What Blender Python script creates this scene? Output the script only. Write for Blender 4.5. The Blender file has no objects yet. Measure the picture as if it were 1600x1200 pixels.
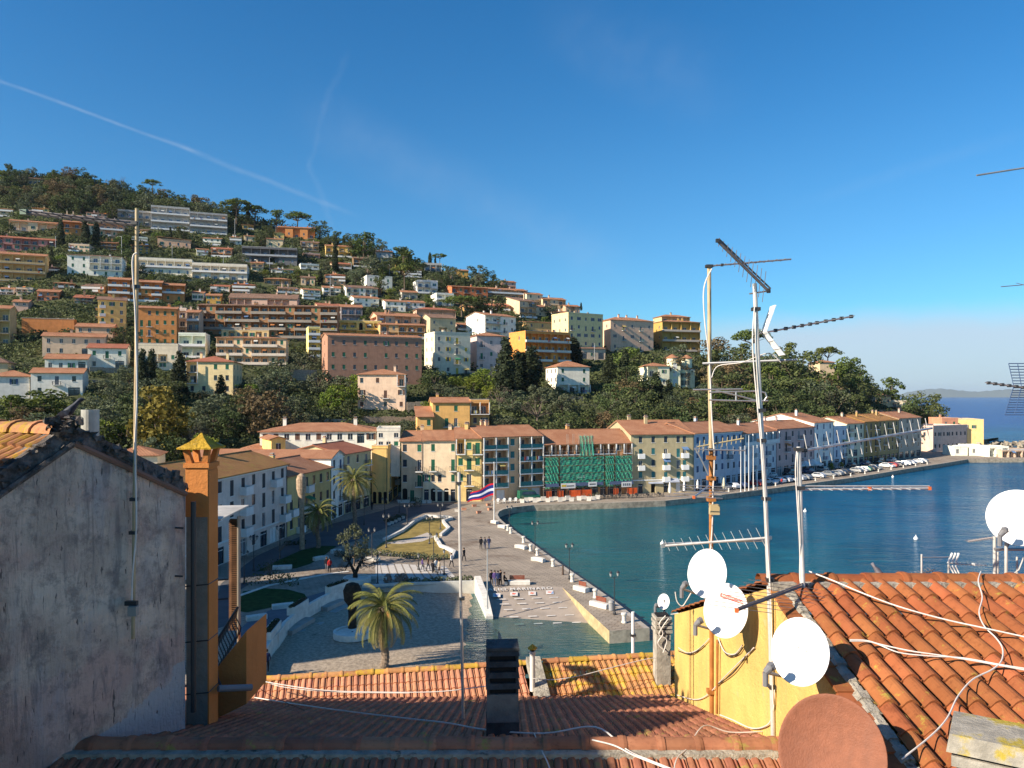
import bpy, math, random
import numpy as np
from mathutils import Vector, Matrix, Euler
R = math.radians
random.seed(7)
S = bpy.context.scene
COL = S.collection
F, HZ, CH = 1200.0, 619.0, 21.5          # focal length in px, horizon row, camera height
# ---------------------------------------------------------------- camera
cam = bpy.data.cameras.new('camera'); co = bpy.data.objects.new('camera', cam); COL.objects.link(co)
co.location = (0, 0, CH); co.rotation_euler = (R(90), 0, 0)
cam.sensor_fit = 'HORIZONTAL'; cam.sensor_width = 36; cam.lens = 27
cam.shift_y = (HZ - 600) / 1600
cam.clip_start = .1; cam.clip_end = 60000
S.camera = co
S.render.resolution_x = 1024; S.render.resolution_y = 768
# ---------------------------------------------------------------- light
SUN_EL = 29.0
sd = Vector((-.876 * math.cos(R(SUN_EL)), -.482 * math.cos(R(SUN_EL)), math.sin(R(SUN_EL))))
sun = bpy.data.lights.new('sun', 'SUN'); so = bpy.data.objects.new('sun', sun); COL.objects.link(so)
sun.energy = 5.0; sun.angle = R(.5); sun.color = (1, .87, .70)
so.rotation_euler = sd.to_track_quat('Z', 'Y').to_euler()
S.view_settings.view_transform = 'Standard'; S.view_settings.look = 'None'
S.view_settings.exposure = 0.93; S.view_settings.gamma = 1
W = bpy.data.worlds.new('World'); S.world = W; W.use_nodes = True
nt = W.node_tree; nt.nodes.clear()
def N(nt, t, **k):
    n = nt.nodes.new(t)
    for a, v in k.items():
        if a.startswith('i_'):
            key = a[2:]; key = int(key) if key.isdigit() else key.replace('_', ' ')
            n.inputs[key].default_value = v
        else: setattr(n, a, v)
    return n
def LK(nt, a, b): nt.links.new(a, b)
def MATH(nt, op, a, b=None, c=None, clamp=False):
    n = nt.nodes.new('ShaderNodeMath'); n.operation = op; n.use_clamp = clamp
    for i, v in enumerate((a, b, c)):
        if v is None: continue
        if isinstance(v, (int, float)): n.inputs[i].default_value = v
        else: nt.links.new(v, n.inputs[i])
    return n.outputs[0]
def SMOOTH(nt, v, a, b, inv=False):
    n = nt.nodes.new('ShaderNodeMapRange'); n.interpolation_type = 'SMOOTHSTEP'
    nt.links.new(v, n.inputs[0]); n.inputs[1].default_value = a; n.inputs[2].default_value = b
    n.inputs[3].default_value = 1 if inv else 0; n.inputs[4].default_value = 0 if inv else 1
    return n.outputs[0]
def MIX(nt, f, a, b, mode='MIX'):
    n = nt.nodes.new('ShaderNodeMix'); n.data_type = 'RGBA'; n.blend_type = mode
    for i, v in ((0, f), (6, a), (7, b)):
        if isinstance(v, (int, float)): n.inputs[i].default_value = v
        elif isinstance(v, tuple): n.inputs[i].default_value = (*v[:3], 1)
        else: nt.links.new(v, n.inputs[i])
    return n.outputs[2]
def pdir(px, py):
    return Vector(((px - 800) / F, 1, (HZ - py) / F)).normalized()
sky = N(nt, 'ShaderNodeTexSky', sky_type='NISHITA', sun_disc=False)
sky.sun_elevation = R(SUN_EL); sky.sun_rotation = math.atan2(-.876, -.482) % (2 * math.pi)
sky.altitude = 0; sky.air_density = 1.0; sky.dust_density = .35; sky.ozone_density = 2.2
tc = N(nt, 'ShaderNodeTexCoord')
hs = N(nt, 'ShaderNodeHueSaturation', i_Saturation=1.38, i_Value=1.0); LK(nt, sky.outputs[0], hs.inputs['Color'])
dirv = tc.outputs['Generated']
sep = N(nt, 'ShaderNodeSeparateXYZ'); LK(nt, dirv, sep.inputs[0])
low = SMOOTH(nt, sep.outputs[2], 0, .3, True)
skyc = MIX(nt, 1.0, hs.outputs[0], MIX(nt, low, (.95, 1.22, 1.30), (.46, .95, 1.25)), 'MULTIPLY')
noi = N(nt, 'ShaderNodeTexNoise', i_Scale=7.0, i_Detail=6.0, i_Roughness=.6); LK(nt, dirv, noi.inputs['Vector'])
noi2 = N(nt, 'ShaderNodeTexNoise', i_Scale=40.0, i_Detail=4.0); LK(nt, dirv, noi2.inputs['Vector'])
nz = MATH(nt, 'SUBTRACT', noi.outputs[0], .5)
nz2 = MATH(nt, 'SUBTRACT', noi2.outputs[0], .5)
CLOUDC = (5.6, 6.4, 7.4)
def streak(p1, p2, w, st, wob=.01, fade=.06):
    d1, d2 = pdir(*p1), pdir(*p2)
    n = d1.cross(d2).normalized(); m = (d1 + d2).normalized(); t = n.cross(m).normalized()
    half = d1.angle(d2) / 2
    dn = N(nt, 'ShaderNodeVectorMath', operation='DOT_PRODUCT'); LK(nt, dirv, dn.inputs[0]); dn.inputs[1].default_value = n
    dt = N(nt, 'ShaderNodeVectorMath', operation='DOT_PRODUCT'); LK(nt, dirv, dt.inputs[0]); dt.inputs[1].default_value = t
    a = MATH(nt, 'ABSOLUTE', MATH(nt, 'ADD', dn.outputs[1], MATH(nt, 'MULTIPLY', nz, wob)))
    a = SMOOTH(nt, a, 0, w, True)
    b = SMOOTH(nt, MATH(nt, 'ABSOLUTE', dt.outputs[1]), half - .001, half + fade, True)
    front = SMOOTH(nt, sep.outputs[1], .1, .3)
    v = MATH(nt, 'MULTIPLY', MATH(nt, 'MULTIPLY', a, b), front)
    v = MATH(nt, 'MULTIPLY', v, MATH(nt, 'ADD', .8, MATH(nt, 'MULTIPLY', nz2, 1.6)))
    return MATH(nt, 'MULTIPLY', v, st, clamp=True)
masks = [streak((-200, 55), (290, 232), .003, .17, .006, .02), streak((290, 232), (520, 322), .005, .1, .012, .04),
         streak((540, 110), (492, 250), .006, .035, .07, .03), streak((490, 262), (518, 345), .006, .05, .05, .02),
         streak((560, 215), (900, 385), .05, .06, .05, .1), streak((930, 60), (1060, 120), .07, .04, .1, .1),
         streak((1340, 290), (1520, 235), .012, .03, .02, .1)]
# low cloud bank over the sea on the right
el = MATH(nt, 'ADD', sep.outputs[2], MATH(nt, 'MULTIPLY', nz, .03))
bank = SMOOTH(nt, el, .07, .112, True)
xr = MATH(nt, 'ADD', sep.outputs[0], MATH(nt, 'MULTIPLY', nz, .12))
bank = MATH(nt, 'MULTIPLY', bank, SMOOTH(nt, xr, .1, .36))
bank = MATH(nt, 'MULTIPLY', bank, .8)
for m in masks: skyc = MIX(nt, m, skyc, CLOUDC)
skyc = MIX(nt, bank, skyc, (5.1, 5.9, 7.1))
bg = N(nt, 'ShaderNodeBackground'); LK(nt, skyc, bg.inputs[0]); bg.inputs[1].default_value = .062
wo = N(nt, 'ShaderNodeOutputWorld'); LK(nt, bg.outputs[0], wo.inputs[0])
# ---------------------------------------------------------------- projection helpers
def P(px, py, D): return Vector(((px - 800) / F * D, D, CH + (HZ - py) / F * D))
def G(px, py, z=0.0): return P(px, py, (CH - z) * F / (py - HZ))
def tag(o, label=None, cat=None, group=None, kind=None):
    if label: o['label'] = label
    if cat: o['category'] = cat
    if group: o['group'] = group
    if kind: o['kind'] = kind
    return o
def empty(name, loc=(0, 0, 0), rz=0, label=None, cat=None, group=None):
    o = bpy.data.objects.new(name, None); COL.objects.link(o); o.empty_display_size = .3
    o.location = loc; o.rotation_euler = (0, 0, rz)
    return tag(o, label, cat, group)
def link(name, me, parent=None, loc=None, rot=None, scale=None):
    o = bpy.data.objects.new(name, me); COL.objects.link(o)
    if parent: o.parent = parent
    if loc is not None: o.location = loc
    if rot is not None: o.rotation_euler = rot
    if scale is not None: o.scale = scale
    return o
class MB:
    def __init__(s): s.v = []; s.f = []; s.m = []; s.r = []; s.mats = []
    def mi(s, mat):
        if mat not in s.mats: s.mats.append(mat)
        return s.mats.index(mat)
    def face(s, pts, mat, r=0.0):
        b = len(s.v); s.v += [tuple(p) for p in pts]; s.f.append(tuple(range(b, b + len(pts)))); s.m.append(s.mi(mat)); s.r.append(r)
    def raw(s, vs, fs, mat, r=0.0):
        b = len(s.v); s.v += [tuple(p) for p in vs]; i = s.mi(mat)
        for f in fs: s.f.append(tuple(b + k for k in f)); s.m.append(i); s.r.append(r)
    def box(s, x0, x1, y0, y1, z0, z1, mat, T=None, r=0.0):
        vs = [(x, y, z) for z in (z0, z1) for y in (y0, y1) for x in (x0, x1)]
        if T is not None: vs = [T @ Vector(v) for v in vs]
        s.raw(vs, [(0, 2, 3, 1), (4, 5, 7, 6), (0, 1, 5, 4), (2, 6, 7, 3), (0, 4, 6, 2), (1, 3, 7, 5)], mat, r)
    def tube(s, pts, rad, mat, n=8, cap=True, r=0.0):
        pts = [Vector(p) for p in pts]; m = len(pts)
        rads = rad if isinstance(rad, (list, tuple)) else [rad] * m
        vs = []; prev = None
        for i, p in enumerate(pts):
            d = (pts[min(i + 1, m - 1)] - pts[max(i - 1, 0)]).normalized()
            if prev is None:
                a = Vector((0, 0, 1)) if abs(d.z) < .9 else Vector((1, 0, 0))
                u = d.cross(a).normalized()
            else: u = (prev - d * prev.dot(d)).normalized()
            prev = u; w = d.cross(u)
            for k in range(n):
                t = 2 * math.pi * k / n
                vs.append(p + (u * math.cos(t) + w * math.sin(t)) * rads[i])
        fs = [(i * n + k, i * n + (k + 1) % n, (i + 1) * n + (k + 1) % n, (i + 1) * n + k) for i in range(m - 1) for k in range(n)]
        if cap: fs += [tuple(range(n))[::-1], tuple((m - 1) * n + k for k in range(n))]
        s.raw(vs, fs, mat, r)
    def lathe(s, prof, mat, n=16, T=None, r=0.0, capt=True):
        vs = []
        for (q, z) in prof:
            for k in range(n):
                t = 2 * math.pi * k / n; vs.append(Vector((q * math.cos(t), q * math.sin(t), z)))
        if T is not None: vs = [T @ v for v in vs]
        m = len(prof)
        fs = [(i * n + k, i * n + (k + 1) % n, (i + 1) * n + (k + 1) % n, (i + 1) * n + k) for i in range(m - 1) for k in range(n)]
        if capt: fs += [tuple(range(n))[::-1], tuple((m - 1) * n + k for k in range(n))]
        s.raw(vs, fs, mat, r)
    def prism(s, poly, z0, z1, mat, top=None, r=0.0):
        n = len(poly)
        def zz(z, i): return z[i] if isinstance(z, (list, tuple)) else z
        vs = [(p[0], p[1], zz(z0, i)) for i, p in enumerate(poly)] + [(p[0], p[1], zz(z1, i)) for i, p in enumerate(poly)]
        s.raw(vs, [(i, (i + 1) % n, n + (i + 1) % n, n + i) for i in range(n)] + [tuple(range(n))[::-1]], mat, r)
        s.raw(vs[n:], [tuple(range(n))], top or mat, r)
    def mesh(s, name, smooth=False):
        me = bpy.data.meshes.new(name); me.from_pydata(s.v, [], s.f)
        for m in s.mats: me.materials.append(m)
        me.polygons.foreach_set('material_index', s.m)
        if any(s.r):
            a = me.attributes.new('rnd', 'FLOAT', 'FACE'); a.data.foreach_set('value', s.r)
        if smooth: me.polygons.foreach_set('use_smooth', [True] * len(s.f))
        me.update(); return me
    def obj(s, name, parent=None, smooth=False, **k): return link(name, s.mesh(name, smooth), parent, **k)
# ---------------------------------------------------------------- materials
MATS = {}
def mat(name, col, rough=.8, spec=.3, metal=0, var=.12, scale=1.2, bump=0, bscale=8, dirt=0, objrand=0, rnd=0, stripe=None, emit=None, coords='Object', stain=None, huevar=0, alt=None, altf=.5, alts=1.0, weather=0):
    if name in MATS: return MATS[name]
    m = bpy.data.materials.new(name); m.use_nodes = True; t = m.node_tree; b = t.nodes['Principled BSDF']
    b.inputs['Roughness'].default_value = rough; b.inputs['Metallic'].default_value = metal
    b.inputs['Specular IOR Level'].default_value = spec
    tcn = N(t, 'ShaderNodeTexCoord'); vec = tcn.outputs[coords]
    no = N(t, 'ShaderNodeTexNoise', i_Scale=scale, i_Detail=5.0, i_Roughness=.6); LK(t, vec, no.inputs['Vector'])
    c = col[:3]
    f = SMOOTH(t, no.outputs[0], .3, .7)
    cc = MIX(t, f, tuple(x * (1 - var) for x in c), tuple(min(1, x * (1 + var)) for x in c))
    if alt:
        na = N(t, 'ShaderNodeTexNoise', i_Scale=alts, i_Detail=6.0, i_Roughness=.65); LK(t, vec, na.inputs['Vector'])
        cc = MIX(t, SMOOTH(t, na.outputs[0], altf, altf + .12), cc, alt)
    if stain:
        st = N(t, 'ShaderNodeMapping'); LK(t, vec, st.inputs[0]); st.inputs['Scale'].default_value = (1.3, 1.3, .18)
        n3 = N(t, 'ShaderNodeTexNoise', i_Scale=stain[1], i_Detail=6.0, i_Roughness=.7); LK(t, st.outputs[0], n3.inputs['Vector'])
        cc = MIX(t, MATH(t, 'MULTIPLY', SMOOTH(t, n3.outputs[0], .48, .72), stain[0]), cc, stain[2])
    if objrand or rnd:
        if objrand: oi = N(t, 'ShaderNodeObjectInfo'); rv = oi.outputs['Random']; amt = objrand
        else: at = N(t, 'ShaderNodeAttribute', attribute_name='rnd'); rv = at.outputs['Fac']; amt = rnd
        k = MATH(t, 'ADD', 1 - amt, MATH(t, 'MULTIPLY', rv, 2 * amt))
        hsn = N(t, 'ShaderNodeHueSaturation'); LK(t, cc, hsn.inputs['Color']); LK(t, k, hsn.inputs['Value'])
        if huevar:
            r2 = MATH(t, 'FRACT', MATH(t, 'MULTIPLY', rv, 17.3))
            LK(t, MATH(t, 'ADD', .5 - huevar, MATH(t, 'MULTIPLY', r2, 2 * huevar)), hsn.inputs['Hue'])
        cc = hsn.outputs[0]
    LK(t, cc, b.inputs['Base Color'])
    if bump:
        nb = N(t, 'ShaderNodeTexNoise', i_Scale=bscale, i_Detail=6.0, i_Roughness=.65); LK(t, vec, nb.inputs['Vector'])
        bn = N(t, 'ShaderNodeBump', i_Strength=bump, i_Distance=.05); LK(t, nb.outputs[0], bn.inputs['Height']); LK(t, bn.outputs[0], b.inputs['Normal'])
    MATS[name] = m; return m
def srgb(r, g, b):
    return tuple(((x / 255) / 12.92 if x / 255 <= .04045 else ((x / 255 + .055) / 1.055) ** 2.4) for x in (r, g, b))
def wallm(c):   # plaster wall of a colour given as reflectance
    c = (min(.82, c[0] * 1.2), min(.8, c[1] * 1.12), min(.76, c[2] * .97))
    return mat('plaster_%d_%d_%d' % tuple(int(x * 100) for x in c), c, .9, .15, var=.1, scale=.7, stain=(.4, 1.1, tuple(x * .55 for x in c)))
def tile_mat(name, c1, c2, lichen=None, lf=.6, ls=.8, stripes=True, pitch=4.2):
    if name in MATS: return MATS[name]
    m = bpy.data.materials.new(name); m.use_nodes = True; t = m.node_tree; b = t.nodes['Principled BSDF']
    b.inputs['Roughness'].default_value = .85; b.inputs['Specular IOR Level'].default_value = .2
    tcn = N(t, 'ShaderNodeTexCoord')
    v1 = N(t, 'ShaderNodeTexNoise', i_Scale=.35, i_Detail=4.0); LK(t, tcn.outputs['Object'], v1.inputs['Vector'])
    v2 = N(t, 'ShaderNodeTexNoise', i_Scale=3.0, i_Detail=3.0, i_Roughness=.7); LK(t, tcn.outputs['Object'], v2.inputs['Vector'])
    f = MATH(t, 'ADD', MATH(t, 'MULTIPLY', v1.outputs[0], .6), MATH(t, 'MULTIPLY', v2.outputs[0], .5))
    cc = MIX(t, SMOOTH(t, f, .35, .75), c1, c2)
    if lichen:
        v3 = N(t, 'ShaderNodeTexNoise', i_Scale=ls, i_Detail=7.0, i_Roughness=.75); LK(t, tcn.outputs['Object'], v3.inputs['Vector'])
        cc = MIX(t, SMOOTH(t, v3.outputs[0], lf, lf + .1), cc, lichen)
    at = N(t, 'ShaderNodeAttribute', attribute_name='rnd')
    hsn = N(t, 'ShaderNodeHueSaturation'); LK(t, cc, hsn.inputs['Color'])
    LK(t, MATH(t, 'ADD', .86, MATH(t, 'MULTIPLY', at.outputs['Fac'], .5)), hsn.inputs['Value']); LK(t, MATH(t, 'ADD', .496, MATH(t, 'MULTIPLY', MATH(t, 'FRACT', MATH(t, 'MULTIPLY', at.outputs['Fac'], 37.0)), .012)), hsn.inputs['Hue']); cc = hsn.outputs[0]
    if not stripes:
        v4 = N(t, 'ShaderNodeTexNoise', i_Scale=11.0, i_Detail=8.0, i_Roughness=.75); LK(t, tcn.outputs['Object'], v4.inputs['Vector'])
        cc = MIX(t, MATH(t, 'MULTIPLY', SMOOTH(t, v4.outputs[0], .5, .72), .6), cc, tuple(x * .35 for x in c1))
        bq = N(t, 'ShaderNodeBump', i_Strength=.5, i_Distance=.012); LK(t, v4.outputs[0], bq.inputs['Height']); LK(t, bq.outputs[0], b.inputs['Normal'])
    LK(t, cc, b.inputs['Base Color'])
    if stripes:
        sx = N(t, 'ShaderNodeSeparateXYZ'); LK(t, tcn.outputs['Object'], sx.inputs[0])
        w = MATH(t, 'ABSOLUTE', MATH(t, 'SINE', MATH(t, 'MULTIPLY', sx.outputs[0], math.pi * pitch)))
        w2 = MATH(t, 'FRACT', MATH(t, 'MULTIPLY', sx.outputs[1], 3.0))
        bn = N(t, 'ShaderNodeBump', i_Strength=.9, i_Distance=.08); LK(t, MATH(t, 'ADD', w, MATH(t, 'MULTIPLY', w2, .4)), bn.inputs['Height']); LK(t, bn.outputs[0], b.inputs['Normal'])
    MATS[name] = m; return m
TILE = tile_mat('roof_tile', (.36, .16, .08), (.5, .26, .14), (.30, .19, .10), .62)
TILEB = tile_mat('roof_tile_brown', (.21, .125, .085), (.30, .19, .13), (.2, .15, .11), .6)
TILEO = tile_mat('roof_tile_ochre', (.36, .17, .06), (.50, .27, .09), (.42, .27, .07), .52)
TILER = tile_mat('roof_tile_red', (.36, .13, .07), (.44, .18, .10), (.25, .12, .08), .6)
GLASS = mat('window_glass', (.035, .05, .07), .12, .6, var=.4, scale=.6)
GLASSB = mat('window_glass_blue', (.06, .12, .22), .1, .7, var=.5, scale=.5)
DARK = mat('dark_opening', (.02, .02, .022), .9, .1)
WHITE = mat('white_paint', (.72, .71, .68), .6, .3, var=.06)
CONC = mat('concrete', (.36, .34, .31), .9, .2, var=.2, scale=1.5, stain=(.4, 1.5, (.16, .15, .14)))
IRON = mat('dark_iron', (.03, .03, .032), .5, .5, var=.1)
SHUT = {'green': mat('shutter_green', (.025, .14, .075), .6, .3, var=.2, objrand=.2), 'brown': mat('shutter_brown', (.14, .075, .05), .6, .3, var=.2, objrand=.2),
        'teal': mat('shutter_teal', (.03, .16, .17), .6, .3, var=.2), 'grey': mat('shutter_grey', (.13, .15, .17), .6, .3, var=.2, objrand=.2),
        'blue': mat('shutter_blue', (.035, .075, .17), .6, .3, var=.2), 'dark': mat('shutter_dark', (.03, .04, .05), .6, .3, var=.2),
        'white': WHITE, 'yellow': mat('shutter_yellow', (.6, .42, .05), .6, .3)}
# ================================================================= terrain
KEYS = [  # px, D0 (hill foot), ridge py, ridge D
    (-420, 95, 262, 520), (0, 108, 274, 500), (110, 118, 278, 500), (200, 124, 300, 505), (300, 134, 322, 505), (400, 145, 345, 500), (520, 164, 378, 485),
    (620, 172, 402, 470), (700, 178, 425, 455), (800, 183, 455, 442), (880, 187, 486, 435), (960, 192, 508, 425), (1040, 196, 532, 400), (1100, 200, 560, 380), (1180, 215, 572, 370),
    (1300, 252, 578, 375), (1350, 275, 600, 385), (1400, 298, 622, 395), (1450, 322, 645, 400), (1490, 345, 679, 385), (1530, 372, 688, 395), (1560, 400, 690, 412)]
GAM = 1.55
def keyat(px):
    k = KEYS
    if px <= k[0][0]: return k[0][1:]
    for a, b in zip(k, k[1:]):
        if px <= b[0]:
            t = (px - a[0]) / (b[0] - a[0]); return tuple(a[i] * (1 - t) + b[i] * t for i in (1, 2, 3))
    return k[-1][1:]
def hill_D(px, py):
    d0, p1, d1 = keyat(px); p0 = HZ + CH * F / d0
    t = max(0, min(1.0, (p0 - py) / (p0 - p1)))
    return d0 + (d1 - d0) * t ** GAM
def Hpt(px, py): return P(px, py, hill_D(px, py))
def hill_z(x, y):      # terrain height under a world point
    px = 800 + x / y * F; d0, p1, d1 = keyat(px); p0 = HZ + CH * F / d0
    if y <= d0: return 0.0
    t = min(1, ((y - d0) / (d1 - d0))) ** (1 / GAM)
    return CH + (HZ - (p0 - t * (p0 - p1))) / F * y
def build_hill():
    cols = list(range(-420, 1561, 9)); vs = []; rows = 70
    for px in cols:
        d0, p1, d1 = keyat(px); p0 = HZ + CH * F / d0
        for j in range(rows + 1):
            t = j / rows; py = p0 + (p1 - p0) * t
            n = math.sin(px * .045 + j * .5) * .5 + math.sin(px * .11 - j * .9) * .35
            D = d0 + (d1 - d0) * t ** GAM; v = P(px, py, D); v.z += n * .5 * min(1, j / 8); vs.append(v)
        for e, (dd, dz) in enumerate(((40, -2), (120, -30), (260, -90), (420, -220))):
            q = P(px, p1, d1 + dd); v = vs[-1 - e].copy() if False else q; v.z = max(-8, vs[len(vs) - 1 - e].z + dz); vs.append(v)
    R_ = rows + 5
    fs = [(i * R_ + j, (i + 1) * R_ + j, (i + 1) * R_ + j + 1, i * R_ + j + 1) for i in range(len(cols) - 1) for j in range(R_ - 1)]
    m = mat('hill_ground', (.06, .066, .03), .95, .1, var=.45, scale=.06, alt=(.13, .11, .065), altf=.6, alts=.05, bump=.6, bscale=.8)
    b = MB(); b.raw(vs, fs, m); tag(b.obj('hills', smooth=True), kind='structure')
build_hill()
# ---- quay outline (image points on the pavement level)
EDGE_PX = [(952, 985.5), (1015, 981), (957, 936), (916, 908), (875, 880), (820, 840), (792, 820), (781, 810), (777.5, 804), (780, 799), (787, 795.5), (800, 792.5), (834, 789), (902, 787), (970, 785), (1040, 782), (1100, 776), (1180, 766.5), (1251, 757), (1341, 745), (1420, 732), (1470, 724.5), (1512, 717.5), (1600, 717), (1700, 717), (1700, 704), (1600, 701), (1565, 697), (1545, 692), (1530, 688)]
QE = [G(*p) for p in EDGE_PX]
PAVE = mat('quay_paving', (.33, .275, .215), .85, .25, var=.16, scale=.25, alt=(.20, .15, .11), altf=.54, alts=.12, bump=.25, bscale=3)
t = PAVE.node_tree; bs = t.nodes['Principled BSDF']; src = bs.inputs['Base Color'].links[0].from_socket
tcp = N(t, 'ShaderNodeTexCoord'); br = N(t, 'ShaderNodeTexBrick', i_Scale=.55); br.inputs['Color1'].default_value = (1, 1, 1, 1); br.inputs['Color2'].default_value = (.86, .86, .88, 1); br.inputs['Mortar'].default_value = (.55, .53, .5, 1); br.inputs['Mortar Size'].default_value = .025
mpp = N(t, 'ShaderNodeMapping'); mpp.inputs['Rotation'].default_value = (0, 0, R(25)); LK(t, tcp.outputs['Object'], mpp.inputs[0]); LK(t, mpp.outputs[0], br.inputs['Vector'])
nq = N(t, 'ShaderNodeTexNoise', i_Scale=.9, i_Detail=8.0, i_Roughness=.75); LK(t, tcp.outputs['Object'], nq.inputs['Vector'])
LK(t, MIX(t, MATH(t, 'MULTIPLY', SMOOTH(t, nq.outputs[0], .52, .66), .5), MIX(t, 1.0, src, br.outputs[0], 'MULTIPLY'), (.13, .11, .09)), bs.inputs['Base Color'])
ASPH = mat('asphalt', (.085, .088, .095), .9, .2, var=.15, scale=.4)
STONE = mat('quay_stone', (.30, .26, .20), .85, .2, var=.3, scale=1.2, alt=(.12, .10, .07), altf=.58, alts=.8, bump=.5, bscale=4)
b = MB()
ramp_tl, ramp_tr = G(746, 911), G(878, 917)
beach_tl = G(560, 905)
# pavement sheet: everything landward of quay edge and beach edge
sheet = [QE[0], *QE[1:]]
far = [G(1500, 684), Vector((160, 460, 0)), Vector((-700, 700, 0)), Vector((-700, -60, 0)), Vector((-34, -60, 0)), Vector((-34, 30, 0)), Vector((-25, 50, 0))]
BE = [G(398, 1052), G(428, 1000), G(455, 974), G(500, 945), G(548, 925), G(640, 915), G(742, 910)]   # landward edge of the beach basin
poly = sheet + far + BE + [ramp_tl, ramp_tr]
b.face([Vector((p.x, p.y, -.02)) for p in poly], PAVE)
tag(b.obj('quay_pavement'), kind='structure')
# vertical quay face
b = MB()
for a, c in zip(QE, QE[1:]):
    b.face([(a.x, a.y, -.02), (c.x, c.y, -.02), (c.x, c.y, -3), (a.x, a.y, -3)], STONE)
b.face([(ramp_tr.x, ramp_tr.y, -.02), (QE[0].x, QE[0].y, -.02), (QE[0].x, QE[0].y, -3.5), (ramp_tr.x, ramp_tr.y, -3.5)], mat('pier_side_stone', (.42, .33, .18), .85, .2, var=.2, scale=1))
tag(b.obj('quay_wall'), kind='structure')
# kerb coping along the water
b = MB()
COP = mat('coping_stone', (.36, .32, .27), .85, .2, var=.15, scale=.8)
for i in range(1, len(QE) - 3):
    a, c = QE[i], QE[i + 1]; d = (c - a).normalized(); n = Vector((-d.y, d.x, 0)) * .55
    if i == 1: n = n
    b.face([(a.x, a.y, -.014), (c.x, c.y, -.014), (c.x + n.x, c.y + n.y, -.014), (a.x + n.x, a.y + n.y, -.014)], COP)
tag(b.obj('quay_kerb'), kind='structure')
# beach and slipway: height falls from the walls to below water
BEACHM = mat('beach_pebbles', (.34, .275, .205), .9, .2, var=.3, scale=3.5, alt=(.15, .115, .08), altf=.6, alts=.5, bump=.8, bscale=9)
RAMPM = mat('slipway_concrete', (.31, .26, .215), .85, .25, var=.14, scale=.6, alt=(.2, .16, .1), altf=.62, alts=.3)
RT = [ramp_tl, ramp_tr]
def ramp_z(y): return -.02 - (86.5 - y) * .122
rb = MB()
rb.face([(ramp_tl.x, ramp_tl.y, -.02), (ramp_tr.x, ramp_tr.y, -.02), (QE[0].x + .3, QE[0].y - 1, ramp_z(QE[0].y - 1)), (QE[0].x + 3, 58, -4), (-4.2, 58, -3.9), (G(765, 969, -1.3).x, G(765, 969, -1.3).y, -1.32)], RAMPM)
ro = tag(rb.obj('slipway'), kind='structure')
def beach_z(x, y):
    wx = x + 2.6; s = (wx + 24) / 24.0       # 0 at the left, 1 at the slipway wall
    sh = max(0, min(1, (x + 20) / 20)); return -.55 - 1.0 * sh ** 1.6 - max(0, (66 - y)) * .045 * sh - max(0, x + 4) * .05
bm = MB(); nx, ny = 60, 50; vs = []
for j in range(ny + 1):
    for i in range(nx + 1):
        x = -36 + i * (40 / nx); y = 40 + j * (54 / ny); vs.append((x, y, beach_z(x, y) + .05 * math.sin(x * 1.3 + y) * math.cos(y * .9)))
# clip to the basin
def inside(x, y, pl):
    c = False; n = len(pl)
    for i in range(n):
        a, d = pl[i], pl[(i + 1) % n]
        if (a.y > y) != (d.y > y) and x < (d.x - a.x) * (y - a.y) / (d.y - a.y) + a.x: c = not c
    return c
wallfoot = G(765, 969, -1.3)
basin = [Vector((-25, 50, 0))] + BE + [Vector((wallfoot.x, wallfoot.y, 0)), Vector((-2.5, 60, 0)), Vector((6, 40, 0)), Vector((-30, 40, 0))]
fs = []
for j in range(ny):
    for i in range(nx):
        a = j * (nx + 1) + i; cx = (vs[a][0] + vs[a + 1][0]) / 2; cy = (vs[a][1] + vs[a + nx + 1][1]) / 2
        if inside(cx, cy, basin) or inside(cx + .8, cy - .8, basin) or inside(cx - .8, cy - 1.2, basin): fs.append((a, a + 1, a + nx + 2, a + nx + 1))
bm.raw(vs, fs, BEACHM); tag(bm.obj('beach', smooth=True), kind='structure')
# seabed
b = MB(); b.face([(-60, -60, -6), (3000, -60, -6), (3000, 3000, -6), (-60, 3000, -6)], mat('seabed_sand', (.05, .09, .08), .9, .1)); tag(b.obj('seabed'), kind='structure')
# water
wm = bpy.data.materials.new('water'); wm.use_nodes = True; t = wm.node_tree; t.nodes.clear()
tcn = N(t, 'ShaderNodeTexCoord'); sp = N(t, 'ShaderNodeSeparateXYZ'); LK(t, tcn.outputs['Object'], sp.inputs[0])
mp = N(t, 'ShaderNodeMapping'); LK(t, tcn.outputs['Object'], mp.inputs[0]); mp.inputs['Rotation'].default_value = (0, 0, R(-18)); mp.inputs['Scale'].default_value = (.16, .5, 1)
n1 = N(t, 'ShaderNodeTexNoise', i_Scale=1.0, i_Detail=5.0, i_Roughness=.6, i_Distortion=.6); LK(t, mp.outputs[0], n1.inputs['Vector'])
mp2 = N(t, 'ShaderNodeMapping'); LK(t, tcn.outputs['Object'], mp2.inputs[0]); mp2.inputs['Scale'].default_value = (.9, 2.6, 1); mp2.inputs['Rotation'].default_value = (0, 0, R(-12))
n2 = N(t, 'ShaderNodeTexNoise', i_Scale=1.0, i_Detail=3.0, i_Roughness=.6); LK(t, mp2.outputs[0], n2.inputs['Vector'])
# calm in the corner of the harbour, rougher towards the open water
rough = SMOOTH(t, sp.outputs[0], 0, 70)
h = MATH(t, 'ADD', MATH(t, 'MULTIPLY', n1.outputs[0], MATH(t, 'ADD', .25, MATH(t, 'MULTIPLY', rough, 1.0))), MATH(t, 'MULTIPLY', n2.outputs[0], .26))
bu = N(t, 'ShaderNodeBump', i_Strength=1.0, i_Distance=.55); LK(t, h, bu.inputs['Height'])
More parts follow.
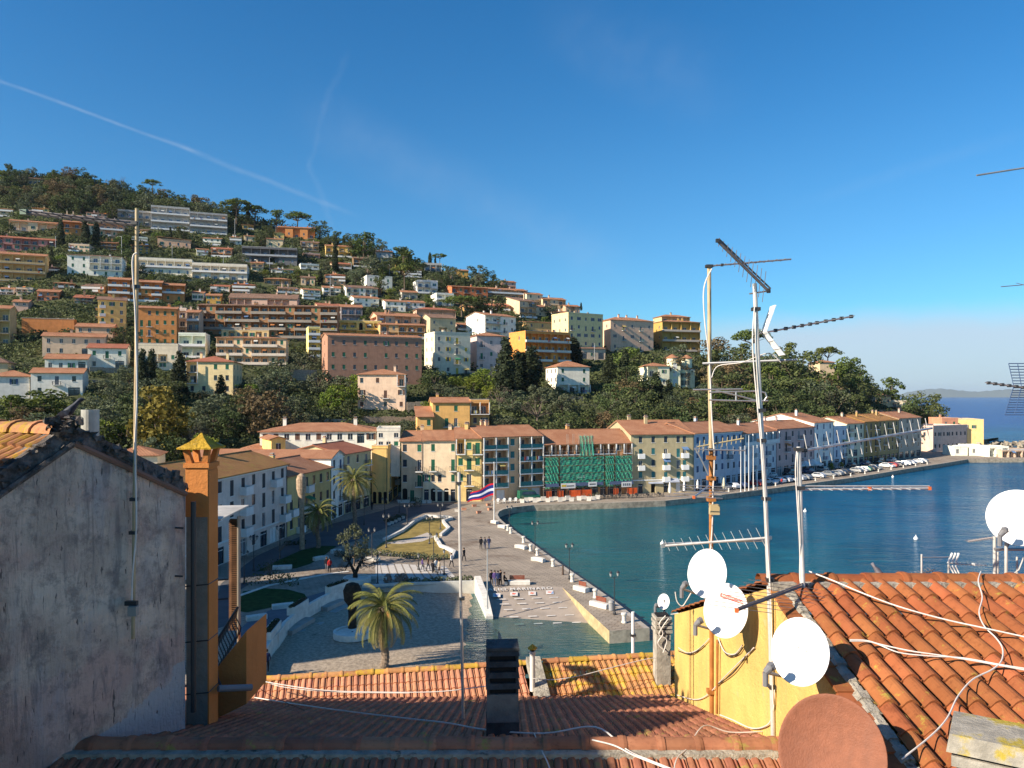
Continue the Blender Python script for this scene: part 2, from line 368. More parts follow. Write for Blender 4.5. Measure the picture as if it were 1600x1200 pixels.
# water body colour: teal in the shallow harbour, deeper blue outside
fx = SMOOTH(t, MATH(t, 'ADD', MATH(t, 'ADD', sp.outputs[0], MATH(t, 'MULTIPLY', sp.outputs[1], .15)), MATH(t, 'MULTIPLY', MATH(t, 'SUBTRACT', n1.outputs[0], .5), 14)), 18, 95)
body = MIX(t, fx, (.008, .10, .10), (.006, .08, .17))
body = MIX(t, SMOOTH(t, sp.outputs[1], 420, 700), body, (.004, .05, .22))
nw = N(t, 'ShaderNodeTexNoise', i_Scale=.035, i_Detail=4.0, i_Distortion=1.0); LK(t, tcn.outputs['Object'], nw.inputs['Vector'])
body = MIX(t, 1.0, body, MIX(t, SMOOTH(t, nw.outputs[0], .38, .62), (.72, .78, .82), (1.2, 1.15, 1.1)), 'MULTIPLY')
body = MIX(t, MATH(t, 'MULTIPLY', SMOOTH(t, n1.outputs[0], .55, .7), .45), body, (.02, .16, .20))
df = N(t, 'ShaderNodeBsdfDiffuse'); LK(t, body, df.inputs[0])
tr = N(t, 'ShaderNodeBsdfTransparent'); tr.inputs[0].default_value = (.62, .82, .78, 1)
# clear over the shallow slipway and beach
dep = N(t, 'ShaderNodeCombineXYZ')
shal = SMOOTH(t, MATH(t, 'ADD', MATH(t, 'MULTIPLY', sp.outputs[0], .9), MATH(t, 'MULTIPLY', sp.outputs[1], -.55)), -41, -25.5, True)
shal = MATH(t, 'MULTIPLY', MATH(t, 'MULTIPLY', shal, SMOOTH(t, sp.outputs[0], 9.5, 11, True)), SMOOTH(t, sp.outputs[1], 82, 90, True))
m1 = N(t, 'ShaderNodeMixShader'); LK(t, shal, m1.inputs[0]); LK(t, df.outputs[0], m1.inputs[1]); LK(t, tr.outputs[0], m1.inputs[2])
gl = N(t, 'ShaderNodeBsdfGlossy', i_Roughness=.08); LK(t, bu.outputs[0], gl.inputs['Normal']); gl.inputs[0].default_value = (.75, .8, .85, 1)
fr = N(t, 'ShaderNodeFresnel', i_IOR=1.33); LK(t, bu.outputs[0], fr.inputs['Normal'])
frc = MATH(t, 'MINIMUM', fr.outputs[0], .5)
m2 = N(t, 'ShaderNodeMixShader'); LK(t, frc, m2.inputs[0]); LK(t, m1.outputs[0], m2.inputs[1]); LK(t, gl.outputs[0], m2.inputs[2])
ou = N(t, 'ShaderNodeOutputMaterial'); LK(t, m2.outputs[0], ou.inputs[0])
b = MB(); b.face([(-60, -100, -1.2), (16000, -100, -1.2), (16000, 20000, -1.2), (-9000, 20000, -1.2), (-9000, 1200, -1.2), (-60, 1200, -1.2)], wm)
tag(b.obj('water'), kind='structure')
# far island hills on the horizon
b = MB(); im = mat('far_island', (.16, .19, .17), .95, .05)
def island(x0, x1, D, prof, dp):
    n = 60; vs = []
    for i in range(n + 1):
        t = i / n; px = x0 + (x1 - x0) * t
        k = t * (len(prof) - 1); a = int(min(k, len(prof) - 2)); hpx = prof[a] * (1 - (k - a)) + prof[a + 1] * (k - a) + .5 * math.sin(i * 1.7) + .3 * math.sin(i * 3.1)
        hpx = max(0, hpx)
        for q, (dd, hh) in enumerate(((0, 0), (dp * .3, .6), (dp * .6, 1), (dp, 0))):
            p = P(px, HZ, D + dd); vs.append((p.x, p.y, -2 + (hpx / F * (D + dd) + CH) * hh))
    b.raw(vs, [(i * 4 + j, i * 4 + 4 + j, i * 4 + 5 + j, i * 4 + 1 + j) for i in range(n) for j in range(3)], im)
island(1395, 1680, 15000, [0, 7, 11, 12, 9, 7, 9, 11, 9, 5, 2, 0], 2000)
tag(b.obj('far_hills', smooth=True), kind='structure')
# ================================================================= house kit
CACHE = {}
def cached(key, fn):
    if key not in CACHE: CACHE[key] = fn()
    return CACHE[key]
def wall_grid(mb, T, w, h, ops, m, r0=0.0):
    """wall in the local x/z plane, outside towards -y; ops = (u0,u1,v0,v1,recess,back material)"""
    us = sorted({0, w, *[o[0] for o in ops], *[o[1] for o in ops]}); vs_ = sorted({r0, h, *[o[2] for o in ops], *[o[3] for o in ops]})
    for i in range(len(us) - 1):
        for j in range(len(vs_) - 1):
            cu, cv = (us[i] + us[i + 1]) / 2, (vs_[j] + vs_[j + 1]) / 2
            if any(o[0] < cu < o[1] and o[2] < cv < o[3] for o in ops): continue
            mb.face([T @ Vector(p) for p in ((us[i], 0, vs_[j]), (us[i + 1], 0, vs_[j]), (us[i + 1], 0, vs_[j + 1]), (us[i], 0, vs_[j + 1]))], m)
    for (a, c, e, g, r, bm) in ops:
        q = [(a, e), (c, e), (c, g), (a, g)]
        for k in range(4):
            p, s = q[k], q[(k + 1) % 4]
            mb.face([T @ Vector(v) for v in ((p[0], 0, p[1]), (s[0], 0, s[1]), (s[0], r, s[1]), (p[0], r, p[1]))], m)
        mb.face([T @ Vector((p[0], r, p[1])) for p in q], bm or m)
def win_mesh(w, h, sh, kind, glass):
    """local origin at bottom centre of opening, wall face at y=0"""
    def f():
        b = MB(); fr = WHITE if kind != 'n' else SHUT['dark']
        if kind in 'ond':
            for x0, x1 in ((-w / 2, -w / 2 + .06), (w / 2 - .06, w / 2), (-.025, .025)): b.box(x0, x1, .08, .13, 0, h, fr)
            b.box(-w / 2, w / 2, .078, .132, h - .06, h, fr); b.box(-w / 2, w / 2, .077, .131, 0, .06, fr)
            b.box(-w / 2 + .06, w / 2 - .06, .1, .11, .06, h - .06, glass)
        if kind != 'd': b.box(-w / 2 - .08, w / 2 + .08, -.07, .06, -.08, 0, WHITE)
        return b.mesh('window')
    return cached(('win', round(w, 2), round(h, 2), kind, glass.name), f)
def shut_mesh(w, h, sh, kind, leaf):
    """one leaf; leaf = -1 or 1"""
    def f():
        b = MB(); m = SHUT[sh]
        if kind == 'w':
            x0, x1 = (-w / 2 + .01, -.01) if leaf < 0 else (.01, w / 2 - .01); y0 = .02
        else:
            x0, x1 = (-w - .02, -w / 2 - .02) if leaf < 0 else (w / 2 + .02, w + .02); y0 = -.07
        for a, c in ((x0, x0 + .06), (x1 - .06, x1)): b.box(a, c, y0, y0 + .05, 0, h, m)
        n = max(4, int(h / .16))
        for k in range(n):
            z = h * k / n; b.box(x0 + .05, x1 - .05, y0 + .01, y0 + .035, z, z + h / n * .72, m)
        b.box(x0 + .05, x1 - .05, y0 + .036, y0 + .04, 0, h, m)
        return b.mesh('shutter')
    return cached(('sh', round(w, 2), round(h, 2), kind, sh, leaf), f)
def winsh_mesh(w, h, sh, kind, glass):   # small far window with its shutters in one mesh
    def f():
        b = MB(); m = SHUT[sh]
        if kind == 'w': b.box(-w / 2, -.02, .03, .07, 0, h, m); b.box(.02, w / 2, .03, .07, 0, h, m); b.box(-.02, .02, .05, .06, 0, h, DARK)
        else:
            b.box(-w / 2, w / 2, .1, .12, 0, h, glass); b.box(-.03, .03, .07, .099, 0, h, WHITE)
            b.box(-w / 2, w / 2, .07, .098, h - .07, h, WHITE)
            if kind == 'o':
                b.box(-w, -w / 2, -.06, -.01, 0, h, m); b.box(w / 2, w, -.06, -.01, 0, h, m)
        if kind != 'd': b.box(-w / 2 - .1, w / 2 + .1, -.08, .06, -.09, 0, WHITE)
        return b.mesh('window')
    return cached(('ws', round(w, 2), round(h, 2), kind, sh, glass.name), f)
def balc_mesh(w, dp, style):
    w = round(w * 2) / 2
    def f():
        b = MB(); b.box(-w / 2, w / 2, -dp, .02, -.16, 0, WHITE if style in 'rwg' else CONC)
        if style in 'rcg':
            m = IRON if style != 'g' else SHUT['teal']
            b.box(-w / 2, w / 2, -dp + .02, -dp + .06, .92, .97, m); b.box(-w / 2, w / 2, -dp + .02, -dp + .05, .06, .1, m)
            for s in (-1, 1): b.box(s * w / 2 - .04 * (s > 0), s * w / 2 + .04 * (s < 0), -dp + .02, 0, .92, .97, m)
            n = int(w / .18)
            for k in range(n + 1): x = -w / 2 + .03 + (w - .06) * k / n; b.box(x - .014, x + .014, -dp + .025, -dp + .05, .1, .92, m)
            for s in (-1, 1):
                for k in range(1, 5): y = -dp + dp * k / 5; b.box(s * (w / 2 - .03) - .014, s * (w / 2 - .03) + .014, y, y + .028, 0, .92, m)
        else:
            b.box(-w / 2, w / 2, -dp, -dp + .1, 0, .95, WHITE if style == 'w' else CONC)
            for s in (-1, 1): b.box(min(s * w / 2, s * (w / 2 - .1)), max(s * w / 2, s * (w / 2 - .1)), -dp + .1, 0, 0, .95, WHITE if style == 'w' else CONC)
        return b.mesh('balcony')
    return cached(('ba', w, dp, style), f)
def rail_mesh(w, style, col):
    w = round(w * 4) / 4
    def f():
        b = MB()
        if style == 'p': b.box(-w / 2, w / 2, -.06, .06, 0, .95, col)
        else:
            m = IRON if style == 'r' else col
            b.box(-w / 2, w / 2, -.03, .03, .9, .97, m); b.box(-w / 2, w / 2, -.02, .02, .05, .1, m)
            n = int(w / .2)
            for k in range(n + 1): x = -w / 2 + .02 + (w - .04) * k / n; b.box(x - .015, x + .015, -.015, .015, .1, .9, m)
        return b.mesh('railing')
    return cached(('ra', w, style, col.name), f)
HOUSES = []
VR = random.Random(77)
AWN = [mat('awning_cloth_%d' % i, c, .8, .1) for i, c in enumerate([(.05, .22, .12), (.6, .58, .52), (.5, .2, .07), (.12, .2, .35), (.55, .42, .15)])]
LAU = [mat('laundry_%d' % i, c, .9, .1) for i, c in enumerate([(.7, .7, .7), (.55, .45, .1), (.5, .06, .05), (.2, .3, .5)])]
def facade(root, b, T, w, h, rows, wm, o, gz=0.0):
    """rows: list of strings top to bottom"""
    if not rows: return []
    fh = (h - gz) / len(rows); ops = []; adds = []
    near = o.get('near'); sh = o.get('sh', 'green'); glass = o.get('glass', GLASS); ww = o.get('ww'); st = o.get('bal', 'r')
    for ri, row in enumerate(rows):
        z0 = h - fh * (ri + 1); n = len(row); cw = w / max(1, n); i = 0
        shop = (ri == len(rows) - 1)
        while i < n:
            c = row[i]
            if not near and c in 'won': c = VR.choice([c, c, c, 'w', 'o', 'n'])
            uc = (i + .5) * cw
            W_ = min(ww or .95, cw * .55); H_ = min(1.45, fh * .52); v0 = z0 + fh * .3
            if c in 'won': ops.append((uc - W_ / 2, uc + W_ / 2, v0, v0 + H_, .2, DARK)); adds.append(('win', c, uc, v0, W_, H_))
            elif c in 'dDG':
                H2 = min(2.3, fh * .74); ops.append((uc - W_ / 2, uc + W_ / 2, z0 + .05, z0 + .05 + H2, .2, DARK))
                adds.append(('win', 'w' if c != 'G' and (i + ri) % 3 else 'd', uc, z0 + .05, W_, H2)); adds.append(('bal', {'d': st, 'D': 'w', 'G': 'g'}[c], uc, z0 + .02, min(cw * 1.02, W_ + 1.3) if i + 1 >= n or row[i + 1] != c else 0, n))
            elif c in 'lLT':
                j = i
                r = 1.5 if c != 'T' else 2.2
                g = .12; ops.append((i * cw + g, (i + 1) * cw - g, z0 + .08, z0 + fh * .9, r, wm))
                W2 = min(1.7, cw * .5); H2 = min(2.1, fh * .7)
                adds.append(('lwin', 'd', uc, z0 + .1, W2, H2, r)); 
                if i == 0 or row[i - 1] not in 'lLT':
                    e_ = i
                    while e_ < n and row[e_] in 'lLT': e_ += 1
                    adds.append(('run', o.get('rail', 'r') if c != 'L' else 'p', (i + e_) / 2 * cw, z0 + .08, (e_ - i) * cw, e_ - i, fh))
            elif c in 'sSv':
                W2 = cw * .7; H2 = min(2.9, fh * .8); ops.append((uc - W2 / 2, uc + W2 / 2, z0 + .03, z0 + H2, .3, DARK))
                adds.append(('shop', c, uc, z0 + .03, W2, H2 - .03))
            elif c == 'a':
                W2 = min(1.5, cw * .7); H2 = min(2.6, fh * .75); ops.append((uc - W2 / 2, uc + W2 / 2, z0 + .03, z0 + H2, .4, DARK)); adds.append(('arch', c, uc, z0 + H2, W2, 0))
            i += 1
    wall_grid(b, T, w, h, ops, wm, r0=o.get('found', -4.0))
    rotz = T.to_euler().z
    for a in adds:
        k, c, uc, v0, W_, H_ = a[:6] if len(a) > 5 else (*a, 0)
        loc = T @ Vector((uc, 0, v0))
        if k in ('lwin', 'bal') and W_ > .8 and VR.random() < .13:
            q = MB(); w_ = W_ * .46; q.raw([(-w_, .05, 2.35), (w_, .05, 2.35), (w_, -1.1, 1.85), (-w_, -1.1, 1.85), (w_, -1.1, 1.65), (-w_, -1.1, 1.65)], [(0, 1, 2, 3), (3, 2, 4, 5)], VR.choice(AWN)); link('awning', cached(('awn', round(w_, 1), len(q.f), VR.randint(0, 4)), lambda: q.mesh('awning')), root, loc, (0, 0, rotz))
        if k in ('lwin', 'bal') and W_ > .8 and VR.random() < .09:
            q = MB(); yy = -1.0 if k == 'lwin' else -o.get('bd', .9) - .06
            for t_ in range(4): x_ = -W_ * .35 + t_ * W_ * .2; q.box(x_, x_ + W_ * .13, yy - .02, yy, .1 + .15 * (t_ % 2), .95, VR.choice(LAU))
            link('washing', q.mesh('washing'), root, loc, (0, 0, rotz))
        if k == 'win':
            if near:
                wo_ = link('window', win_mesh(W_, H_, sh, 'n' if c == 'n' else ('d' if c == 'd' else 'o'), glass), root, loc, (0, 0, rotz))
                if c in 'wo':
                    for lf in (-1, 1): link('shutter', shut_mesh(W_, H_, sh, c, lf), wo_)
            else: link('window', winsh_mesh(W_, H_, sh, c, glass), root, loc, (0, 0, rotz))
        elif k == 'bal' and W_ > 0: link('balcony', balc_mesh(W_, o.get('bd', .9), c), root, loc, (0, 0, rotz))
        elif k == 'lwin': link('window', winsh_mesh(W_, H_, sh, 'd', glass), root, T @ Vector((uc, a[6] - .14, v0)), (0, 0, rotz))
        elif k == 'run':
            def fr_(W_=W_, c=c, H_=H_, fh_=a[6]):
                q = MB(); m = o.get('railm', SHUT['dark'] if c == 'r' else WHITE); pd_ = .95; sl = o.get('slab', CONC if not near else WHITE); q.box(-W_ / 2, W_ / 2, -pd_, -.004, -.17, 0, sl)
                if c == 'p': q.box(-W_ / 2, W_ / 2, -pd_, -pd_ + .09, 0, .85, m); [q.box(s * W_ / 2 - .045, s * W_ / 2 + .045, -pd_ + .09, -.004, 0, .85, m) for s in (-1, 1)]
                else:
                    q.box(-W_ / 2, W_ / 2, -pd_, -pd_ + .05, .88, .95, m); q.box(-W_ / 2, W_ / 2, -pd_, -pd_ + .04, .06, .1, m); nn = int(W_ / .22)
                    for j in range(nn + 1): x_ = -W_ / 2 + .02 + (W_ - .04) * j / nn; q.box(x_ - .015, x_ + .015, -pd_ + .005, -pd_ + .035, .1, .88, m)
                    if c == 'g': q.box(-W_ / 2 + .05, W_ / 2 - .05, -pd_ + .036, -pd_ + .045, .12, .86, m)
                if near:
                    for j in range(H_ + 1): x_ = -W_ / 2 + W_ * j / H_; q.box(x_ - .1, x_ + .1, -pd_ + .02, -pd_ + .22, -.17, fh_ - .2, WHITE)
                return q.mesh('balcony')
            link('balcony', cached(('run', round(W_, 1), c, H_, near, round(a[6], 1), o.get('railm', GLASS).name), fr_), root, loc, (0, 0, rotz))
        elif k == 'rail': link('railing', rail_mesh(W_, c, o.get('railm', SHUT['dark'] if c == 'r' else WHITE)), root, T @ Vector((uc, -.05, v0)), (0, 0, rotz))
        elif k == 'shop':
            def fs(W_=W_, H_=H_, c=c):
                q = MB(); m = {'s': GLASS, 'S': SHUT['grey'], 'v': WHITE}[c]
                q.box(-W_ / 2, W_ / 2, .2, .24, 0, H_, m)
                for x in (-W_ / 2, -.04, W_ / 2 - .08): q.box(x, x + .08, .12, .198, 0, H_, WHITE if c != 's' else SHUT['dark'])
                q.box(-W_ / 2, W_ / 2, .13, .19, H_ - .5, H_ - .42, WHITE)
                return q.mesh('shop_front')
            link('shop_front', cached(('shop', round(W_, 1), round(H_, 1), c), fs), root, loc, (0, 0, rotz))
        elif k == 'arch':
            def fa(W_=W_):
                q = MB(); pts = [(W_ / 2 * math.cos(t), .02, W_ / 2 * math.sin(t) * .8) for t in [math.pi * i / 10 for i in range(11)]]
                q.raw([(x, -.01, z) for x, y, z in pts], [tuple(range(11))], DARK); return q.mesh('arch')
            link('arch', cached(('arch', round(W_, 1)), fa), root, loc, (0, 0, rotz))
def roof(root, w, d, h, kind, rm, pitch, ov=.45, th=.16, par=.7, wm=None, chim=1, seed=0):
    b = MB()
    def slab(pts, m=rm):
        pts = [Vector(p) for p in pts]; n = (pts[1] - pts[0]).cross(pts[2] - pts[0]).normalized()
        if n.z < 0: n = -n
        up = [p + n * th for p in pts]; k = len(pts)
        b.raw(pts + up, [tuple(range(k))[::-1]], WHITE); b.raw(pts + up, [(i, (i + 1) % k, k + (i + 1) % k, k + i) for i in range(k)], m); b.raw(up, [tuple(range(k))], m)
    top = h
    if kind == 'gable':
        rz = h + pitch * d / 2; e = h - pitch * ov
        slab([(-ov, -ov, e), (w + ov, -ov, e), (w + ov, d / 2, rz), (-ov, d / 2, rz)]); slab([(-ov, d + ov, e), (w + ov, d + ov, e), (w + ov, d / 2 + .01, rz), (-ov, d / 2 + .01, rz)])
        b.tube([(-ov, d / 2, rz + th), (w + ov, d / 2, rz + th)], .13, rm, 6); top = rz
    elif kind == 'gabley':
        rz = h + pitch * w / 2; e = h - pitch * ov
        slab([(-ov, -ov, e), (w / 2, -ov, rz), (w / 2, d + ov, rz), (-ov, d + ov, e)]); slab([(w + ov, -ov, e), (w / 2 + .01, -ov, rz), (w / 2 + .01, d + ov, rz), (w + ov, d + ov, e)]); top = rz
    elif kind == 'shed':
        e = h - pitch * ov; rz = h + pitch * (d + ov); slab([(-ov, -ov, e), (w + ov, -ov, e), (w + ov, d + ov, rz), (-ov, d + ov, rz)]); top = rz
    elif kind == 'shedx':   # higher on the left
        slab([(-ov, -ov, h + pitch * w), (w + ov, -ov, h - pitch * ov), (w + ov, d + ov, h - pitch * ov), (-ov, d + ov, h + pitch * w)])
    elif kind == 'hip':
        m_ = min(w, d) / 2; rz = h + pitch * m_; e = h - pitch * ov; A = [(-ov, -ov, e), (w + ov, -ov, e), (w + ov, d + ov, e), (-ov, d + ov, e)]
        if w >= d: r1, r2 = (m_, d / 2, rz), (w - m_ + .01, d / 2, rz)
        else: r1, r2 = (w / 2, m_, rz), (w / 2, d - m_ + .01, rz)
        if w >= d: fs = [[A[0], A[1], r2, r1], [A[2], A[3], r1, r2], [A[3], A[0], r1], [A[1], A[2], r2]]
        else: fs = [[A[0], A[1], r1], [A[1], A[2], r2, r1], [A[2], A[3], r2], [A[3], A[0], r1, r2]]
        for f in fs: slab(f)
        top = rz
    elif kind == 'flat':
        m = wm; b.box(0, w, 0, d, h - .02, h + .04, CONC)
        for (x0, x1, y0, y1) in ((-.05, w + .05, -.05, .18), (-.05, w + .05, d - .18, d + .05), (-.05, .18, .18, d - .18), (w - .18, w + .05, .18, d - .18)): b.box(x0, x1, y0, y1, h + .04, h + par, m)
        b.box(-.09, w + .09, -.1, .2, h + par, h + par + .08, WHITE); top = h + par
    ro_ = b.obj('roof', root)
    rnd = random.Random(seed)
    for _ in range(chim):
        q = MB(); x = rnd.uniform(.15, .85) * w; y = d * rnd.uniform(.35, .65); cw = .35; z = (h if kind == 'flat' else h + (top - h) * (.35)); 
        q.box(x - cw, x + cw, y - .3, y + .3, z, top + 1.0, wm or WHITE); q.box(x - cw - .1, x + cw + .1, y - .4, y + .4, top + 1.0, top + 1.1, CONC); q.box(x - cw + .1, x + cw - .1, y - .2, y + .2, top + 1.1, top + 1.35, TILE)
        q.box(x - cw, x + cw, y - .3, y + .3, top + 1.35, top + 1.42, CONC); q.obj('chimney', ro_)
    return top
def house(short, label, px0, px1, by, ey, yaw=0, dep=9, wall=(.6, .57, .5), rf='gable', pitch=.3, rc=None, rows=(), left=(), right=(), z=None, cat='house', group=None, Dadd=0, **o):
    cx = (px0 + px1) / 2
    D = (CH - z) * F / (by - HZ) if z is not None else hill_D(cx, by) + Dadd
    C = P(cx, by, D); th = R(yaw); u = (math.cos(th), math.sin(th))
    k0, k1 = [((p - 800) / F * C.y - C.x) / (u[0] - (p - 800) / F * u[1]) for p in (px0, px1)]
    A = Vector((C.x + k0 * u[0], C.y + k0 * u[1], C.z)); w = k1 - k0; h = (by - ey) / F * C.y
    root = empty(short.replace(' ', '_') if False else (cat if cat != 'house' else 'house').replace(' ', '_'), A, th, label, cat, group)
    wm = wallm(wall); b = MB()
    Tf = Matrix.Identity(4)
    Tr = Matrix.Translation((w, 0, 0)) @ Matrix.Rotation(R(90), 4, 'Z'); Tl = Matrix.Translation((0, dep, 0)) @ Matrix.Rotation(R(-90), 4, 'Z')
    facade(root, b, Tf, w, h, rows, wm, o, o.get('gz', 0)) if rows else wall_grid(b, Tf, w, h, [], wm, -4)
    lo = dict(o)
    facade(root, b, Tr, dep, h, right, wm, lo) if right else wall_grid(b, Tr, dep, h, [], wm, -4)
    facade(root, b, Tl, dep, h, left, wm, lo) if left else wall_grid(b, Tl, dep, h, [], wm, -4)
    b.face([(0, dep, -4), (w, dep, -4), (w, dep, h), (0, dep, h)], wm)
    if rf == 'gable':
        for x in (0, w): b.face([(x, 0, h), (x, dep, h), (x, dep / 2, h + pitch * dep / 2)], wm)
    if rf == 'gabley':
        for y in (0, dep): b.face([(0, y, h), (w, y, h), (w / 2, y, h + pitch * w / 2)], wm)
    if rf == 'shed':
        for x in (0, w): b.face([(x, 0, h), (x, dep, h), (x, dep, h + pitch * dep)], wm)
        b.face([(0, dep, h), (w, dep, h), (w, dep, h + pitch * dep), (0, dep, h + pitch * dep)], wm)
    if o.get('band'):
        for z_ in o['band']: b.box(-.04, w + .04, -.05, .0, h * z_, h * z_ + .18, WHITE)
    b.obj('walls', root)
    top = roof(root, w, dep, h, rf, rc or TILE, pitch, wm=wm, chim=o.get('chim', 1), seed=int(px0 * 7 + by), par=o.get('par', .7), ov=o.get('ov', .45))
    HOUSES.append(dict(short=short, px0=px0, px1=px1, by=by, ey=ey, D=C.y, A=A, u=u, w=w, dep=dep, h=h, root=root, top=top))
    return root, w, h, A
# ================================================================= the town
Wh = (.74, .73, .71); Cr = (.66, .56, .42); Pk = (.55, .38, .33); Sa = (.62, .40, .29); Or = (.52, .23, .09); Ye = (.68, .50, .20); Br = (.33, .19, .145); Gy = (.34, .33, .31); Li = (.52, .44, .46)
Oc = (.44, .28, .09); Pe = (.70, .52, .37); Ol = (.47, .42, .30)
GB = GLASSB
# short name, label, px0, px1, base y, eave y, yaw, depth, colour, ...
H = house
# --- upper slope, left
H('ridge cottage', 'tiny brown roofed cottage alone in the woods just under the ridge', 43, 66, 288, 279, 22, 8, Ol, rc=TILEB, rows=['lll'], chim=0)
H('grey terraced block', 'grey end of the white terraced apartment building below the ridge', 184, 236, 352, 330, 20, 12, (.36, .37, .4), 'flat', rows=['llll', 'llll'], par=.5, glass=GB)
H('white terraced block', 'long white terraced apartment building stepping along the upper hillside', 236, 296, 360, 324, 20, 14, (.50, .50, .52), 'flat', rows=['lllll', 'lllll', 'lllll'], par=.5, glass=GB, rail='p')
H('white terraced end block', 'right hand end of the white terraced building, lower than its neighbour', 297, 355, 366, 334, 20, 14, (.42, .43, .46), 'flat', rows=['lllll', 'lllll', 'lllll'], par=.5, glass=GB, rail='p')
H('cream row house', 'cream and white row house at the far left below the wooded slope', 14, 88, 362, 347, 22, 9, Pe, rows=['lloll'], rc=TILE, chim=1, railm=WHITE)
H('orange row house', 'row house with an orange and yellow front between two cypresses', 97, 127, 366, 347, 22, 9, Or, rows=['ll', 'ww'], chim=0)
H('salmon row house', 'salmon row house with white balconies right of the twin cypresses', 154, 193, 370, 350, 22, 9, Sa, rows=['llll', 'wlwl'], rail='p')
H('pink row house', 'long maroon pink row house with white window frames at the far left', -8, 87, 392, 373, 22, 9, (.42, .2, .2), rows=['lolllol', 'wlwlwll'], rc=TILER)
H('long pink roof house', 'low pink house with a long sloping orange roof below the white terraces', 246, 298, 387, 374, 22, 9, Sa, 'shedx', .06, rows=['nnnn'], chim=0)
H('yellow balcony block', 'yellow ochre apartment block with brown roof and deep balconies at the far left', -16, 71, 440, 398, 24, 11, (.56, .40, .2), rows=['lllll', 'lllll', 'lllll'], rc=TILE, rail='p', railm=wallm((.5, .38, .22)))
H('white villa with blue glass', 'white villa with green shutters on the left and blue glass loggias on the right', 105, 191, 432, 400, 18, 12, Wh, 'hip', .2, rows=['wwlll', 'wwlll', 'wwnwn'], right=['n', 'n'], rc=TILEB, glass=GB, near=True)
H('long white terrace house', 'long white flat roofed house seen just right of the left antenna pole', 216, 300, 430, 407, 16, 12, (.7, .66, .6), 'flat', rows=['LLLLLL', 'nnnnnn'], par=1.1, glass=GB, chim=0)
H('lower white terrace house', 'lower right section of the long white flat roofed terraces', 300, 386, 438, 415, 14, 12, (.62, .60, .56), 'flat', rows=['LLLLLL', 'lnlnln'], par=1.1, glass=GB, chim=0)
H('dark modern villa', 'dark slate coloured modern villa with a blue window band on the hillside', 378, 464, 413, 388, 14, 12, (.13, .14, .17), 'flat', rows=['TTTTTT', 'nlllnn'], rc=TILEB, par=.6, glass=GB, chim=0, rail='p', railm=wallm((.3, .34, .42)))
H('small cream tower house', 'small cream house with a square turret above the dark modern villa', 416, 442, 388, 374, 14, 7, (.6, .5, .36), rows=['on'], chim=1)
H('orange chalet', 'low chalet with a wide orange roof half hidden by trees', 413, 454, 445, 436, 14, 9, (.4, .3, .2), 'hip', .25, rows=['lll'], chim=0)
H('pine ridge house', 'brick coloured house with stepped roofs under the umbrella pines', 434, 492, 372, 356, 12, 10, Or, rows=['lwlwl'], right=(), chim=2)
H('yellow gable house', 'small yellow gabled house under the umbrella pines', 429, 444, 374, 365, 20, 9, Ye, 'gabley', .35, rows=['n'], left=['n'], chim=0)
H('yellow hilltop house', 'yellow house with terracotta roof high on the middle slope', 509, 550, 402, 385, 16, 9, Ye, rows=['lnln', 'LLLL'], left=['n'], chim=1)
H('blue grey villa', 'blue grey villa partly hidden between dark trees near the skyline', 588, 613, 410, 394, 12, 9, (.34, .38, .45), rows=['nn', 'll'], chim=1, glass=GB)
H('white hillside villa', 'bright white villa with blind left wall beneath the dark pines', 573, 613, 453, 433, 24, 13, Wh, 'flat', rows=['n.n', 'nnn'], left=['n..', '.n.'], glass=GB)
H('white chalet', 'white chalet with a brown gabled roof and dark balconies', 541, 590, 465, 450, 22, 9, Wh, 'gable', .35, rows=['llwll', 'wlwlw'], left=['n'], rc=TILEB, chim=0)
H('white cubic villa', 'white cubic villa with a chimney and blue shaded windows on the upper slope', 652, 684, 459, 440, 20, 10, (.66, .68, .72), 'flat', rows=['llo', 'LLL'], left=['n.'], glass=GB, chim=2)
H('white stepped villa', 'white stepped villa just below the white cubic villa', 682, 709, 478, 460, 20, 12, Wh, 'flat', rows=['LL', 'll'], left=['.n', '.n'], glass=GB, chim=1)
H('glass pavilion', 'glass fronted pavilion on the skyline beside a small umbrella pine', 664, 690, 424, 413, 14, 8, (.4, .42, .46), 'flat', rows=['lll'], glass=GB, chim=0)
H('little skyline cabin', 'little ochre cabin on the skyline between the pines', 716, 732, 432, 423, 16, 7, Oc, rows=['n'], chim=0)
H('long red house', 'long brick red house with low roof on the right of the upper slope', 706, 762, 468, 449, 22, 12, (.45, .16, .08), 'gable', .18, rows=['lwlwlw', 'wwlwww'], left=['nn', '..'], chim=1)
H('salmon terrace row', 'salmon terraced row under the right hand skyline', 762, 822, 466, 453, 22, 9, (.6, .45, .36), rows=['LlLlL', 'lllll'], left=(), chim=2)
H('cream stepped block', 'cream stone block with a slanting left wall under the skyline', 812, 838, 497, 471, 30, 14, (.5, .42, .32), 'shed', .25, rows=['nl', 'll', 'LL'], left=['...', '...'], rc=TILEB)
H('cream skyline house', 'cream house with pale wall on the right hand skyline', 823, 848, 476, 460, 26, 9, (.62, .54, .42), rows=['nn', 'll'], left=['n', '.'], chim=1)
H('tan skyline house', 'tan house with two roofs near the end of the skyline houses', 848, 884, 484, 468, 22, 10, (.6, .46, .33), rows=['lnl', 'nln'], left=['n'], chim=1)
H('brown skyline house', 'brown roofed house at the low end of the skyline', 884, 906, 492, 479, 20, 8, (.45, .33, .25), rows=['nln'], chim=1)
H('white cottage', 'small white gabled cottage above the slate coloured block', 553, 592, 480, 466, 26, 10, Wh, rows=['nnn', 'lnl'], left=['.'], chim=1, glass=GB)
H('white tiled house', 'wide white house with terracotta roof and many small windows', 602, 664, 487, 472, 20, 11, Wh, 'gable', .25, rows=['ooolno', 'llnlnn'], left=['n', 'n'], glass=GB, chim=1)
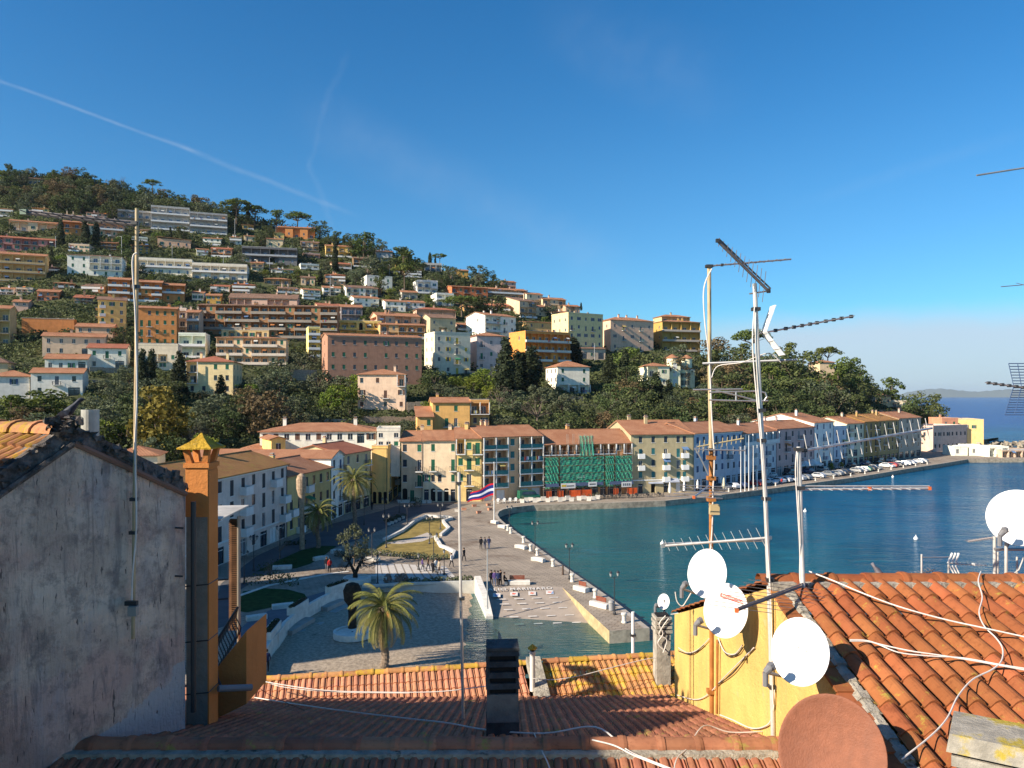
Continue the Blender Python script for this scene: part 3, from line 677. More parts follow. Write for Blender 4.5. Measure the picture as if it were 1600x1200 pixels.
# --- middle band
H('purple grey block', 'purple grey block with balconies left of centre on the slope', 533, 566, 504, 480, 16, 10, (.34, .32, .38), rows=['lll', 'lll'], right=['.', '.'], glass=GB)
H('brown loft block', 'brown apartment block with loft windows in a wide slate brown roof', 358, 464, 486, 466, 10, 12, Pk, 'gable', .42, rows=['lllwwlllw'], rc=TILEB, chim=3)
H('long brown apartment block', 'very long brown apartment block with four bands of balconies', 309, 527, 528, 478, 8, 12, (.30, .17, .10), rows=['lwlllwllllwllwll', 'llwllllwlllllwll', 'lllllwllllwlllll', 'nnnlllnnnlllllnn'], rc=TILEB, chim=4, rail='p', railm=wallm((.26, .235, .22)), pitch=.15)
H('peach gabled house', 'peach gabled house with red chimney at the right end of the long brown block', 497, 533, 500, 478, 24, 10, Pe, 'gable', .3, rows=['LLL', 'lll'], left=['.'], rc=TILER, chim=2)
H('orange balcony flats', 'orange brick flats with dark balconies at three heights above the yellow block', 169, 203, 470, 437, 20, 9, Or, rows=['ll', 'll', 'wl'], chim=0, rail='p', sh='green', glass=GB)
H('orange middle flats', 'middle section of the orange brick flats with blue awnings', 204, 253, 472, 441, 20, 9, Or, rows=['wll', 'lwl', 'lll'], chim=1, rail='p', glass=GB)
H('orange end flats', 'right end of the orange brick flats with bright blue glass doors', 254, 288, 472, 446, 20, 9, Or, rows=['ll', 'ww'], chim=0, rail='p', glass=GB)
H('yellow block', 'yellow four storey block with green shutters beside the tall orange building', 153, 197, 520, 469, 26, 11, Ye, rows=['dwn', 'dwn', 'dnn', 'ndn'], left=['l', 'l', 'l', 'l'], bal='w', chim=1, rc=TILEB)
H('tall orange building', 'tall deep orange building with green shutters on the left of the hill', 215, 276, 540, 482, 20, 13, Or, 'gable', .2, rows=['.nwww', 'ddwww', 'ddwww', 'wwdww'], left=['ll', 'll', 'll', 'll'], chim=2, near=True)
H('narrow pink house', 'narrow pale pink house with three stacked loggias', 277, 291, 524, 484, 12, 8, (.6, .52, .5), 'flat', rows=['l', 'l', 'l'], chim=1)
H('cluttered blue terrace house', 'small house with blue draped terraces beside the narrow pink house', 292, 311, 530, 488, 12, 9, (.5, .42, .36), rows=['LL', 'll', 'll'], glass=GB, chim=2)
H('pale green building', 'pale mint green building with four white recessed bays', 279, 321, 560, 523, 12, 9, (.62, .69, .64), 'flat', rows=['LL', 'LL'], right=(), railm=WHITE, chim=0, rail='p', sh='dark')
H('peach terraced block', 'peach and white terraced apartment block with a penthouse in the middle', 338, 447, 570, 528, 12, 12, Pe, 'hip', .12, rows=['llwllllw', 'lllwllll', 'lwllllwl'], chim=1, rail='p', railm=wallm((.62, .56, .52)))
H('peach penthouse', 'yellow peach penthouse storey on top of the terraced block', 346, 420, 529, 517, 12, 8, (.7, .5, .28), 'flat', rows=['wlwlwlw'], chim=2, par=.4, found=-1)
H('green roof annex', 'long grey green annex under the long brown apartment block', 432, 484, 531, 514, 10, 9, (.3, .38, .38), 'flat', rows=['lllll'], chim=0, par=.3, glass=GB)
H('yellow tower', 'narrow bright yellow tower of flats with white balconies', 482, 500, 558, 513, 20, 9, (.74, .6, .28), 'flat', rows=['L', 'L', 'L', 'L'], left=['.', '.'], rail='p', chim=0)
H('yellow penthouse', 'yellow roof terrace storey rising behind the large brown building', 492, 596, 528, 503, 14, 9, (.68, .52, .2), 'flat', rows=['nLLLLaLL', 'LLLLLLLL'], rail='p', railm=wallm((.7, .52, .16)), chim=2)
H('salmon shed roof house', 'white and salmon house with a broad tiled roof behind the yellow terrace', 589, 656, 520, 494, 24, 12, (.6, .38, .28), 'gable', .3, rows=['lnlln', 'LLnLL'], left=['l', '.'], chim=2)
H('red roof lookout', 'low house with red roof and chimney right behind the salmon house', 651, 712, 500, 484, 18, 9, (.5, .36, .3), 'hip', .3, rows=['lll'], rc=TILER, chim=1)
H('brown canopy house', 'house with brown roof terraces between yellow terrace and cream tower', 594, 664, 540, 508, 16, 9, (.56, .36, .2), 'gable', .2, rows=['lnlLl', 'LLlLL', 'nnnnn'], chim=1)
H('olive gabled house', 'olive grey gabled house with a small balcony left of the big white block', 672, 712, 524, 497, 26, 12, Ol, 'gable', .35, rows=['n.n', 'nLn'], left=['n..', 'l.n'], chim=0, rc=TILEB)
H('large brown building', 'very large brick brown building with three rows of green shutters', 512, 659, 602, 526, 22, 13, Br, 'gable', .17, rows=['nnnwnonwn', 'wwnw.wnww', 'wwnwnwnww', 'nnnn.nwn.'], left=['.n.', '.n.', '.n.', '.n.'], chim=2, near=True, band=[.985])
H('cream washing line building', 'cream building hung with yellow and red washing on its balconies', 679, 735, 585, 522, 26, 11, (.60, .58, .5), 'flat', rows=['nod.', 'nodo', 'wndn', '.ndd'], left=['nn', 'nn', 'nn', '..'], chim=2, sh='yellow')
H('big white block', 'tall white block with blind gabled left wall and grey balconies', 758, 806, 533, 494, 40, 14, (.74, .74, .73), 'gable', .25, rows=['lldn', 'lldn', 'lldn'], left=['..n.', '....', '....'], rail='g', chim=2)
H('lilac house', 'lilac house with terracotta roof and two small balconies', 745, 790, 580, 525, 24, 10, Li, 'hip', .3, rows=['dnn', 'dwn', 'nnn'], left=['.', '.', '.'], chim=0)
H('yellow and orange block', 'yellow and orange apartment block with long white balconies behind the cypresses', 821, 891, 580, 521, 30, 13, (.6, .27, .08), 'flat', rows=['lllllll', 'lLllLll', 'wwllnll', 'wwnnllw'], left=['..n.', '....', '....', '....'], rail='p', railm=wallm((.62, .6, .58)), chim=2)
H('low orange house', 'low orange house with sloping roof beside the cream balcony block', 822, 873, 524, 504, 24, 9, (.7, .46, .22), 'shed', .12, rows=['nnn', 'nn.'], left=['.', '.'], chim=0)
H('cream balcony block', 'cream five storey block with blue shutters and roof terrace railing', 888, 942, 556, 492, 32, 13, (.68, .56, .32), 'flat', rows=['woowo', 'dwddw', 'dooow', 'wdwdw', 'wnnnw'], left=['nnn', 'nnn', 'nnn', '...'], sh='blue', chim=2)
H('garage under cream block', 'low house with a brown roof in front of the cream balcony block', 906, 946, 561, 545, 20, 8, (.5, .42, .36), 'shed', .2, rows=['sns'], rc=TILEB, chim=0)
H('salmon hill building', 'salmon building with teal balconies and a red tiled roof on the hill', 954, 1021, 549, 501, 24, 14, (.62, .43, .34), 'hip', .3, rows=['wdwdn', 'ndndn', 'wdndw'], left=['nn', '..', '..'], bal='g', sh='grey', chim=3)
H('ochre terrace building', 'ochre building with wide open terraces at the right end of the hill', 1035, 1094, 549, 503, 18, 13, (.42, .29, .10), 'hip', .2, rows=['llll', 'llll', 'llll'], left=['nn', 'nn', 'nn'], rail='p', railm=wallm((.42, .38, .36)), chim=2)
H('ochre roof loft', 'small loft storey with flat tiled roof on the ochre terrace building', 1034, 1078, 505, 495, 18, 9, (.5, .4, .26), 'hip', .3, rows=['lll'], chim=1, found=-1)
# --- lower slope
H('orange garden wall house', 'long low orange building behind olive trees at the far left', 34, 116, 518, 499, 18, 4, (.5, .22, .09), 'flat', rows=(), chim=0, par=.3)
H('salmon cottage', 'salmon cottage with brown roof below the yellow block', 118, 176, 533, 511, 18, 10, Sa, rows=['nn.n', '....'], right=['n.'], chim=0, rc=TILE)
H('long cream cottage row', 'long cream and pink cottage with small windows and striped shade', 66, 163, 556, 526, 22, 9, (.62, .48, .38), rows=['nnnnn', 'nn.s.'], left=['n', 'n'], chim=1)
H('white cottage with green shutters', 'white two storey cottage with three green shutters and red roof', 137, 197, 577, 544, 20, 10, (.73, .71, .68), rows=['wdw', 'n.s'], right=['.', '.'], chim=0, rc=TILER, near=True)
H('low white shed house', 'low white house with a long red roof and green door left of the white cottage', 70, 136, 580, 561, 20, 9, Wh, 'gable', .35, rows=['nnws'], chim=0, rc=TILE)
H('white farmhouse', 'white farmhouse with an outside stair and long terracotta roof', 48, 129, 620, 583, 20, 9, (.72, .69, .69), rows=['ndn', 'n.s'], chim=0, near=True, sh='grey')
H('pale blue corner house', 'pale blue grey house cut by the left edge with one dark window', -20, 46, 624, 588, 20, 9, (.55, .57, .6), 'hip', .35, rows=['..o.', '....'], chim=0, sh='blue')
H('olive far left house', 'olive yellow house with dark openings at the left edge', -18, 15, 540, 482, 20, 9, (.42, .38, .22), rows=['ll', 'll', 'll'], chim=0)
H('tan far left cottage', 'tan cottage with brown roof at the left edge above the blue grey house', -26, 12, 588, 566, 20, 8, (.5, .4, .28), 'hip', .5, rows=['n.'], chim=0, rc=TILEB)
H('cream flat house', 'cream flat roofed house with green shutters behind the twin cypresses', 214, 278, 577, 540, 16, 10, (.68, .62, .52), 'flat', rows=['....', 'wlLw', 'nnn.'], chim=0)
H('yellow hip roofed villa', 'pale yellow villa with red hipped roof, green shutters and side balconies', 291, 364, 616, 565, 10, 16, (.70, .58, .36), 'hip', .28, rows=['l.ww', 'l.nn', 'nn.n'], right=['nww', 'nww', 'nww'], chim=2, near=True, rc=TILER)
H('peach villa', 'peach villa with a wide hipped roof and brown shutters above the quay houses', 559, 633, 641, 585, 6, 13, (.68, .52, .42), 'hip', .25, rows=['n.w..l', 'o..d.o', 'w..n.w'], left=(), chim=1, near=True, sh='brown', rc=TILE)
H('orange house with washing', 'orange house with green shutters and washing hung under a balcony', 676, 734, 686, 629, 10, 11, (.62, .38, .15), 'gable', .22, rows=['w.w.', '.dG.', 'w.w.'], chim=1, near=True)
H('orange side wing', 'darker orange right wing of the orange house with shaded terrace', 735, 764, 686, 628, 10, 9, (.56, .31, .13), 'flat', rows=['ll', 'no', 'nn'], chim=0, near=True, sh='dark')
H('orange annex', 'low orange annex with tiled lean-to roof left of the orange house', 652, 676, 690, 651, 10, 8, (.62, .38, .16), 'shed', .3, rows=['.w', '..'], chim=0, near=True)
H('white house among cypresses', 'white two storey house with hipped roof among the cypresses', 871, 921, 614, 573, 18, 12, (.72, .68, .64), 'hip', .38, rows=['w.w', 'w.w', 'lll'], left=['nnn', 'nnn', '...'], chim=0, near=True)
H('twin tower villa', 'cream wing of the villa with two round towers among the trees', 1012, 1046, 604, 572, 14, 10, (.72, .69, .58), 'hip', .3, rows=['ln', 'Ln'], chim=0)
H('stone tower house', 'square stone house with small window rising from the headland pines', 1281, 1304, 592, 566, 10, 10, (.56, .45, .33), 'hip', .3, rows=['.n', '..'], chim=0)
H('headland cottage', 'orange roofed cottage on the headland slope above the quay', 1368, 1392, 633, 619, 8, 8, (.66, .47, .3), 'hip', .35, rows=['n.n'], chim=1)
H('headland terrace house', 'white terraced house near the tip of the headland', 1393, 1421, 643, 628, 4, 8, (.7, .62, .5), 'flat', rows=['ln', 'LL'], chim=1)
# villa with two round towers
def twin_tower_villa():
    D = hill_D(1065, 606) ; root = empty('villa', P(1065, 606, D), R(10), 'cream villa with two round towers capped by little terracotta cones', 'villa')
    wm = wallm((.74, .70, .56)); b = MB(); k = D / F
    b.box(-21 * k, -2 * k, 0, 8, -4, 34 * k, wm); b.box(-2 * k, 26 * k, 2.5, 10, -4, 28 * k, wm)
    b.box(-2.2 * k, 26.2 * k, 2.4, 10.1, 28 * k, 28 * k + .3, WHITE)
    b.lathe([(8 * k, 0), (8 * k, 26 * k), (8.6 * k, 26 * k), (8.6 * k, 28 * k)], wm, 20, Matrix.Translation((9 * k, 3, 0)))
    b.obj('walls', root)
    for cx, cy in ((-11 * k, 3), (18 * k, 6)):
        q = MB(); T = Matrix.Translation((cx, cy, 0)); q.lathe([(8.5 * k, 27 * k), (8.5 * k, 47 * k)], wm, 24, T); q.obj('tower', root, smooth=False)
        q = MB(); q.lathe([(10 * k, 46.6 * k), (10 * k, 47.2 * k), (1, 51.5 * k), (.15, 53 * k)], TILE, 24, T); q.obj('roof', root)
    for x, y, z in ((-11, -.05, 30), (-11, -.05, 18), (-11, -.05, 6)): link('window', winsh_mesh(1.6, 2.0, 'white', 'w', GLASS), root, (x * k, y, z * k))
    for a in (-.9, -.3, .3, .9):
        for z in (4, 16): link('window', winsh_mesh(1.0, 2.0, 'dark', 'w', GLASS), root, ((9 + 8 * math.sin(a)) * k, 3 - 8 * k * math.cos(a) - .02, z * k), (0, 0, a))
    HOUSES.append(dict(short='twin tower villa', px0=1044, px1=1095, by=606, ey=560, D=D, A=root.location, u=(1, 0), w=12, dep=8, h=9, root=root, top=9))
twin_tower_villa()
# --- houses right behind the quay row
H('white house behind the quay', 'long white house with hipped terracotta roof behind the left quay row', 406, 588, 712, 674, 8, 14, Wh, 'hip', .2, rows=['nwnwnwnnwsn', '...........'], chim=2, Dadd=-25, sh='brown')
H('white flat roof extension', 'white flat roofed extension right of the long white house', 589, 625, 714, 674, 8, 12, (.66, .64, .6), 'flat', rows=['w.n', 'nnw', '...'], chim=0, Dadd=-30)
H('low ochre house', 'low ochre house with orange roof and white flue left of the white gable', 372, 424, 716, 704, 12, 9, Oc, 'hip', .3, rows=['....'], chim=0, Dadd=-18)
H('little yellow gabled house', 'little yellow gabled house squeezed before the long white house', 424, 446, 712, 686, 30, 8, Ye, 'gabley', .3, rows=['n'], chim=0, Dadd=-28)
H('cottage behind the gable wall', 'cottage with orange roof just behind the stained gable wall', 170, 246, 735, 712, 16, 9, (.62, .58, .5), 'hip', .35, rows=['.n.'], chim=0, Dadd=-12)
H('dark roofed shed', 'shed with a dark red roof below the orange roofed cottage', 216, 258, 760, 745, -8, 7, (.3, .25, .22), 'gable', .4, rows=['..'], chim=0, rc=tile_mat('roof_dark', (.09, .05, .05), (.13, .07, .06)), Dadd=-26)
H('pinkish corner house', 'small pinkish house with orange roof left of the orange chimney', 262, 298, 772, 748, 10, 10, (.55, .42, .38), 'hip', .35, rows=['.s'], chim=0, Dadd=-24)
# --- left quay row, fronts turned to the right
def gp(px, py): return G(px, py)
def row_house(short, label, pA, pB, ey, dep, wall, rf, rows, **o):
    """front-left ground point pA and front-right ground point pB in image; ey: eave row over pB"""
    A, B = G(*pA), G(*pB); d = B - A; yaw = math.degrees(math.atan2(d.y, d.x)); w = d.length
    h = (pB[1] - ey) / F * B.y
    root = empty('house', A, R(yaw), label, 'house', 'houses along the left street' if pB[0] < 640 else 'houses along the quay'); wm = wallm(wall); b = MB(); o['near'] = o.get('near', True)
    facade(root, b, Matrix.Identity(4), w, h, rows, wm, o, 0)
    Tr = Matrix.Translation((w, 0, 0)) @ Matrix.Rotation(R(90), 4, 'Z'); Tl = Matrix.Translation((0, dep, 0)) @ Matrix.Rotation(R(-90), 4, 'Z')
    for T, k in ((Tr, 'right'), (Tl, 'left')):
        if o.get(k): facade(root, b, T, dep, h, o[k], wm, o)
        else: wall_grid(b, T, dep, h, [], wm, 0)
    b.face([(0, dep, 0), (w, dep, 0), (w, dep, h), (0, dep, h)], wm)
    pt = o.get('pitch', .3)
    if rf == 'gable':
        for x in (0, w): b.face([(x, 0, h), (x, dep, h), (x, dep / 2, h + pt * dep / 2)], wm)
    if rf == 'gabley':
        for y in (0, dep): b.face([(0, y, h), (w, y, h), (w / 2, y, h + pt * w / 2)], wm)
    if rf == 'shed':
        for x in (0, w): b.face([(x, 0, h), (x, dep, h), (x, dep, h + pt * dep)], wm)
        b.face([(0, dep, h), (w, dep, h), (w, dep, h + pt * dep), (0, dep, h + pt * dep)], wm)
    gf = o.get('base')
    if gf: b.box(-.03, w + .03, -.06, 0, h * gf - .12, h * gf + .12, WHITE)
    b.box(-.05, w + .05, -.12, -.0, h - .35, h - .12, WHITE if o.get('corn') else wm)
    b.obj('walls', root)
    top = roof(root, w, dep, h, rf, o.get('rc', TILE), pt, wm=wm, chim=o.get('chim', 1), seed=int(pA[0]), par=o.get('par', .7), ov=.4)
    # drainpipe
    q = MB(); q.tube([(w - .2, -.1, h - .4), (w - .2, -.1, 0)], .05, IRON, 6); q.obj('drainpipe', root)
    HOUSES.append(dict(short=short, px0=min(pA[0], pB[0]), px1=max(pA[0], pB[0]), by=max(pA[1], pB[1]), ey=ey, D=(A.y + B.y) / 2, A=A, u=(d.x / w, d.y / w), w=w, dep=dep, h=h, root=root, top=top))
    return root, w, h
RH = row_house
PW = (.56, .50, .50)
RH('long pink and white house', 'long pinkish white house with balustraded balconies and a tiled roof on the left street', (268, 915), (448, 839), 725, 12, PW, 'gable', ['wdwwddnddw', 'DDwDDDnDDD', 'DDwDDDwDDD', 'svssvSnsvs'], sh='dark', bal='w', rc=TILEO, corn=1, base=.25, bd=1.0)
RH('yellow street house', 'yellow street house with dark shutters right of the long pinkish house', (449, 838.5), (517, 813), 730, 12, (.48, .40, .2), 'gable', ['.ddnwn', 'Dddwnw', 'nDsvss'], sh='dark', rc=TILE, bal='w', base=.3)
RH('tall blue fronted house', 'tall house with white blind gable and blue shaded front behind the palms', (517, 813), (537, 804), 711, 26, (.76, .75, .73), 'gabley', ['nd', 'nd', 'nd', 'ss'], sh='blue', pitch=.32, rc=TILE, chim=0)
RH('grey yellow house', 'grey yellow house with balconies and a long red roof', (537, 804), (579, 790), 703, 12, (.47, .42, .28), 'gable', ['wnd', 'nwd', 'ndn', 'sss'], sh='grey', rc=TILER, pitch=.25)
RH('bright yellow corner house', 'bright yellow corner house with blind wall and white balconies at its side', (581, 787.5), (606, 787.5), 698, 14, (.74, .47, .19), 'flat', ['...', '...', '...', 'aaa'], right=['dd', 'dd', 'dd', 'ss'], sh='grey', rc=TILER, bal='w', near=True, par=.3)
# --- main quay row
RH('shadowed brown house', 'brown house with small balconies in the shaded corner of the quay', (627, 784), (661, 784), 689, 11, (.52, .40, .30), 'gable', ['n.w', 'n.d', 'n.d', 'ad.'], sh='green', bal='r')
RH('cream awning house', 'cream house with pale green shutters and a white awning at street level', (661, 784), (713, 783.5), 688, 11, (.68, .56, .42), 'gable', ['.w..w', '.d..d', 'onn.w', 'sasas'], sh='green', rc=TILE)
RH('yellow green shutter house', 'yellow house with green shutters and two long balconies facing the flagpole', (713, 783.5), (753, 783), 685, 12, (.68, .52, .24), 'gable', ['lwd', 'wdw', 'wd.', '.s.'], sh='green', rc=TILE, chim=2)
RH('salmon loggia building', 'salmon building with two columns of white framed green balconies', (754, 783), (846, 777), 681, 13, (.60, .40, .27), 'gable', ['llwll', 'llwll', 'llwll', 'llwll', 'vv.vv'], sh='teal', rail='g', railm=SHUT['teal'], rc=TILE, chim=2)
RH('scaffolded building', 'orange building under renovation wrapped in green netting and scaffolding', (847, 777), (985, 771), 692, 12, (.58, .30, .14), 'gable', ['lllll.lllnl', 'dddddddddd.', 'dndndndndn.', 'dndndndndn.', 'ssssssssss.'], sh='brown', rc=TILE, chim=1, pitch=.45)
RH('olive beige building', 'olive beige building with white balconies and teal shutters beside the scaffolding', (986, 771), (1084, 768.5), 678, 18, (.36, .32, .22), 'gable', ['.n.n.n.nn.', '.d.w.d.dd.', '.d.n.d.dd.', '.w.w.d.dd.', '.s.a.s.vs.'], sh='teal', bal='w', rc=TILE, chim=2, base=.22)
RH('big blue building', 'big blue building with white eaves and continuous wooden balcony rails', (1085, 768.5), (1160, 756.5), 673, 14, (.34, .42, .56), 'gable', ['wndnwnnw', 'wddwddww', 'wnwnwnnw', 'ssSsvsSs'], sh='blue', rc=TILE, corn=1, chim=1)
RH('pale blue and white building', 'pale blue building with a white railed top floor', (1160, 756.5), (1213, 744.5), 673, 13, (.46, .52, .62), 'gable', ['lldll', 'wdwdw', 'wdwdw', 'sssvs'], sh='blue', rc=TILE, rail='g', railm=WHITE, chim=1)
RH('pink quay building', 'dusty pink building behind the white party tents', (1213, 744.5), (1272, 735.5), 667, 12, (.46, .34, .36), 'gable', ['wdwdww', 'ndwndw', 'wnddnw', 'SssssS'], sh='dark', rc=TILE, chim=2)
RH('tall white and blue house', 'tall narrow house with sunlit white gable and sky blue front', (1272, 735.5), (1302, 730), 659, 20, (.66, .69, .74), 'gable', ['www', 'wdw', 'wdw', 'ndn', 'sss'], sh='blue', rc=TILE, chim=1, pitch=.25)
RH('low blue house', 'light blue house with blue shutters between taller neighbours', (1302, 730), (1323, 727), 669, 12, (.46, .54, .68), 'flat', ['ww', 'dd', 'dd', 'ss'], sh='blue', par=.8, chim=1)
RH('pale green quay house', 'pale green quay house with white balconies', (1323, 727), (1350, 724.3), 661, 13, (.48, .5, .42), 'gable', ['dww', 'Dww', 'Dww', 'nsn', 'sss'], sh='dark', rc=TILE, chim=1)
RH('dark ochre quay house', 'dark ochre house with brown balconies in the middle of the quay row', (1350, 724.3), (1372, 721.5), 658, 13, (.30, .22, .10), 'gable', ['ddd', 'ddd', 'ddd', 'www', 'sss'], sh='dark', rc=TILEO, chim=1)
RH('ochre quay house', 'ochre house with slim windows near the far end of the quay', (1372, 721.5), (1404, 717.2), 656, 13, (.33, .26, .14), 'gable', ['wwdww', 'dwwdw', 'wdwwd', 'wwwww', 'sssss'], sh='dark', rc=TILEO, chim=2)
RH('grey end house', 'grey house closing the far end of the tall quay row', (1404, 717.2), (1439, 712.2), 652, 13, (.37, .35, .32), 'gable', ['wwww', 'dwdw', 'wwdw', 'nnnn', 'ssss'], sh='dark', rc=TILE, chim=1)
RH('long pink harbour office', 'long low pink grey building with flat roof beyond the tall quay row', (1458, 706), (1511, 703), 667, 14, (.52, .42, .40), 'flat', ['wowowwnw', 'wwwwwwww'], left=['.n', '..'], sh='dark', par=.9, chim=0)
H('cream cube annex', 'small sunlit cream cube attached to the long pink harbour building', 1436, 1457, 700, 669, 20, 9, (.74, .66, .5), 'flat', rows=['.n', '..'], z=0, chim=0)
H('plain yellow block', 'plain windowless yellow block at the water edge below the open sea', 1487, 1537, 694, 656, -14, 20, (.66, .50, .25), 'flat', rows=['..nn.', '.....'], z=0.5, chim=0, par=.3)
H('red terrace house', 'low house with red parapet terrace in front of the sea', 1472, 1497, 668, 655, 6, 9, (.5, .25, .18), 'flat', rows=['nn'], z=8, chim=1)
for i, (a, c, y0, y1, lb) in enumerate(((1491, 1512, 712, 699, 'white flat roofed bathing hut left of the gate by the water'), (1516, 1539, 712, 697, 'white bathing house with a low white wall in the middle of the lido'), (1546, 1576, 714, 699, 'white lido bar with dark open front near the right edge'))):
    H('lido hut', lb, a, c, y0, y1, 2, 7, Wh, 'flat', rows=['n.' if i < 2 else 'lsl'], z=0, chim=0, par=.4, cat='bathing hut')
H('lido restaurant', 'long low lido restaurant with dark windows and green edge roof', 1566, 1640, 715, 704, 2, 9, (.5, .4, .34), 'flat', rows=['lllllll'], z=0, chim=0, par=.3, cat='restaurant')
# --- scaffolding and netting on the building under repair
def scaffold():
    A, B = G(847, 777), G(985, 771); d = B - A; w = d.length; yaw = math.atan2(d.y, d.x); h = (771 - 692) / F * B.y
    root = empty('scaffolding', A, yaw, 'steel scaffolding with planks in front of the orange building under repair', 'scaffolding')
    pm = mat('scaffold_pipe', (.42, .36, .3), .5, .5, .6, var=.2); wood = mat('scaffold_plank', (.38, .26, .14), .9, .1, var=.2)
    net = bpy.data.materials.new('green_netting'); net.use_nodes = True; t = net.node_tree; bs = t.nodes['Principled BSDF']
    bs.inputs['Base Color'].default_value = (.035, .34, .22, 1); bs.inputs['Roughness'].default_value = .8
    nn = N(t, 'ShaderNodeTexNoise', i_Scale=.9, i_Detail=4.0); tc_ = N(t, 'ShaderNodeTexCoord'); LK(t, tc_.outputs['Object'], nn.inputs['Vector'])
    trn = N(t, 'ShaderNodeBsdfTransparent'); mx = N(t, 'ShaderNodeMixShader')
    LK(t, SMOOTH(t, nn.outputs[0], .2, .75, True), mx.inputs[0]); mr = mx
    mp_ = N(t, 'ShaderNodeMapRange'); LK(t, nn.outputs[0], mp_.inputs[0]); mp_.inputs[1].default_value = .3; mp_.inputs[2].default_value = .7; mp_.inputs[3].default_value = .86; mp_.inputs[4].default_value = .5
    mp_.inputs[3].default_value = .8; mp_.inputs[4].default_value = .42; LK(t, mp_.outputs[0], mx.inputs[0]); LK(t, trn.outputs[0], mx.inputs[1]); LK(t, bs.outputs[0], mx.inputs[2]); LK(t, mx.outputs[0], t.nodes['Material Output'].inputs[0])
    nb = 15; lv = [1.85, 3.45, 5.05, 6.65, 8.6]
    for i in range(nb + 1):
        x = w * i / nb
        for y in (-1.0, -.25):
            q = MB(); q.tube([(x, y, 0), (x, y, h + (2.2 if 4 <= i <= 8 else -.8 + (i % 3) * .4))], .035, pm, 6); q.obj('upright', root)
    for z in lv:
        if z > h: continue
        q = MB(); q.box(-.2, w + .2, -1.0, -.25, z - .06, z, wood); q.obj('platform', root)
        q = MB(); q.tube([(-.3, -1.04, z + 1), (w + .3, -1.04, z + 1)], .03, pm, 6); q.obj('guard_rail', root)
    def n_(x0, x1, z0, z1):
        q = MB(); n = 14; rn = random.Random(int(x0 * 9 + z0)); vs = []
        for i in range(n + 1):
            for j in range(5): vs.append((x0 + (x1 - x0) * i / n, -1.12 - .12 * math.sin(i * 1.9 + j) - rn.uniform(0, .05), z0 + (z1 - z0) * j / 4))
        q.raw(vs, [(i * 5 + j, i * 5 + 5 + j, i * 5 + 6 + j, i * 5 + 1 + j) for i in range(n) for j in range(4)], net); q.obj('netting', root)
    k = w / 138.0
    for zz in range(5):
        z0 = (1.9, 3.5, 5.1, 6.7, 8.0)[zz]; z1 = (3.4, 5.0, 6.6, 7.9, 8.5)[zz]
        n_(2 * k, 22 * k, z0, z1); n_(24 * k, 92 * k, z0, z1); n_(94 * k, 108 * k, z0, z1); n_(110 * k, 137 * k, z0, z1)
    n_(54 * k, 76 * k, 8.7, 13.0)
    q = MB(); bl = mat('blue_sheet', (.05, .07, .13), .6, .3)
    for a, c in ((2, 22), (33, 90), (100, 138)): q.raw([(a * k, -1.15, 3.0), (c * k, -1.15, 3.0), (c * k, -1.6, 2.3), (a * k, -1.6, 2.3)], [(0, 1, 2, 3)], bl)
    q.obj('dust_sheet', root)
    # printed banners and orange barrier fencing
    for a, c, z0, z1, lb in ((24, 46, 1.9, 3.0, 'white banner with a yellow mark tied to the scaffold netting'), (66, 79, 2.1, 3.1, 'small white banner with dark lettering on the scaffold netting'), (118, 134, 1.7, 2.8, 'crooked white banner at the right end of the scaffold')):
        q = MB(); q.box(a * k, c * k, -1.78, -1.75, z0, z1, WHITE)
        if a == 24: q.box((a + 1) * k, (a + 8) * k, -1.8, -1.782, z0 + .35, z1 - .3, SHUT['yellow']); q.box((a + 9) * k, (c - 2) * k, -1.8, -1.782, z0 + .4, z0 + .6, IRON)
        elif a == 66: q.box((a + 1.5) * k, (c - 2) * k, -1.8, -1.782, z0 + .4, z0 + .62, IRON)
        else:
            for j in range(4): q.box((a + 2 + 3.2 * j) * k, (a + 4 + 3.2 * j) * k, -1.8, -1.782, z0 + .3, z1 - .3, SHUT['grey'])
        o = q.obj('banner', loc=A, rot=(0, 0, yaw)); tag(o, lb, 'banner', 'banners on the scaffolding')
    om = mat('orange_mesh', (.75, .12, .03), .7, .2, var=.2)
    for a, c, lb in ((1, 9, 'leftmost panel of the orange barrier fencing'), (18, 27, 'crumpled orange barrier panel beside the dark doorway'), (36, 70, 'longest panel of orange barrier fencing under the scaffold'), (104, 112, 'orange barrier panel beside the white chairs'), (126, 142, 'orange barrier panel at the right end of the scaffold')):
        q = MB(); q.box(a * k, c * k, -2.1, -2.06, .15, 1.5, om)
        for x in (a, (a + c) / 2, c): q.tube([(x * k, -2.15, 0), (x * k, -2.15, 1.6)], .03, IRON, 5)
        o = q.obj('barrier_fence', loc=A, rot=(0, 0, yaw)); tag(o, lb, 'barrier', 'orange barriers at the building site')
scaffold()
def awning(px, py, w, col, lb, ztop=3.0):
    g = G(px, py); b = MB(); m = mat('awning_' + col[0], col[1], .8, .1); b.raw([(-w / 2, 0, ztop), (w / 2, 0, ztop), (w / 2, -1.6, ztop - .7), (-w / 2, -1.6, ztop - .7), (w / 2, -1.6, ztop - .95), (-w / 2, -1.6, ztop - .95)], [(0, 1, 2, 3), (3, 2, 4, 5)], m)
    for s in (-1, 1): b.tube([(s * w / 2, 0, ztop - .9), (s * w / 2, -1.55, ztop - .75)], .03, IRON, 5)
    o = b.obj('awning', loc=g, rot=(0, 0, R(5))); tag(o, lb, 'awning', 'awnings on the quay houses')
awning(690, 782, 3.4, ('cream', (.75, .72, .62)), 'cream awning over a dark doorway of the cream house')
awning(655, 782, 1.6, ('white', (.7, .72, .78)), 'small round white awning on the shadowed brown house', 2.9)
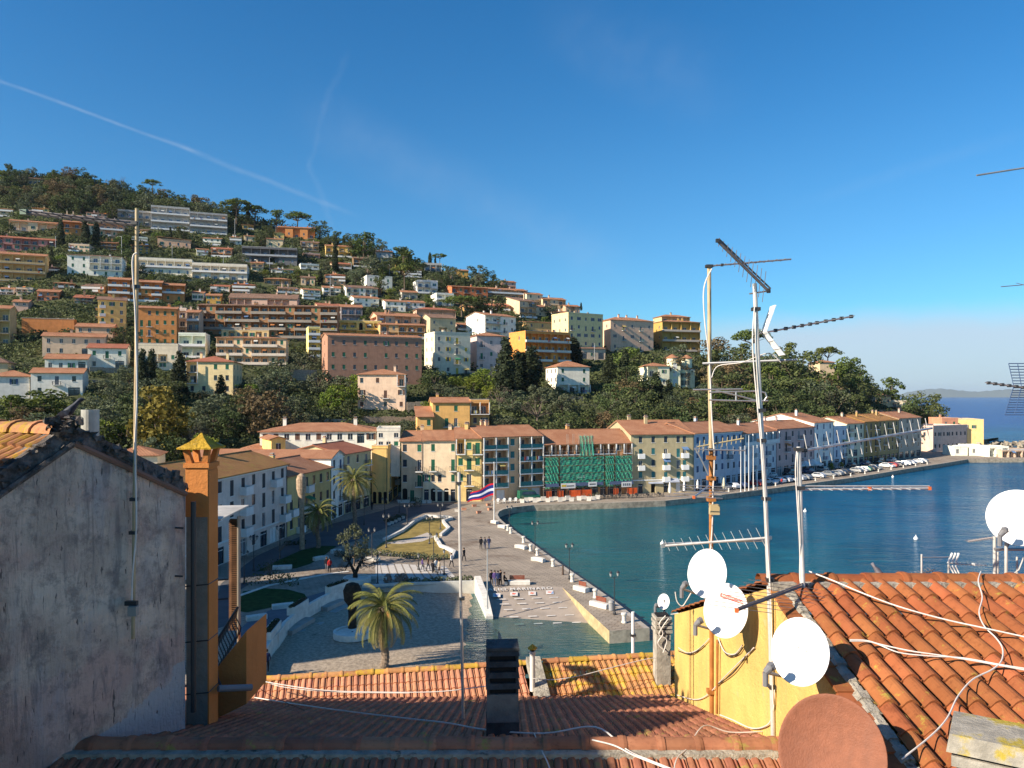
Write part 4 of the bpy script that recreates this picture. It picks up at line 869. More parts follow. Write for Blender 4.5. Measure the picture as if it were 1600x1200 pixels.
awning(1047, 769, 3.4, ('grey', (.35, .38, .45)), 'grey awning over the door of the olive beige building', 3.3)
awning(1022, 769, 3.4, ('grey', (.35, .38, .45)), 'second grey awning left of the other on the olive beige building', 3.0)
awning(828, 776, 4.8, ('yellow', (.7, .55, .06)), 'yellow awning strip above the garage doors of the salmon building', 3.4)
# ---- extra small houses and stone terraces on the slope
for a in (('small tan house', 'small tan house with a brown roof left of the dark pines', 470, 492, 446, 434, 14, 8, (.5, .4, .3), TILEB, ['nln']), ('cream hillside house', 'cream house between the white terraces and the orange chalet', 392, 411, 424, 411, 14, 8, Cr, TILE, ['ll', 'nn']),
          ('salmon upper house', 'salmon house with a red roof above the long white terraces', 330, 362, 402, 389, 14, 9, Sa, TILER, ['lnl', 'LLL']), ('white cottage on the slope', 'little white cottage right of the orange end flats', 300, 318, 470, 458, 14, 8, Wh, TILE, ['nn']),
          ('ochre cottage', 'ochre cottage between dark trees left of the brown loft block', 322, 345, 476, 462, 14, 8, Oc, TILE, ['nwn', 'n.n']), ('grey garage house', 'grey flat house below the white cubic villa', 628, 652, 468, 457, 18, 9, (.5, .5, .5), TILE, ['ll']),
          ('pink skyline house', 'pink house stepping down the right hand skyline', 786, 806, 452, 441, 20, 8, Pk, TILE, ['nn', 'll']), ('sand coloured house', 'sand coloured house just above the cream stepped block', 838, 862, 495, 480, 26, 9, Cr, TILE, ['nl', 'nn']),
          ('white terrace house', 'white terrace house squeezed between tan skyline house and cream balcony block', 862, 890, 502, 489, 24, 9, Wh, TILE, ['LnL', 'lll']), ('brown villa', 'brown villa with wide terrace right of the yellow hilltop house', 552, 580, 418, 404, 14, 9, (.36, .25, .17), TILEB, ['lll', 'LLL']),
          ('grey roof house', 'house with a grey brown roof under the large umbrella pine', 470, 498, 392, 379, 14, 9, (.5, .42, .34), TILEB, ['lnl', 'lll']), ('low brick house', 'low brick house right of the white villa with blue glass', 58, 92, 470, 456, 20, 9, (.45, .2, .12), TILE, ['nnn', 'lnl']),
          ('rose cottage', 'rose coloured cottage above the salmon cottage', 20, 44, 486, 472, 20, 8, Pk, TILE, ['nn', '..']), ('cream upper cottage', 'cream cottage at the foot of the wooded slope between the row houses', 128, 152, 366, 352, 22, 8, Cr, TILE, ['ln', 'wn']),
          ('white roadside house', 'white roadside house left of the white chalet', 505, 532, 462, 450, 18, 9, Wh, TILE, ['nln', 'lll']), ('orange upper cottage', 'orange cottage behind the white tiled house', 566, 596, 462, 452, 20, 8, Or, TILE, ['ll'])):
    H(a[0], a[1], a[2], a[3], a[4], a[5], a[6], a[7], a[8], rc=a[9], rows=a[10], chim=1)
RUB = mat('terrace_stone', (.34, .27, .20), .95, .1, var=.3, scale=2.5, bump=.9, bscale=5, alt=(.2, .16, .12), altf=.55, alts=1.5)
for (x0, x1, by, ty, lb) in ((222, 300, 664, 652, 'pinkish stone terrace wall behind the yellow autumn tree'), (352, 398, 664, 652, 'stone terrace wall right of the grey green olive tree'), (432, 456, 662, 646, 'stone terrace wall beside the brownish tree'), (128, 210, 600, 594, 'low stone wall under the row of olive trees'), (140, 206, 582, 574, 'stone wall below the white cottage with green shutters'),
                             (455, 560, 664, 655, 'long retaining wall with green hedge left of the peach villa'), (636, 664, 644, 628, 'curved stone wall right of the peach villa'), (560, 655, 660, 651, 'pale retaining wall under the peach villa'), (874, 912, 628, 619, 'sandy wall below the white house among the cypresses'), (455, 495, 600, 578, 'tall stone wall left of the large brown building'),
                             (735, 795, 588, 580, 'white parapet wall below the lilac house'), (1375, 1432, 652, 640, 'sloping pale wall on the headland path'), (1340, 1368, 630, 606, 'salmon stair wall among the headland pines'), (395, 440, 604, 594, 'retaining wall of the garden right of the yellow villa'), (86, 130, 368, 364, 'retaining wall of the upper road at the left'), (215, 385, 442, 437, 'long wall under the white flat terraces'), (36, 116, 500, 497, 'brick coloured garden wall at the far left')):
    D0_, D1_ = hill_D(x0, by), hill_D(x1, by); a, c = P(x0, by, D0_), P(x1, by, D1_); d = c - a; w = math.hypot(d.x, d.y); h = (by - ty) / F * D0_
    b = MB(); n = max(2, int(w / 3)); rr = random.Random(x0)
    for i in range(n):
        z0, z1 = d.z * i / n, d.z * (i + 1) / n; q = [(w * i / n, 0), (w * (i + 1) / n, 0), (w * (i + 1) / n, .5), (w * i / n, .5)]; k = rr.uniform(-.1, .15)
        b.raw([(x, y, (z0, z1, z1, z0)[j] - 2.5) for j, (x, y) in enumerate(q)] + [(x, y, (z0, z1, z1, z0)[j] + h + k) for j, (x, y) in enumerate(q)], [(0, 1, 5, 4), (1, 2, 6, 5), (2, 3, 7, 6), (3, 0, 4, 7), (4, 5, 6, 7)], RUB)
    tag(b.obj('stone_wall', loc=a, rot=(0, 0, math.atan2(d.y, d.x))), lb, 'wall', 'stone walls on the hill')
# ---- more small houses in the gaps of the slope
def near_house(px, py, hs_=None):
    best = None
    for hs in (hs_ or HOUSES):
        if hs['short'] in ('lido hut', 'lido restaurant', 'orange side wing', 'peach penthouse', 'ochre roof loft', 'x'): continue
        cx, cy = (hs['px0'] + hs['px1']) / 2, (hs['by'] + hs['ey']) / 2; hw, hh = (hs['px1'] - hs['px0']) / 2, (hs['by'] - hs['ey']) / 2
        dx, dy = px - cx, py - cy; d = math.hypot(max(0, abs(dx) - hw), max(0, abs(dy) - hh) * 1.3)
        if best is None or d < best[0]:
            rel = ('left of' if dx < 0 else 'right of') if abs(dx) - hw > abs(dy) - hh else ('above' if dy < 0 else 'below')
            best = (d, rel, hs['short'])
    return best[1] + ' the ' + best[2]
rh = random.Random(21); ex = []; base_h = list(HOUSES)
PALC = [('salmon', Sa), ('cream', Cr), ('white', Wh), ('ochre', Oc), ('pink', Pk), ('orange', Or), ('peach', Pe), ('yellow', Ye), ('brown', (.36, .24, .17))]
for _ in range(5000):
    if len(ex) >= 46: break
    px = rh.uniform(5, 900); lo, hi = (335, 480) if px < 520 else (395, 520); by = rh.uniform(lo, hi); top = keyat(px)[1]
    if by < top + 16 or by > HZ: continue
    k = 1 if by > 430 else .8; w = rh.uniform(20, 44) * k; h = rh.choice([7, 9, 13, 16]) * k * rh.uniform(.9, 1.1); bx = (px - w / 2 - 3, px + w / 2 + 3, by - h - 5, by + 2)
    if any(min(bx[1], hs['px1']) > max(bx[0], hs['px0']) and min(bx[3], hs['by']) > max(bx[2], hs['ey'] - 3) for hs in HOUSES): continue
    cn, cc = rh.choice(PALC); fl = 1 if h < 8 else (2 if h < 12 else 3); nc = max(2, int(w / 8)); rows = [''.join(rh.choice('nwwlldo') for _ in range(nc)) if rh.random() < .6 else rh.choice(['l', 'L']) * nc for _ in range(fl)]
    H('x', '', px - w / 2, px + w / 2, by, by - h, rh.uniform(12, 26), rh.uniform(7, 11), tuple(c * rh.uniform(.85, 1.05) for c in cc), rh.choice(['gable', 'hip', 'gable', 'flat', 'shed']), rc=rh.choice([TILE, TILEB, TILE, TILER]), rows=rows, left=['n'] * fl, chim=rh.choice([0, 1, 1, 2]), rail=rh.choice('rpp'), pitch=.24)
    ex.append((px, HOUSES[-1]['root'], '%s %s house %s' % ('low' if fl == 1 else ('small' if fl == 2 else 'three storey'), cn, near_house(px, by - h / 2, base_h))))
seen = {}
for px, r, lb in sorted(ex, key=lambda e: e[0]): seen.setdefault(lb, []).append(r)
for lb, rs in seen.items():
    for i, r in enumerate(rs): r['label'] = lb if len(rs) == 1 else lb + ', ' + ('leftmost', 'second from left', 'third from left', 'fourth from left', 'fifth from left')[i]
print('extra houses', len(ex))
# ================================================================= vegetation
def leafmat(name, c1, c2, rough=.75, hv=.02, orand=.22, trans=.25, ns=.5):
    m = bpy.data.materials.new(name); m.use_nodes = True; t = m.node_tree; b = t.nodes['Principled BSDF']
    b.inputs['Roughness'].default_value = rough; b.inputs['Specular IOR Level'].default_value = .2
    tcn = N(t, 'ShaderNodeTexCoord'); no = N(t, 'ShaderNodeTexNoise', i_Scale=ns, i_Detail=3.0); LK(t, tcn.outputs['Object'], no.inputs['Vector'])
    at = N(t, 'ShaderNodeAttribute', attribute_name='rnd'); oi = N(t, 'ShaderNodeObjectInfo')
    f = MATH(t, 'ADD', MATH(t, 'MULTIPLY', SMOOTH(t, no.outputs[0], .35, .65), .5), MATH(t, 'MULTIPLY', at.outputs['Fac'], .5))
    cc = MIX(t, f, c1, c2)
    hsn = N(t, 'ShaderNodeHueSaturation'); LK(t, cc, hsn.inputs['Color'])
    LK(t, MATH(t, 'ADD', 1 - orand, MATH(t, 'MULTIPLY', oi.outputs['Random'], 2 * orand)), hsn.inputs['Value'])
    LK(t, MATH(t, 'ADD', .5 - hv, MATH(t, 'MULTIPLY', MATH(t, 'FRACT', MATH(t, 'MULTIPLY', oi.outputs['Random'], 13.7)), 2 * hv)), hsn.inputs['Hue'])
    LK(t, hsn.outputs[0], b.inputs['Base Color'])
    tl = N(t, 'ShaderNodeBsdfTranslucent'); LK(t, hsn.outputs[0], tl.inputs[0]); mx = N(t, 'ShaderNodeMixShader'); mx.inputs[0].default_value = trans
    LK(t, b.outputs[0], mx.inputs[1]); LK(t, tl.outputs[0], mx.inputs[2]); LK(t, mx.outputs[0], t.nodes['Material Output'].inputs[0])
    MATS[name] = m; return m
L_PINE = leafmat('pine_needles', (.045, .07, .016), (.145, .18, .038))
L_OAK = leafmat('evergreen_leaves', (.034, .052, .02), (.11, .135, .046))
L_OLIVE = leafmat('olive_leaves', (.06, .078, .042), (.16, .18, .10))
L_CYP = leafmat('cypress_needles', (.02, .032, .016), (.055, .07, .03))
L_BROWN = leafmat('brown_leaves', (.10, .075, .035), (.19, .145, .07))
L_YEL = leafmat('yellow_leaves', (.13, .12, .02), (.32, .27, .05))
L_BRIGHT = leafmat('bright_leaves', (.08, .12, .016), (.22, .26, .035))
L_SCRUB = leafmat('scrub_leaves', (.038, .054, .022), (.115, .135, .048), hv=0, orand=0, ns=.05)
BARK = mat('bark', (.13, .10, .075), .95, .1, var=.25, scale=3)
TWIG = leafmat('bare_twigs', (.16, .115, .09), (.25, .19, .15), trans=0)
nprg = np.random.default_rng(3)
def leaf_cloud(clumps, n_per, size, outward=.9, flat=0.0, seed=1, aspect=1.0):
    """clumps: list of (centre, radii); returns verts (N*4,3) and rnd per face"""
    rg = np.random.default_rng(seed); V = []; Rr = []
    for (c, r) in clumps:
        r = np.array(r); k = max(4, int(n_per * (r.max() ** 2)))
        d = rg.normal(size=(k, 3)); d /= np.linalg.norm(d, axis=1)[:, None]
        rad = rg.uniform(.55, 1.05, (k, 1)) ** .6
        p = np.array(c) + d * rad * r
        nrm = d * outward + rg.normal(size=(k, 3)) * .55; nrm[:, 2] += flat; nrm /= np.linalg.norm(nrm, axis=1)[:, None]
        a = np.cross(nrm, rg.normal(size=(k, 3))); a /= np.linalg.norm(a, axis=1)[:, None]; bb = np.cross(nrm, a)
        s = size * rg.uniform(.6, 1.3, (k, 1))
        q = np.stack([p - a * s * .5, p + bb * s * .5 * aspect, p + a * s * .55, p - bb * s * .45 * aspect], 1); V.append(q.reshape(-1, 3)); Rr.append(rg.uniform(.02, 1, k))
    return np.concatenate(V), np.concatenate(Rr)
def cloud_mesh(name, V, Rr, m):
    me = bpy.data.meshes.new(name); n = len(V) // 4
    me.vertices.add(len(V)); me.vertices.foreach_set('co', V.astype(np.float32).ravel())
    me.loops.add(n * 4); me.loops.foreach_set('vertex_index', np.arange(n * 4, dtype=np.int32))
    me.polygons.add(n); me.polygons.foreach_set('loop_start', np.arange(0, n * 4, 4, dtype=np.int32)); me.polygons.foreach_set('loop_total', np.full(n, 4, np.int32))
    a = me.attributes.new('rnd', 'FLOAT', 'FACE'); a.data.foreach_set('value', Rr.astype(np.float32))
    me.materials.append(m); me.update(calc_edges=True); return me
# prototypes are one unit (10 m) tall: crown + trunk
def limbs(b, base, tips, r0, mat_=BARK, seed=0):
    rn = random.Random(seed)
    for t in tips:
        m = Vector(base).lerp(Vector(t), .5) + Vector((rn.uniform(-.3, .3), rn.uniform(-.3, .3), rn.uniform(-.1, .3)))
        b.tube([base, m, t], [r0, r0 * .6, r0 * .25], mat_, 5)
def proto(kind, seed):
    rn = random.Random(seed * 31 + len(kind)); cl = []; b = MB(); Hh = 10.0; m = L_OAK; size = .5; npr = 34; flat = 0.0; asp = 1.0
    if kind == 'umbrella pine':
        m = L_PINE; th = 6.6; W_ = 4.6; tips = []
        for _ in range(26):
            a = rn.uniform(0, 6.28); q = W_ * math.sqrt(rn.random()); z = th + 1.0 + 1.7 * (1 - (q / W_) ** 2) + rn.uniform(-.35, .35)
            r = rn.uniform(.8, 1.35); cl.append(((q * math.cos(a), q * math.sin(a), z), (r * 1.15, r * 1.15, r * .62)))
            if rn.random() < .4: tips.append((q * math.cos(a) * .85, q * math.sin(a) * .85, z - .5))
        b.tube([(0, 0, -1), (.15, 0, 3), (0, .1, th - .3)], [.3, .22, .18], BARK, 7); limbs(b, (0, .1, th - .6), tips, .13, seed=seed); flat = .3
    elif kind == 'pine':
        m = L_PINE; tips = []
        for _ in range(26):
            z = rn.uniform(3, 9.4); w = 3.4 * (1 - abs(z - 5.8) / 6.2) + .3; a = rn.uniform(0, 6.28); q = w * rn.uniform(.25, 1)
            r = rn.uniform(.7, 1.3); cl.append(((q * math.cos(a), q * math.sin(a), z), (r * 1.1, r * 1.1, r * .7))); 
            if rn.random() < .3: tips.append(cl[-1][0])
        b.tube([(0, 0, -1), (.1, .1, 4), (0, 0, 8.5)], [.28, .2, .06], BARK, 7); limbs(b, (0, 0, 3.6), tips, .1, seed=seed); flat = .15
    elif kind in ('evergreen oak', 'olive tree', 'brown leaved tree', 'yellow poplar', 'leafy bright tree'):
        m = {'evergreen oak': L_OAK, 'olive tree': L_OLIVE, 'brown leaved tree': L_BROWN, 'yellow poplar': L_YEL, 'leafy bright tree': L_BRIGHT}[kind]
        tall = kind == 'yellow poplar'; W_ = 2.6 if tall else 4.6; tips = []
        for _ in range(34 if not tall else 40):
            z = rn.uniform(1.8, 9.0); w = W_ * math.sqrt(max(.08, 1 - ((z - 5.2) / 4.8) ** 2)); a = rn.uniform(0, 6.28); q = w * rn.uniform(.3, .95)
            r = rn.uniform(.75, 1.45); cl.append(((q * math.cos(a), q * math.sin(a), z), (r, r, r * .85)))
            if rn.random() < .3: tips.append(cl[-1][0])
        b.tube([(0, 0, -1), (.15, -.1, 2), (0, .1, 5)], [.32, .25, .12], BARK, 7); limbs(b, (.1, 0, 1.8), tips, .12, seed=seed)
    elif kind == 'cypress':
        m = L_CYP; size = .5; npr = 75
        for i in range(30):
            z = .6 + 9.2 * i / 30; w = 1.25 * math.sin(min(1, (1.06 - z / 10.6) * 1.25) * 1.5708) ** .8; r = max(.25, w * .8)
            a = rn.uniform(0, 6.28); q = w * .35; cl.append(((q * math.cos(a), q * math.sin(a), z), (r, r, r * 1.3)))
        b.tube([(0, 0, -1), (0, 0, 6)], [.22, .06], BARK, 6); asp = .6
    elif kind == 'bare tree':
        m = TWIG; size = .5; npr = 8; asp = .12
        for _ in range(26):
            z = rn.uniform(3.5, 9.5); w = 4.2 * math.sqrt(max(.05, 1 - ((z - 6.2) / 3.9) ** 2)); a = rn.uniform(0, 6.28); q = w * rn.uniform(.2, 1)
            cl.append(((q * math.cos(a), q * math.sin(a), z), (1.3, 1.3, 1.3)))
        b.tube([(0, 0, -1), (.1, 0, 3)], [.25, .18], TWIG, 6); limbs(b, (.1, 0, 2.7), [c[0] for c in cl[:18]], .12, TWIG, seed)
        npr = 14
    elif kind == 'bush':
        m = [L_OAK, L_OLIVE, L_BRIGHT][seed % 3]
        for _ in range(22):
            a = rn.uniform(0, 6.28); q = 5.2 * math.sqrt(rn.random()); z = rn.uniform(1.5, 7) * (1 - (q / 7) ** 2); r = rn.uniform(1.3, 2.3); cl.append(((q * math.cos(a), q * math.sin(a), z), (r, r, r * .85)))
        size = .8; npr = 9; b.tube([(0, 0, -1), (0, 0, 3)], [.3, .1], BARK, 5)
    V, Rr = leaf_cloud(cl, npr, size, flat=flat, seed=seed + 5, aspect=asp)
    return cloud_mesh('crown', V, Rr, m), b.mesh('trunk')
PROT = {}
def tree(kind, loc, h, label, group, seed=0, sx=1.0, rz=None):
    v = seed % 3; key = (kind, v)
    if key not in PROT: PROT[key] = proto(kind, v + 1)
    cm, tm = PROT[key]; s = h / 10
    o = empty(kind.replace(' ', '_'), loc, (seed * 1.7) % 6.28 if rz is None else rz, label, 'bush' if kind == 'bush' else 'tree', group); o.scale = (s * sx, s * sx, s)
    link('crown', cm, o); link('trunk', tm, o)
    return o
TREES = []
def ptree(kind, px, by, hp, sx=1.0, wp=None):
    TREES.append([kind, px, by, hp, sx])
E = ptree
# explicit trees read from the photograph: kind, base px, base py, height in px, width factor
for a in [('umbrella pine', 238, 304, 23, 1.3), ('bare tree', 192, 290, 15, 1.2), ('umbrella pine', 370, 354, 42, 1.2), ('umbrella pine', 398, 356, 34, 1.3), ('evergreen oak', 384, 356, 22, 1.3), ('pine', 432, 362, 36, 1.2), ('umbrella pine', 465, 366, 34, 1.35),
          ('evergreen oak', 500, 374, 30, 1.3), ('evergreen oak', 515, 386, 20, 1.2), ('pine', 569, 412, 48, 1.3), ('pine', 630, 428, 44, 1.4), ('evergreen oak', 608, 430, 30, 1.3), ('umbrella pine', 632, 458, 44, 1.0), ('evergreen oak', 655, 432, 24, 1.2), ('umbrella pine', 687, 416, 20, 1.2),
          ('cypress', 672, 414, 20, 1.3), ('cypress', 680, 414, 13, 1.2), ('evergreen oak', 746, 442, 30, 1.3), ('evergreen oak', 766, 448, 26, 1.2), ('evergreen oak', 783, 456, 20, 1.4), ('evergreen oak', 690, 452, 28, 1.4), ('olive tree', 575, 438, 40, 1.3), ('cypress', 524, 425, 48, .9), ('cypress', 587, 432, 34, 1.0), ('pine', 594, 462, 34, 1.0),
          ('cypress', 347, 334, 14, 1.2), ('cypress', 338, 333, 9, 1.2), ('cypress', 95, 386, 44, 1.1), ('cypress', 133, 382, 40, 1.3), ('cypress', 150, 382, 40, 1.1), ('cypress', 426, 412, 26, 1.2),
          ('umbrella pine', 722, 496, 34, 1.7), ('evergreen oak', 765, 498, 40, 1.5), ('evergreen oak', 742, 494, 32, 1.3), ('olive tree', 860, 500, 24, 1.4), ('cypress', 908, 484, 12, 1.3),
          ('cypress', 222, 620, 76, 1.15), ('cypress', 237, 616, 72, 1.0), ('cypress', 281, 628, 80, 1.25), ('yellow poplar', 248, 712, 112, 1.25), ('yellow poplar', 275, 700, 70, 1.4), ('evergreen oak', 262, 640, 52, 1.2), ('pine', 18, 668, 52, 1.6), ('pine', 70, 664, 58, 1.8), ('pine', 100, 668, 44, 1.4), ('olive tree', 165, 622, 30, 1.6), ('olive tree', 195, 625, 32, 1.6),
          ('olive tree', 335, 676, 62, 1.3), ('brown leaved tree', 410, 690, 86, 1.2), ('olive tree', 437, 618, 44, 1.3), ('bush', 392, 612, 22, 1.6), ('evergreen oak', 470, 655, 44, 1.2), ('leafy bright tree', 540, 640, 50, 1.2), ('leafy bright tree', 518, 645, 40, 1.2), ('evergreen oak', 200, 700, 70, 1.3), ('olive tree', 150, 690, 60, 1.4), ('bare tree', 305, 712, 46, 1.4), ('cypress', 345, 625, 40, 1.6), ('cypress', 292, 728, 34, 1.2), ('olive tree', 160, 668, 50, 1.3),
          ('cypress', 790, 620, 94, 1.35), ('cypress', 808, 612, 66, 1.5), ('cypress', 830, 614, 74, 1.9), ('cypress', 818, 610, 60, 1.4), ('cypress', 895, 572, 46, 2.2), ('cypress', 903, 572, 36, 1.6), ('cypress', 952, 604, 52, 1.6), ('cypress', 976, 604, 60, 1.2), ('leafy bright tree', 756, 610, 36, 1.6), ('leafy bright tree', 740, 614, 30, 1.5), ('leafy bright tree', 715, 608, 26, 1.3), ('bare tree', 780, 640, 36, 1.8), ('bare tree', 840, 662, 40, 1.6), ('olive tree', 800, 648, 40, 1.5), ('olive tree', 878, 650, 40, 1.5), ('brown leaved tree', 985, 640, 52, 1.2), ('evergreen oak', 1000, 640, 56, 1.3), ('cypress', 1025, 640, 60, 1.5), ('cypress', 1045, 644, 52, 1.3),
          ('umbrella pine', 1176, 572, 58, 1.0), ('evergreen oak', 1138, 592, 52, 1.6), ('evergreen oak', 1105, 596, 44, 1.4), ('evergreen oak', 1250, 620, 76, 1.2), ('evergreen oak', 1215, 610, 56, 1.3), ('umbrella pine', 1293, 584, 42, 1.1), ('pine', 1326, 622, 66, 1.1), ('pine', 1310, 618, 54, 1.2), ('pine', 1344, 622, 44, 1.1), ('pine', 1393, 634, 46, 1.1), ('evergreen oak', 1443, 668, 60, 1.1), ('evergreen oak', 1425, 664, 44, 1.2), ('evergreen oak', 1462, 666, 36, 1.2), ('umbrella pine', 1075, 548, 16, 1.5), ('brown leaved tree', 1085, 652, 34, 1.2), ('evergreen oak', 1128, 640, 66, 1.1), ('evergreen oak', 1165, 636, 60, 1.2), ('evergreen oak', 1200, 650, 60, 1.2), ('evergreen oak', 1240, 655, 50, 1.2), ('evergreen oak', 1290, 652, 56, 1.3), ('pine', 1270, 640, 50, 1.3), ('evergreen oak', 1330, 656, 44, 1.3)]: E(*a)
# fill the gaps between the houses
def clash(px, by, hp, wp):
    D = hill_D(px, by); p = P(px, by, D)
    for hs in HOUSES:
        d = p - hs['A']; u = hs['u']; lx = d.x * u[0] + d.y * u[1]; ly = -d.x * u[1] + d.y * u[0]
        if -1.5 < lx < hs['w'] + 1.5 and -1.5 < ly < hs['dep'] + 1.5: return True
        ox = min(px + wp / 2, hs['px1']) - max(px - wp / 2, hs['px0']); oy = min(by, hs['by'] + 2) - max(by - hp, hs['ey'] - 4)
        if ox > 0 and oy > 0 and D < hs['D'] + 3:
            area = (hs['px1'] - hs['px0']) * (hs['by'] - hs['ey'])
            if ox * oy > .07 * area + 12 and oy > (hs['by'] - hs['ey']) * .3: return True
    return False
rn = random.Random(11); placed = [(t[1], t[2]) for t in TREES]
def fill(x0, x1, y0f, y1f, n, kinds, h0, h1, sp):
    c = 0
    for _ in range(n * 14):
        if c >= n: break
        px = rn.uniform(x0, x1); p0 = keyat(px); top = p0[1]; bot = HZ + CH * F / p0[0]
        by = rn.uniform(max(y0f, top + 3), min(y1f, bot))
        if by <= top + 1: continue
        if any(abs(px - a) < sp and abs(by - b_) < sp * .5 for a, b_ in placed): continue
        hp = rn.uniform(h0, h1) * (1 if by < 600 else 1.15); k = rn.choice(kinds)
        if k == 'bush': hp *= .45
        if clash(px, by, hp, hp * .8): continue
        placed.append((px, by)); TREES.append([k, px, by, hp, rn.uniform(1.0, 1.5)]); c += 1
fill(-10, 360, 262, 330, 70, ['evergreen oak', 'evergreen oak', 'olive tree', 'brown leaved tree', 'pine'], 16, 26, 11)
fill(0, 560, 330, 480, 100, ['evergreen oak', 'evergreen oak', 'olive tree', 'pine', 'bush', 'olive tree', 'cypress'], 19, 34, 11)
fill(500, 900, 380, 520, 60, ['evergreen oak', 'pine', 'olive tree', 'bush'], 16, 30, 10)
fill(0, 560, 480, 740, 74, ['olive tree', 'evergreen oak', 'bush', 'olive tree', 'leafy bright tree', 'brown leaved tree'], 26, 44, 18)
fill(560, 1000, 520, 700, 56, ['olive tree', 'evergreen oak', 'bush', 'leafy bright tree', 'bush', 'brown leaved tree'], 20, 34, 17)
fill(930, 1420, 540, 720, 84, ['evergreen oak', 'evergreen oak', 'olive tree', 'pine', 'brown leaved tree', 'evergreen oak'], 32, 52, 16)
fill(1340, 1500, 600, 720, 14, ['evergreen oak', 'olive tree', 'bush'], 18, 30, 12)
# labels: kind, size, where it stands against the nearest house; ties are numbered from the left
def size_word(hp, kind):
    return 'tall' if hp > 50 else ('small' if hp < 19 else ('slim' if kind == 'cypress' else 'mid sized'))
LOOK = {'umbrella pine': 'flat topped umbrella pine', 'pine': 'shaggy green pine', 'evergreen oak': 'dark evergreen tree', 'olive tree': 'grey green olive tree', 'cypress': 'dark pointed cypress', 'bare tree': 'bare pinkish tree', 'brown leaved tree': 'brownish leafy tree', 'yellow poplar': 'yellow autumn tree', 'leafy bright tree': 'bright green tree', 'bush': 'rounded bush'}
ORD = ['leftmost', 'second from left', 'third from left', 'fourth from left', 'fifth from left', 'sixth from left', 'seventh from left', 'eighth from left', 'ninth from left', 'tenth from left', 'eleventh from left', 'twelfth from left', 'thirteenth from left', 'fourteenth from left', 'fifteenth from left', 'sixteenth from left', 'seventeenth from left', 'eighteenth from left', 'nineteenth from left', 'twentieth from left']
lab = {}
for t in TREES: lab.setdefault('%s %s %s' % (size_word(t[3], t[0]), LOOK[t[0]], near_house(t[1], t[2] - t[3] / 2)), []).append(t)
for L_, ts in lab.items():
    ts.sort(key=lambda t: t[1])
    if len(ts) > 1 and len(L_.split()) > 11 and not any(k != L_ and k.endswith(L_.split(' ', 1)[1]) for k in lab): L_ = L_.split(' ', 2 if L_[:3] == 'mid' else 1)[-1]
    for i, t in enumerate(ts): t.append(L_ if len(ts) == 1 else L_ + ', ' + (ORD[i] if i < len(ORD) else 'number %d from left' % (i + 1)))
for i, (k, px, by, hp, sx, lb) in enumerate(TREES):
    D = hill_D(px, by); p = P(px, by, D); p.z -= .2
    tree(k, p, hp / F * D * 1.02, lb, {'cypress': 'cypresses on the hill', 'bush': 'bushes on the hill'}.get(k, 'trees on the hill'), i, sx)
# scrub: ground cover nobody could count
def scrub():
    rg = np.random.default_rng(5); Vs = []; Rs = []; rnl = random.Random(4)
    px = -20.0; cells = []
    while px < 1500:
        p0 = keyat(px); top = p0[1]; bot = HZ + CH * F / p0[0]; y = top
        while y < bot:
            cells.append((px + rnl.uniform(-4, 4), y + rnl.uniform(-2, 2))); y += 4.2 + (y - 260) * .011
        px += 7.5
    HL = [(hs, min(hs['px0'], hs['px1']) - 40, max(hs['px0'], hs['px1']) + 40) for hs in HOUSES]
    for (x, y) in cells:
        D = hill_D(x, y); p = P(x, y, D); r = rnl.uniform(1.0, 2.6) * (.55 + D / 420); hgt = r * rnl.uniform(.5, .9); skip = False
        if math.sin(x * .021 + y * .05) + math.sin(y * .09 - x * .013) > 1.75: continue
        for hs, a, c in HL:
            if not (a < x < c): continue
            d = p - hs['A']; u = hs['u']; lx = d.x * u[0] + d.y * u[1]; ly = -d.x * u[1] + d.y * u[0]
            if -1 < lx < hs['w'] + 1 and -.6 < ly < hs['dep'] + 1: skip = True; break
            if -2 < lx < hs['w'] + 2 and -9 < ly <= -.6: hgt *= .5; r *= .7
        if skip: continue
        z = hill_z(p.x, p.y)
        V, Rr = leaf_cloud([((p.x, p.y, z + hgt * .35), (r, r, hgt))], 13 / r ** .6, .5 + D / 900, seed=int(x * 31 + y * 7) % 99991)
        Vs.append(V); Rs.append(Rr)
    me = cloud_mesh('hillside_scrub', np.concatenate(Vs), np.concatenate(Rs), L_SCRUB)
    tag(link('hillside_scrub', me), kind='stuff')
    print('scrub faces', len(me.polygons), 'trees', len(TREES))
scrub()
# ================================================================= piazza and quay
WC = mat('white_concrete', (.62, .59, .53), .8, .2, var=.14, scale=1.5, stain=(.35, 2, (.42, .38, .32)))
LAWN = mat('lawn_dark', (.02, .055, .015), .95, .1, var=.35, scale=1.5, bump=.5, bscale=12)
LAWNG = mat('lawn_golden', (.24, .18, .06), .95, .1, var=.25, scale=.7, alt=(.17, .14, .05), altf=.57, alts=.4, bump=.5, bscale=12)
SOIL = mat('soil', (.07, .045, .03), .95, .1, var=.3)
def ground_poly(name, pts, m, z, z_top=None):
    b = MB(); q = [G(*p) for p in pts]; c = sum(q, Vector()) / len(q)
    b.face([(p.x, p.y, z) for p in q], m); return tag(b.obj(name), kind='structure')
ground_poly('lawn', [(374, 935), (380, 924), (410, 919), (450, 921), (476, 928), (479, 934), (460, 943), (420, 950), (385, 957), (374, 955)], LAWN, .004)
ground_poly('lawn', [(400, 893), (440, 873), (470, 860), (500, 853), (526, 853), (514, 862), (500, 872), (485, 881), (462, 888)], LAWN, .004)
ground_poly('lawn', [(588, 856), (595, 849), (617, 839), (630, 831), (650, 818), (668, 809), (700, 811), (690, 817), (700, 827), (686, 839), (688, 855), (700, 862), (705, 872), (650, 869), (590, 861)], LAWNG, .008)
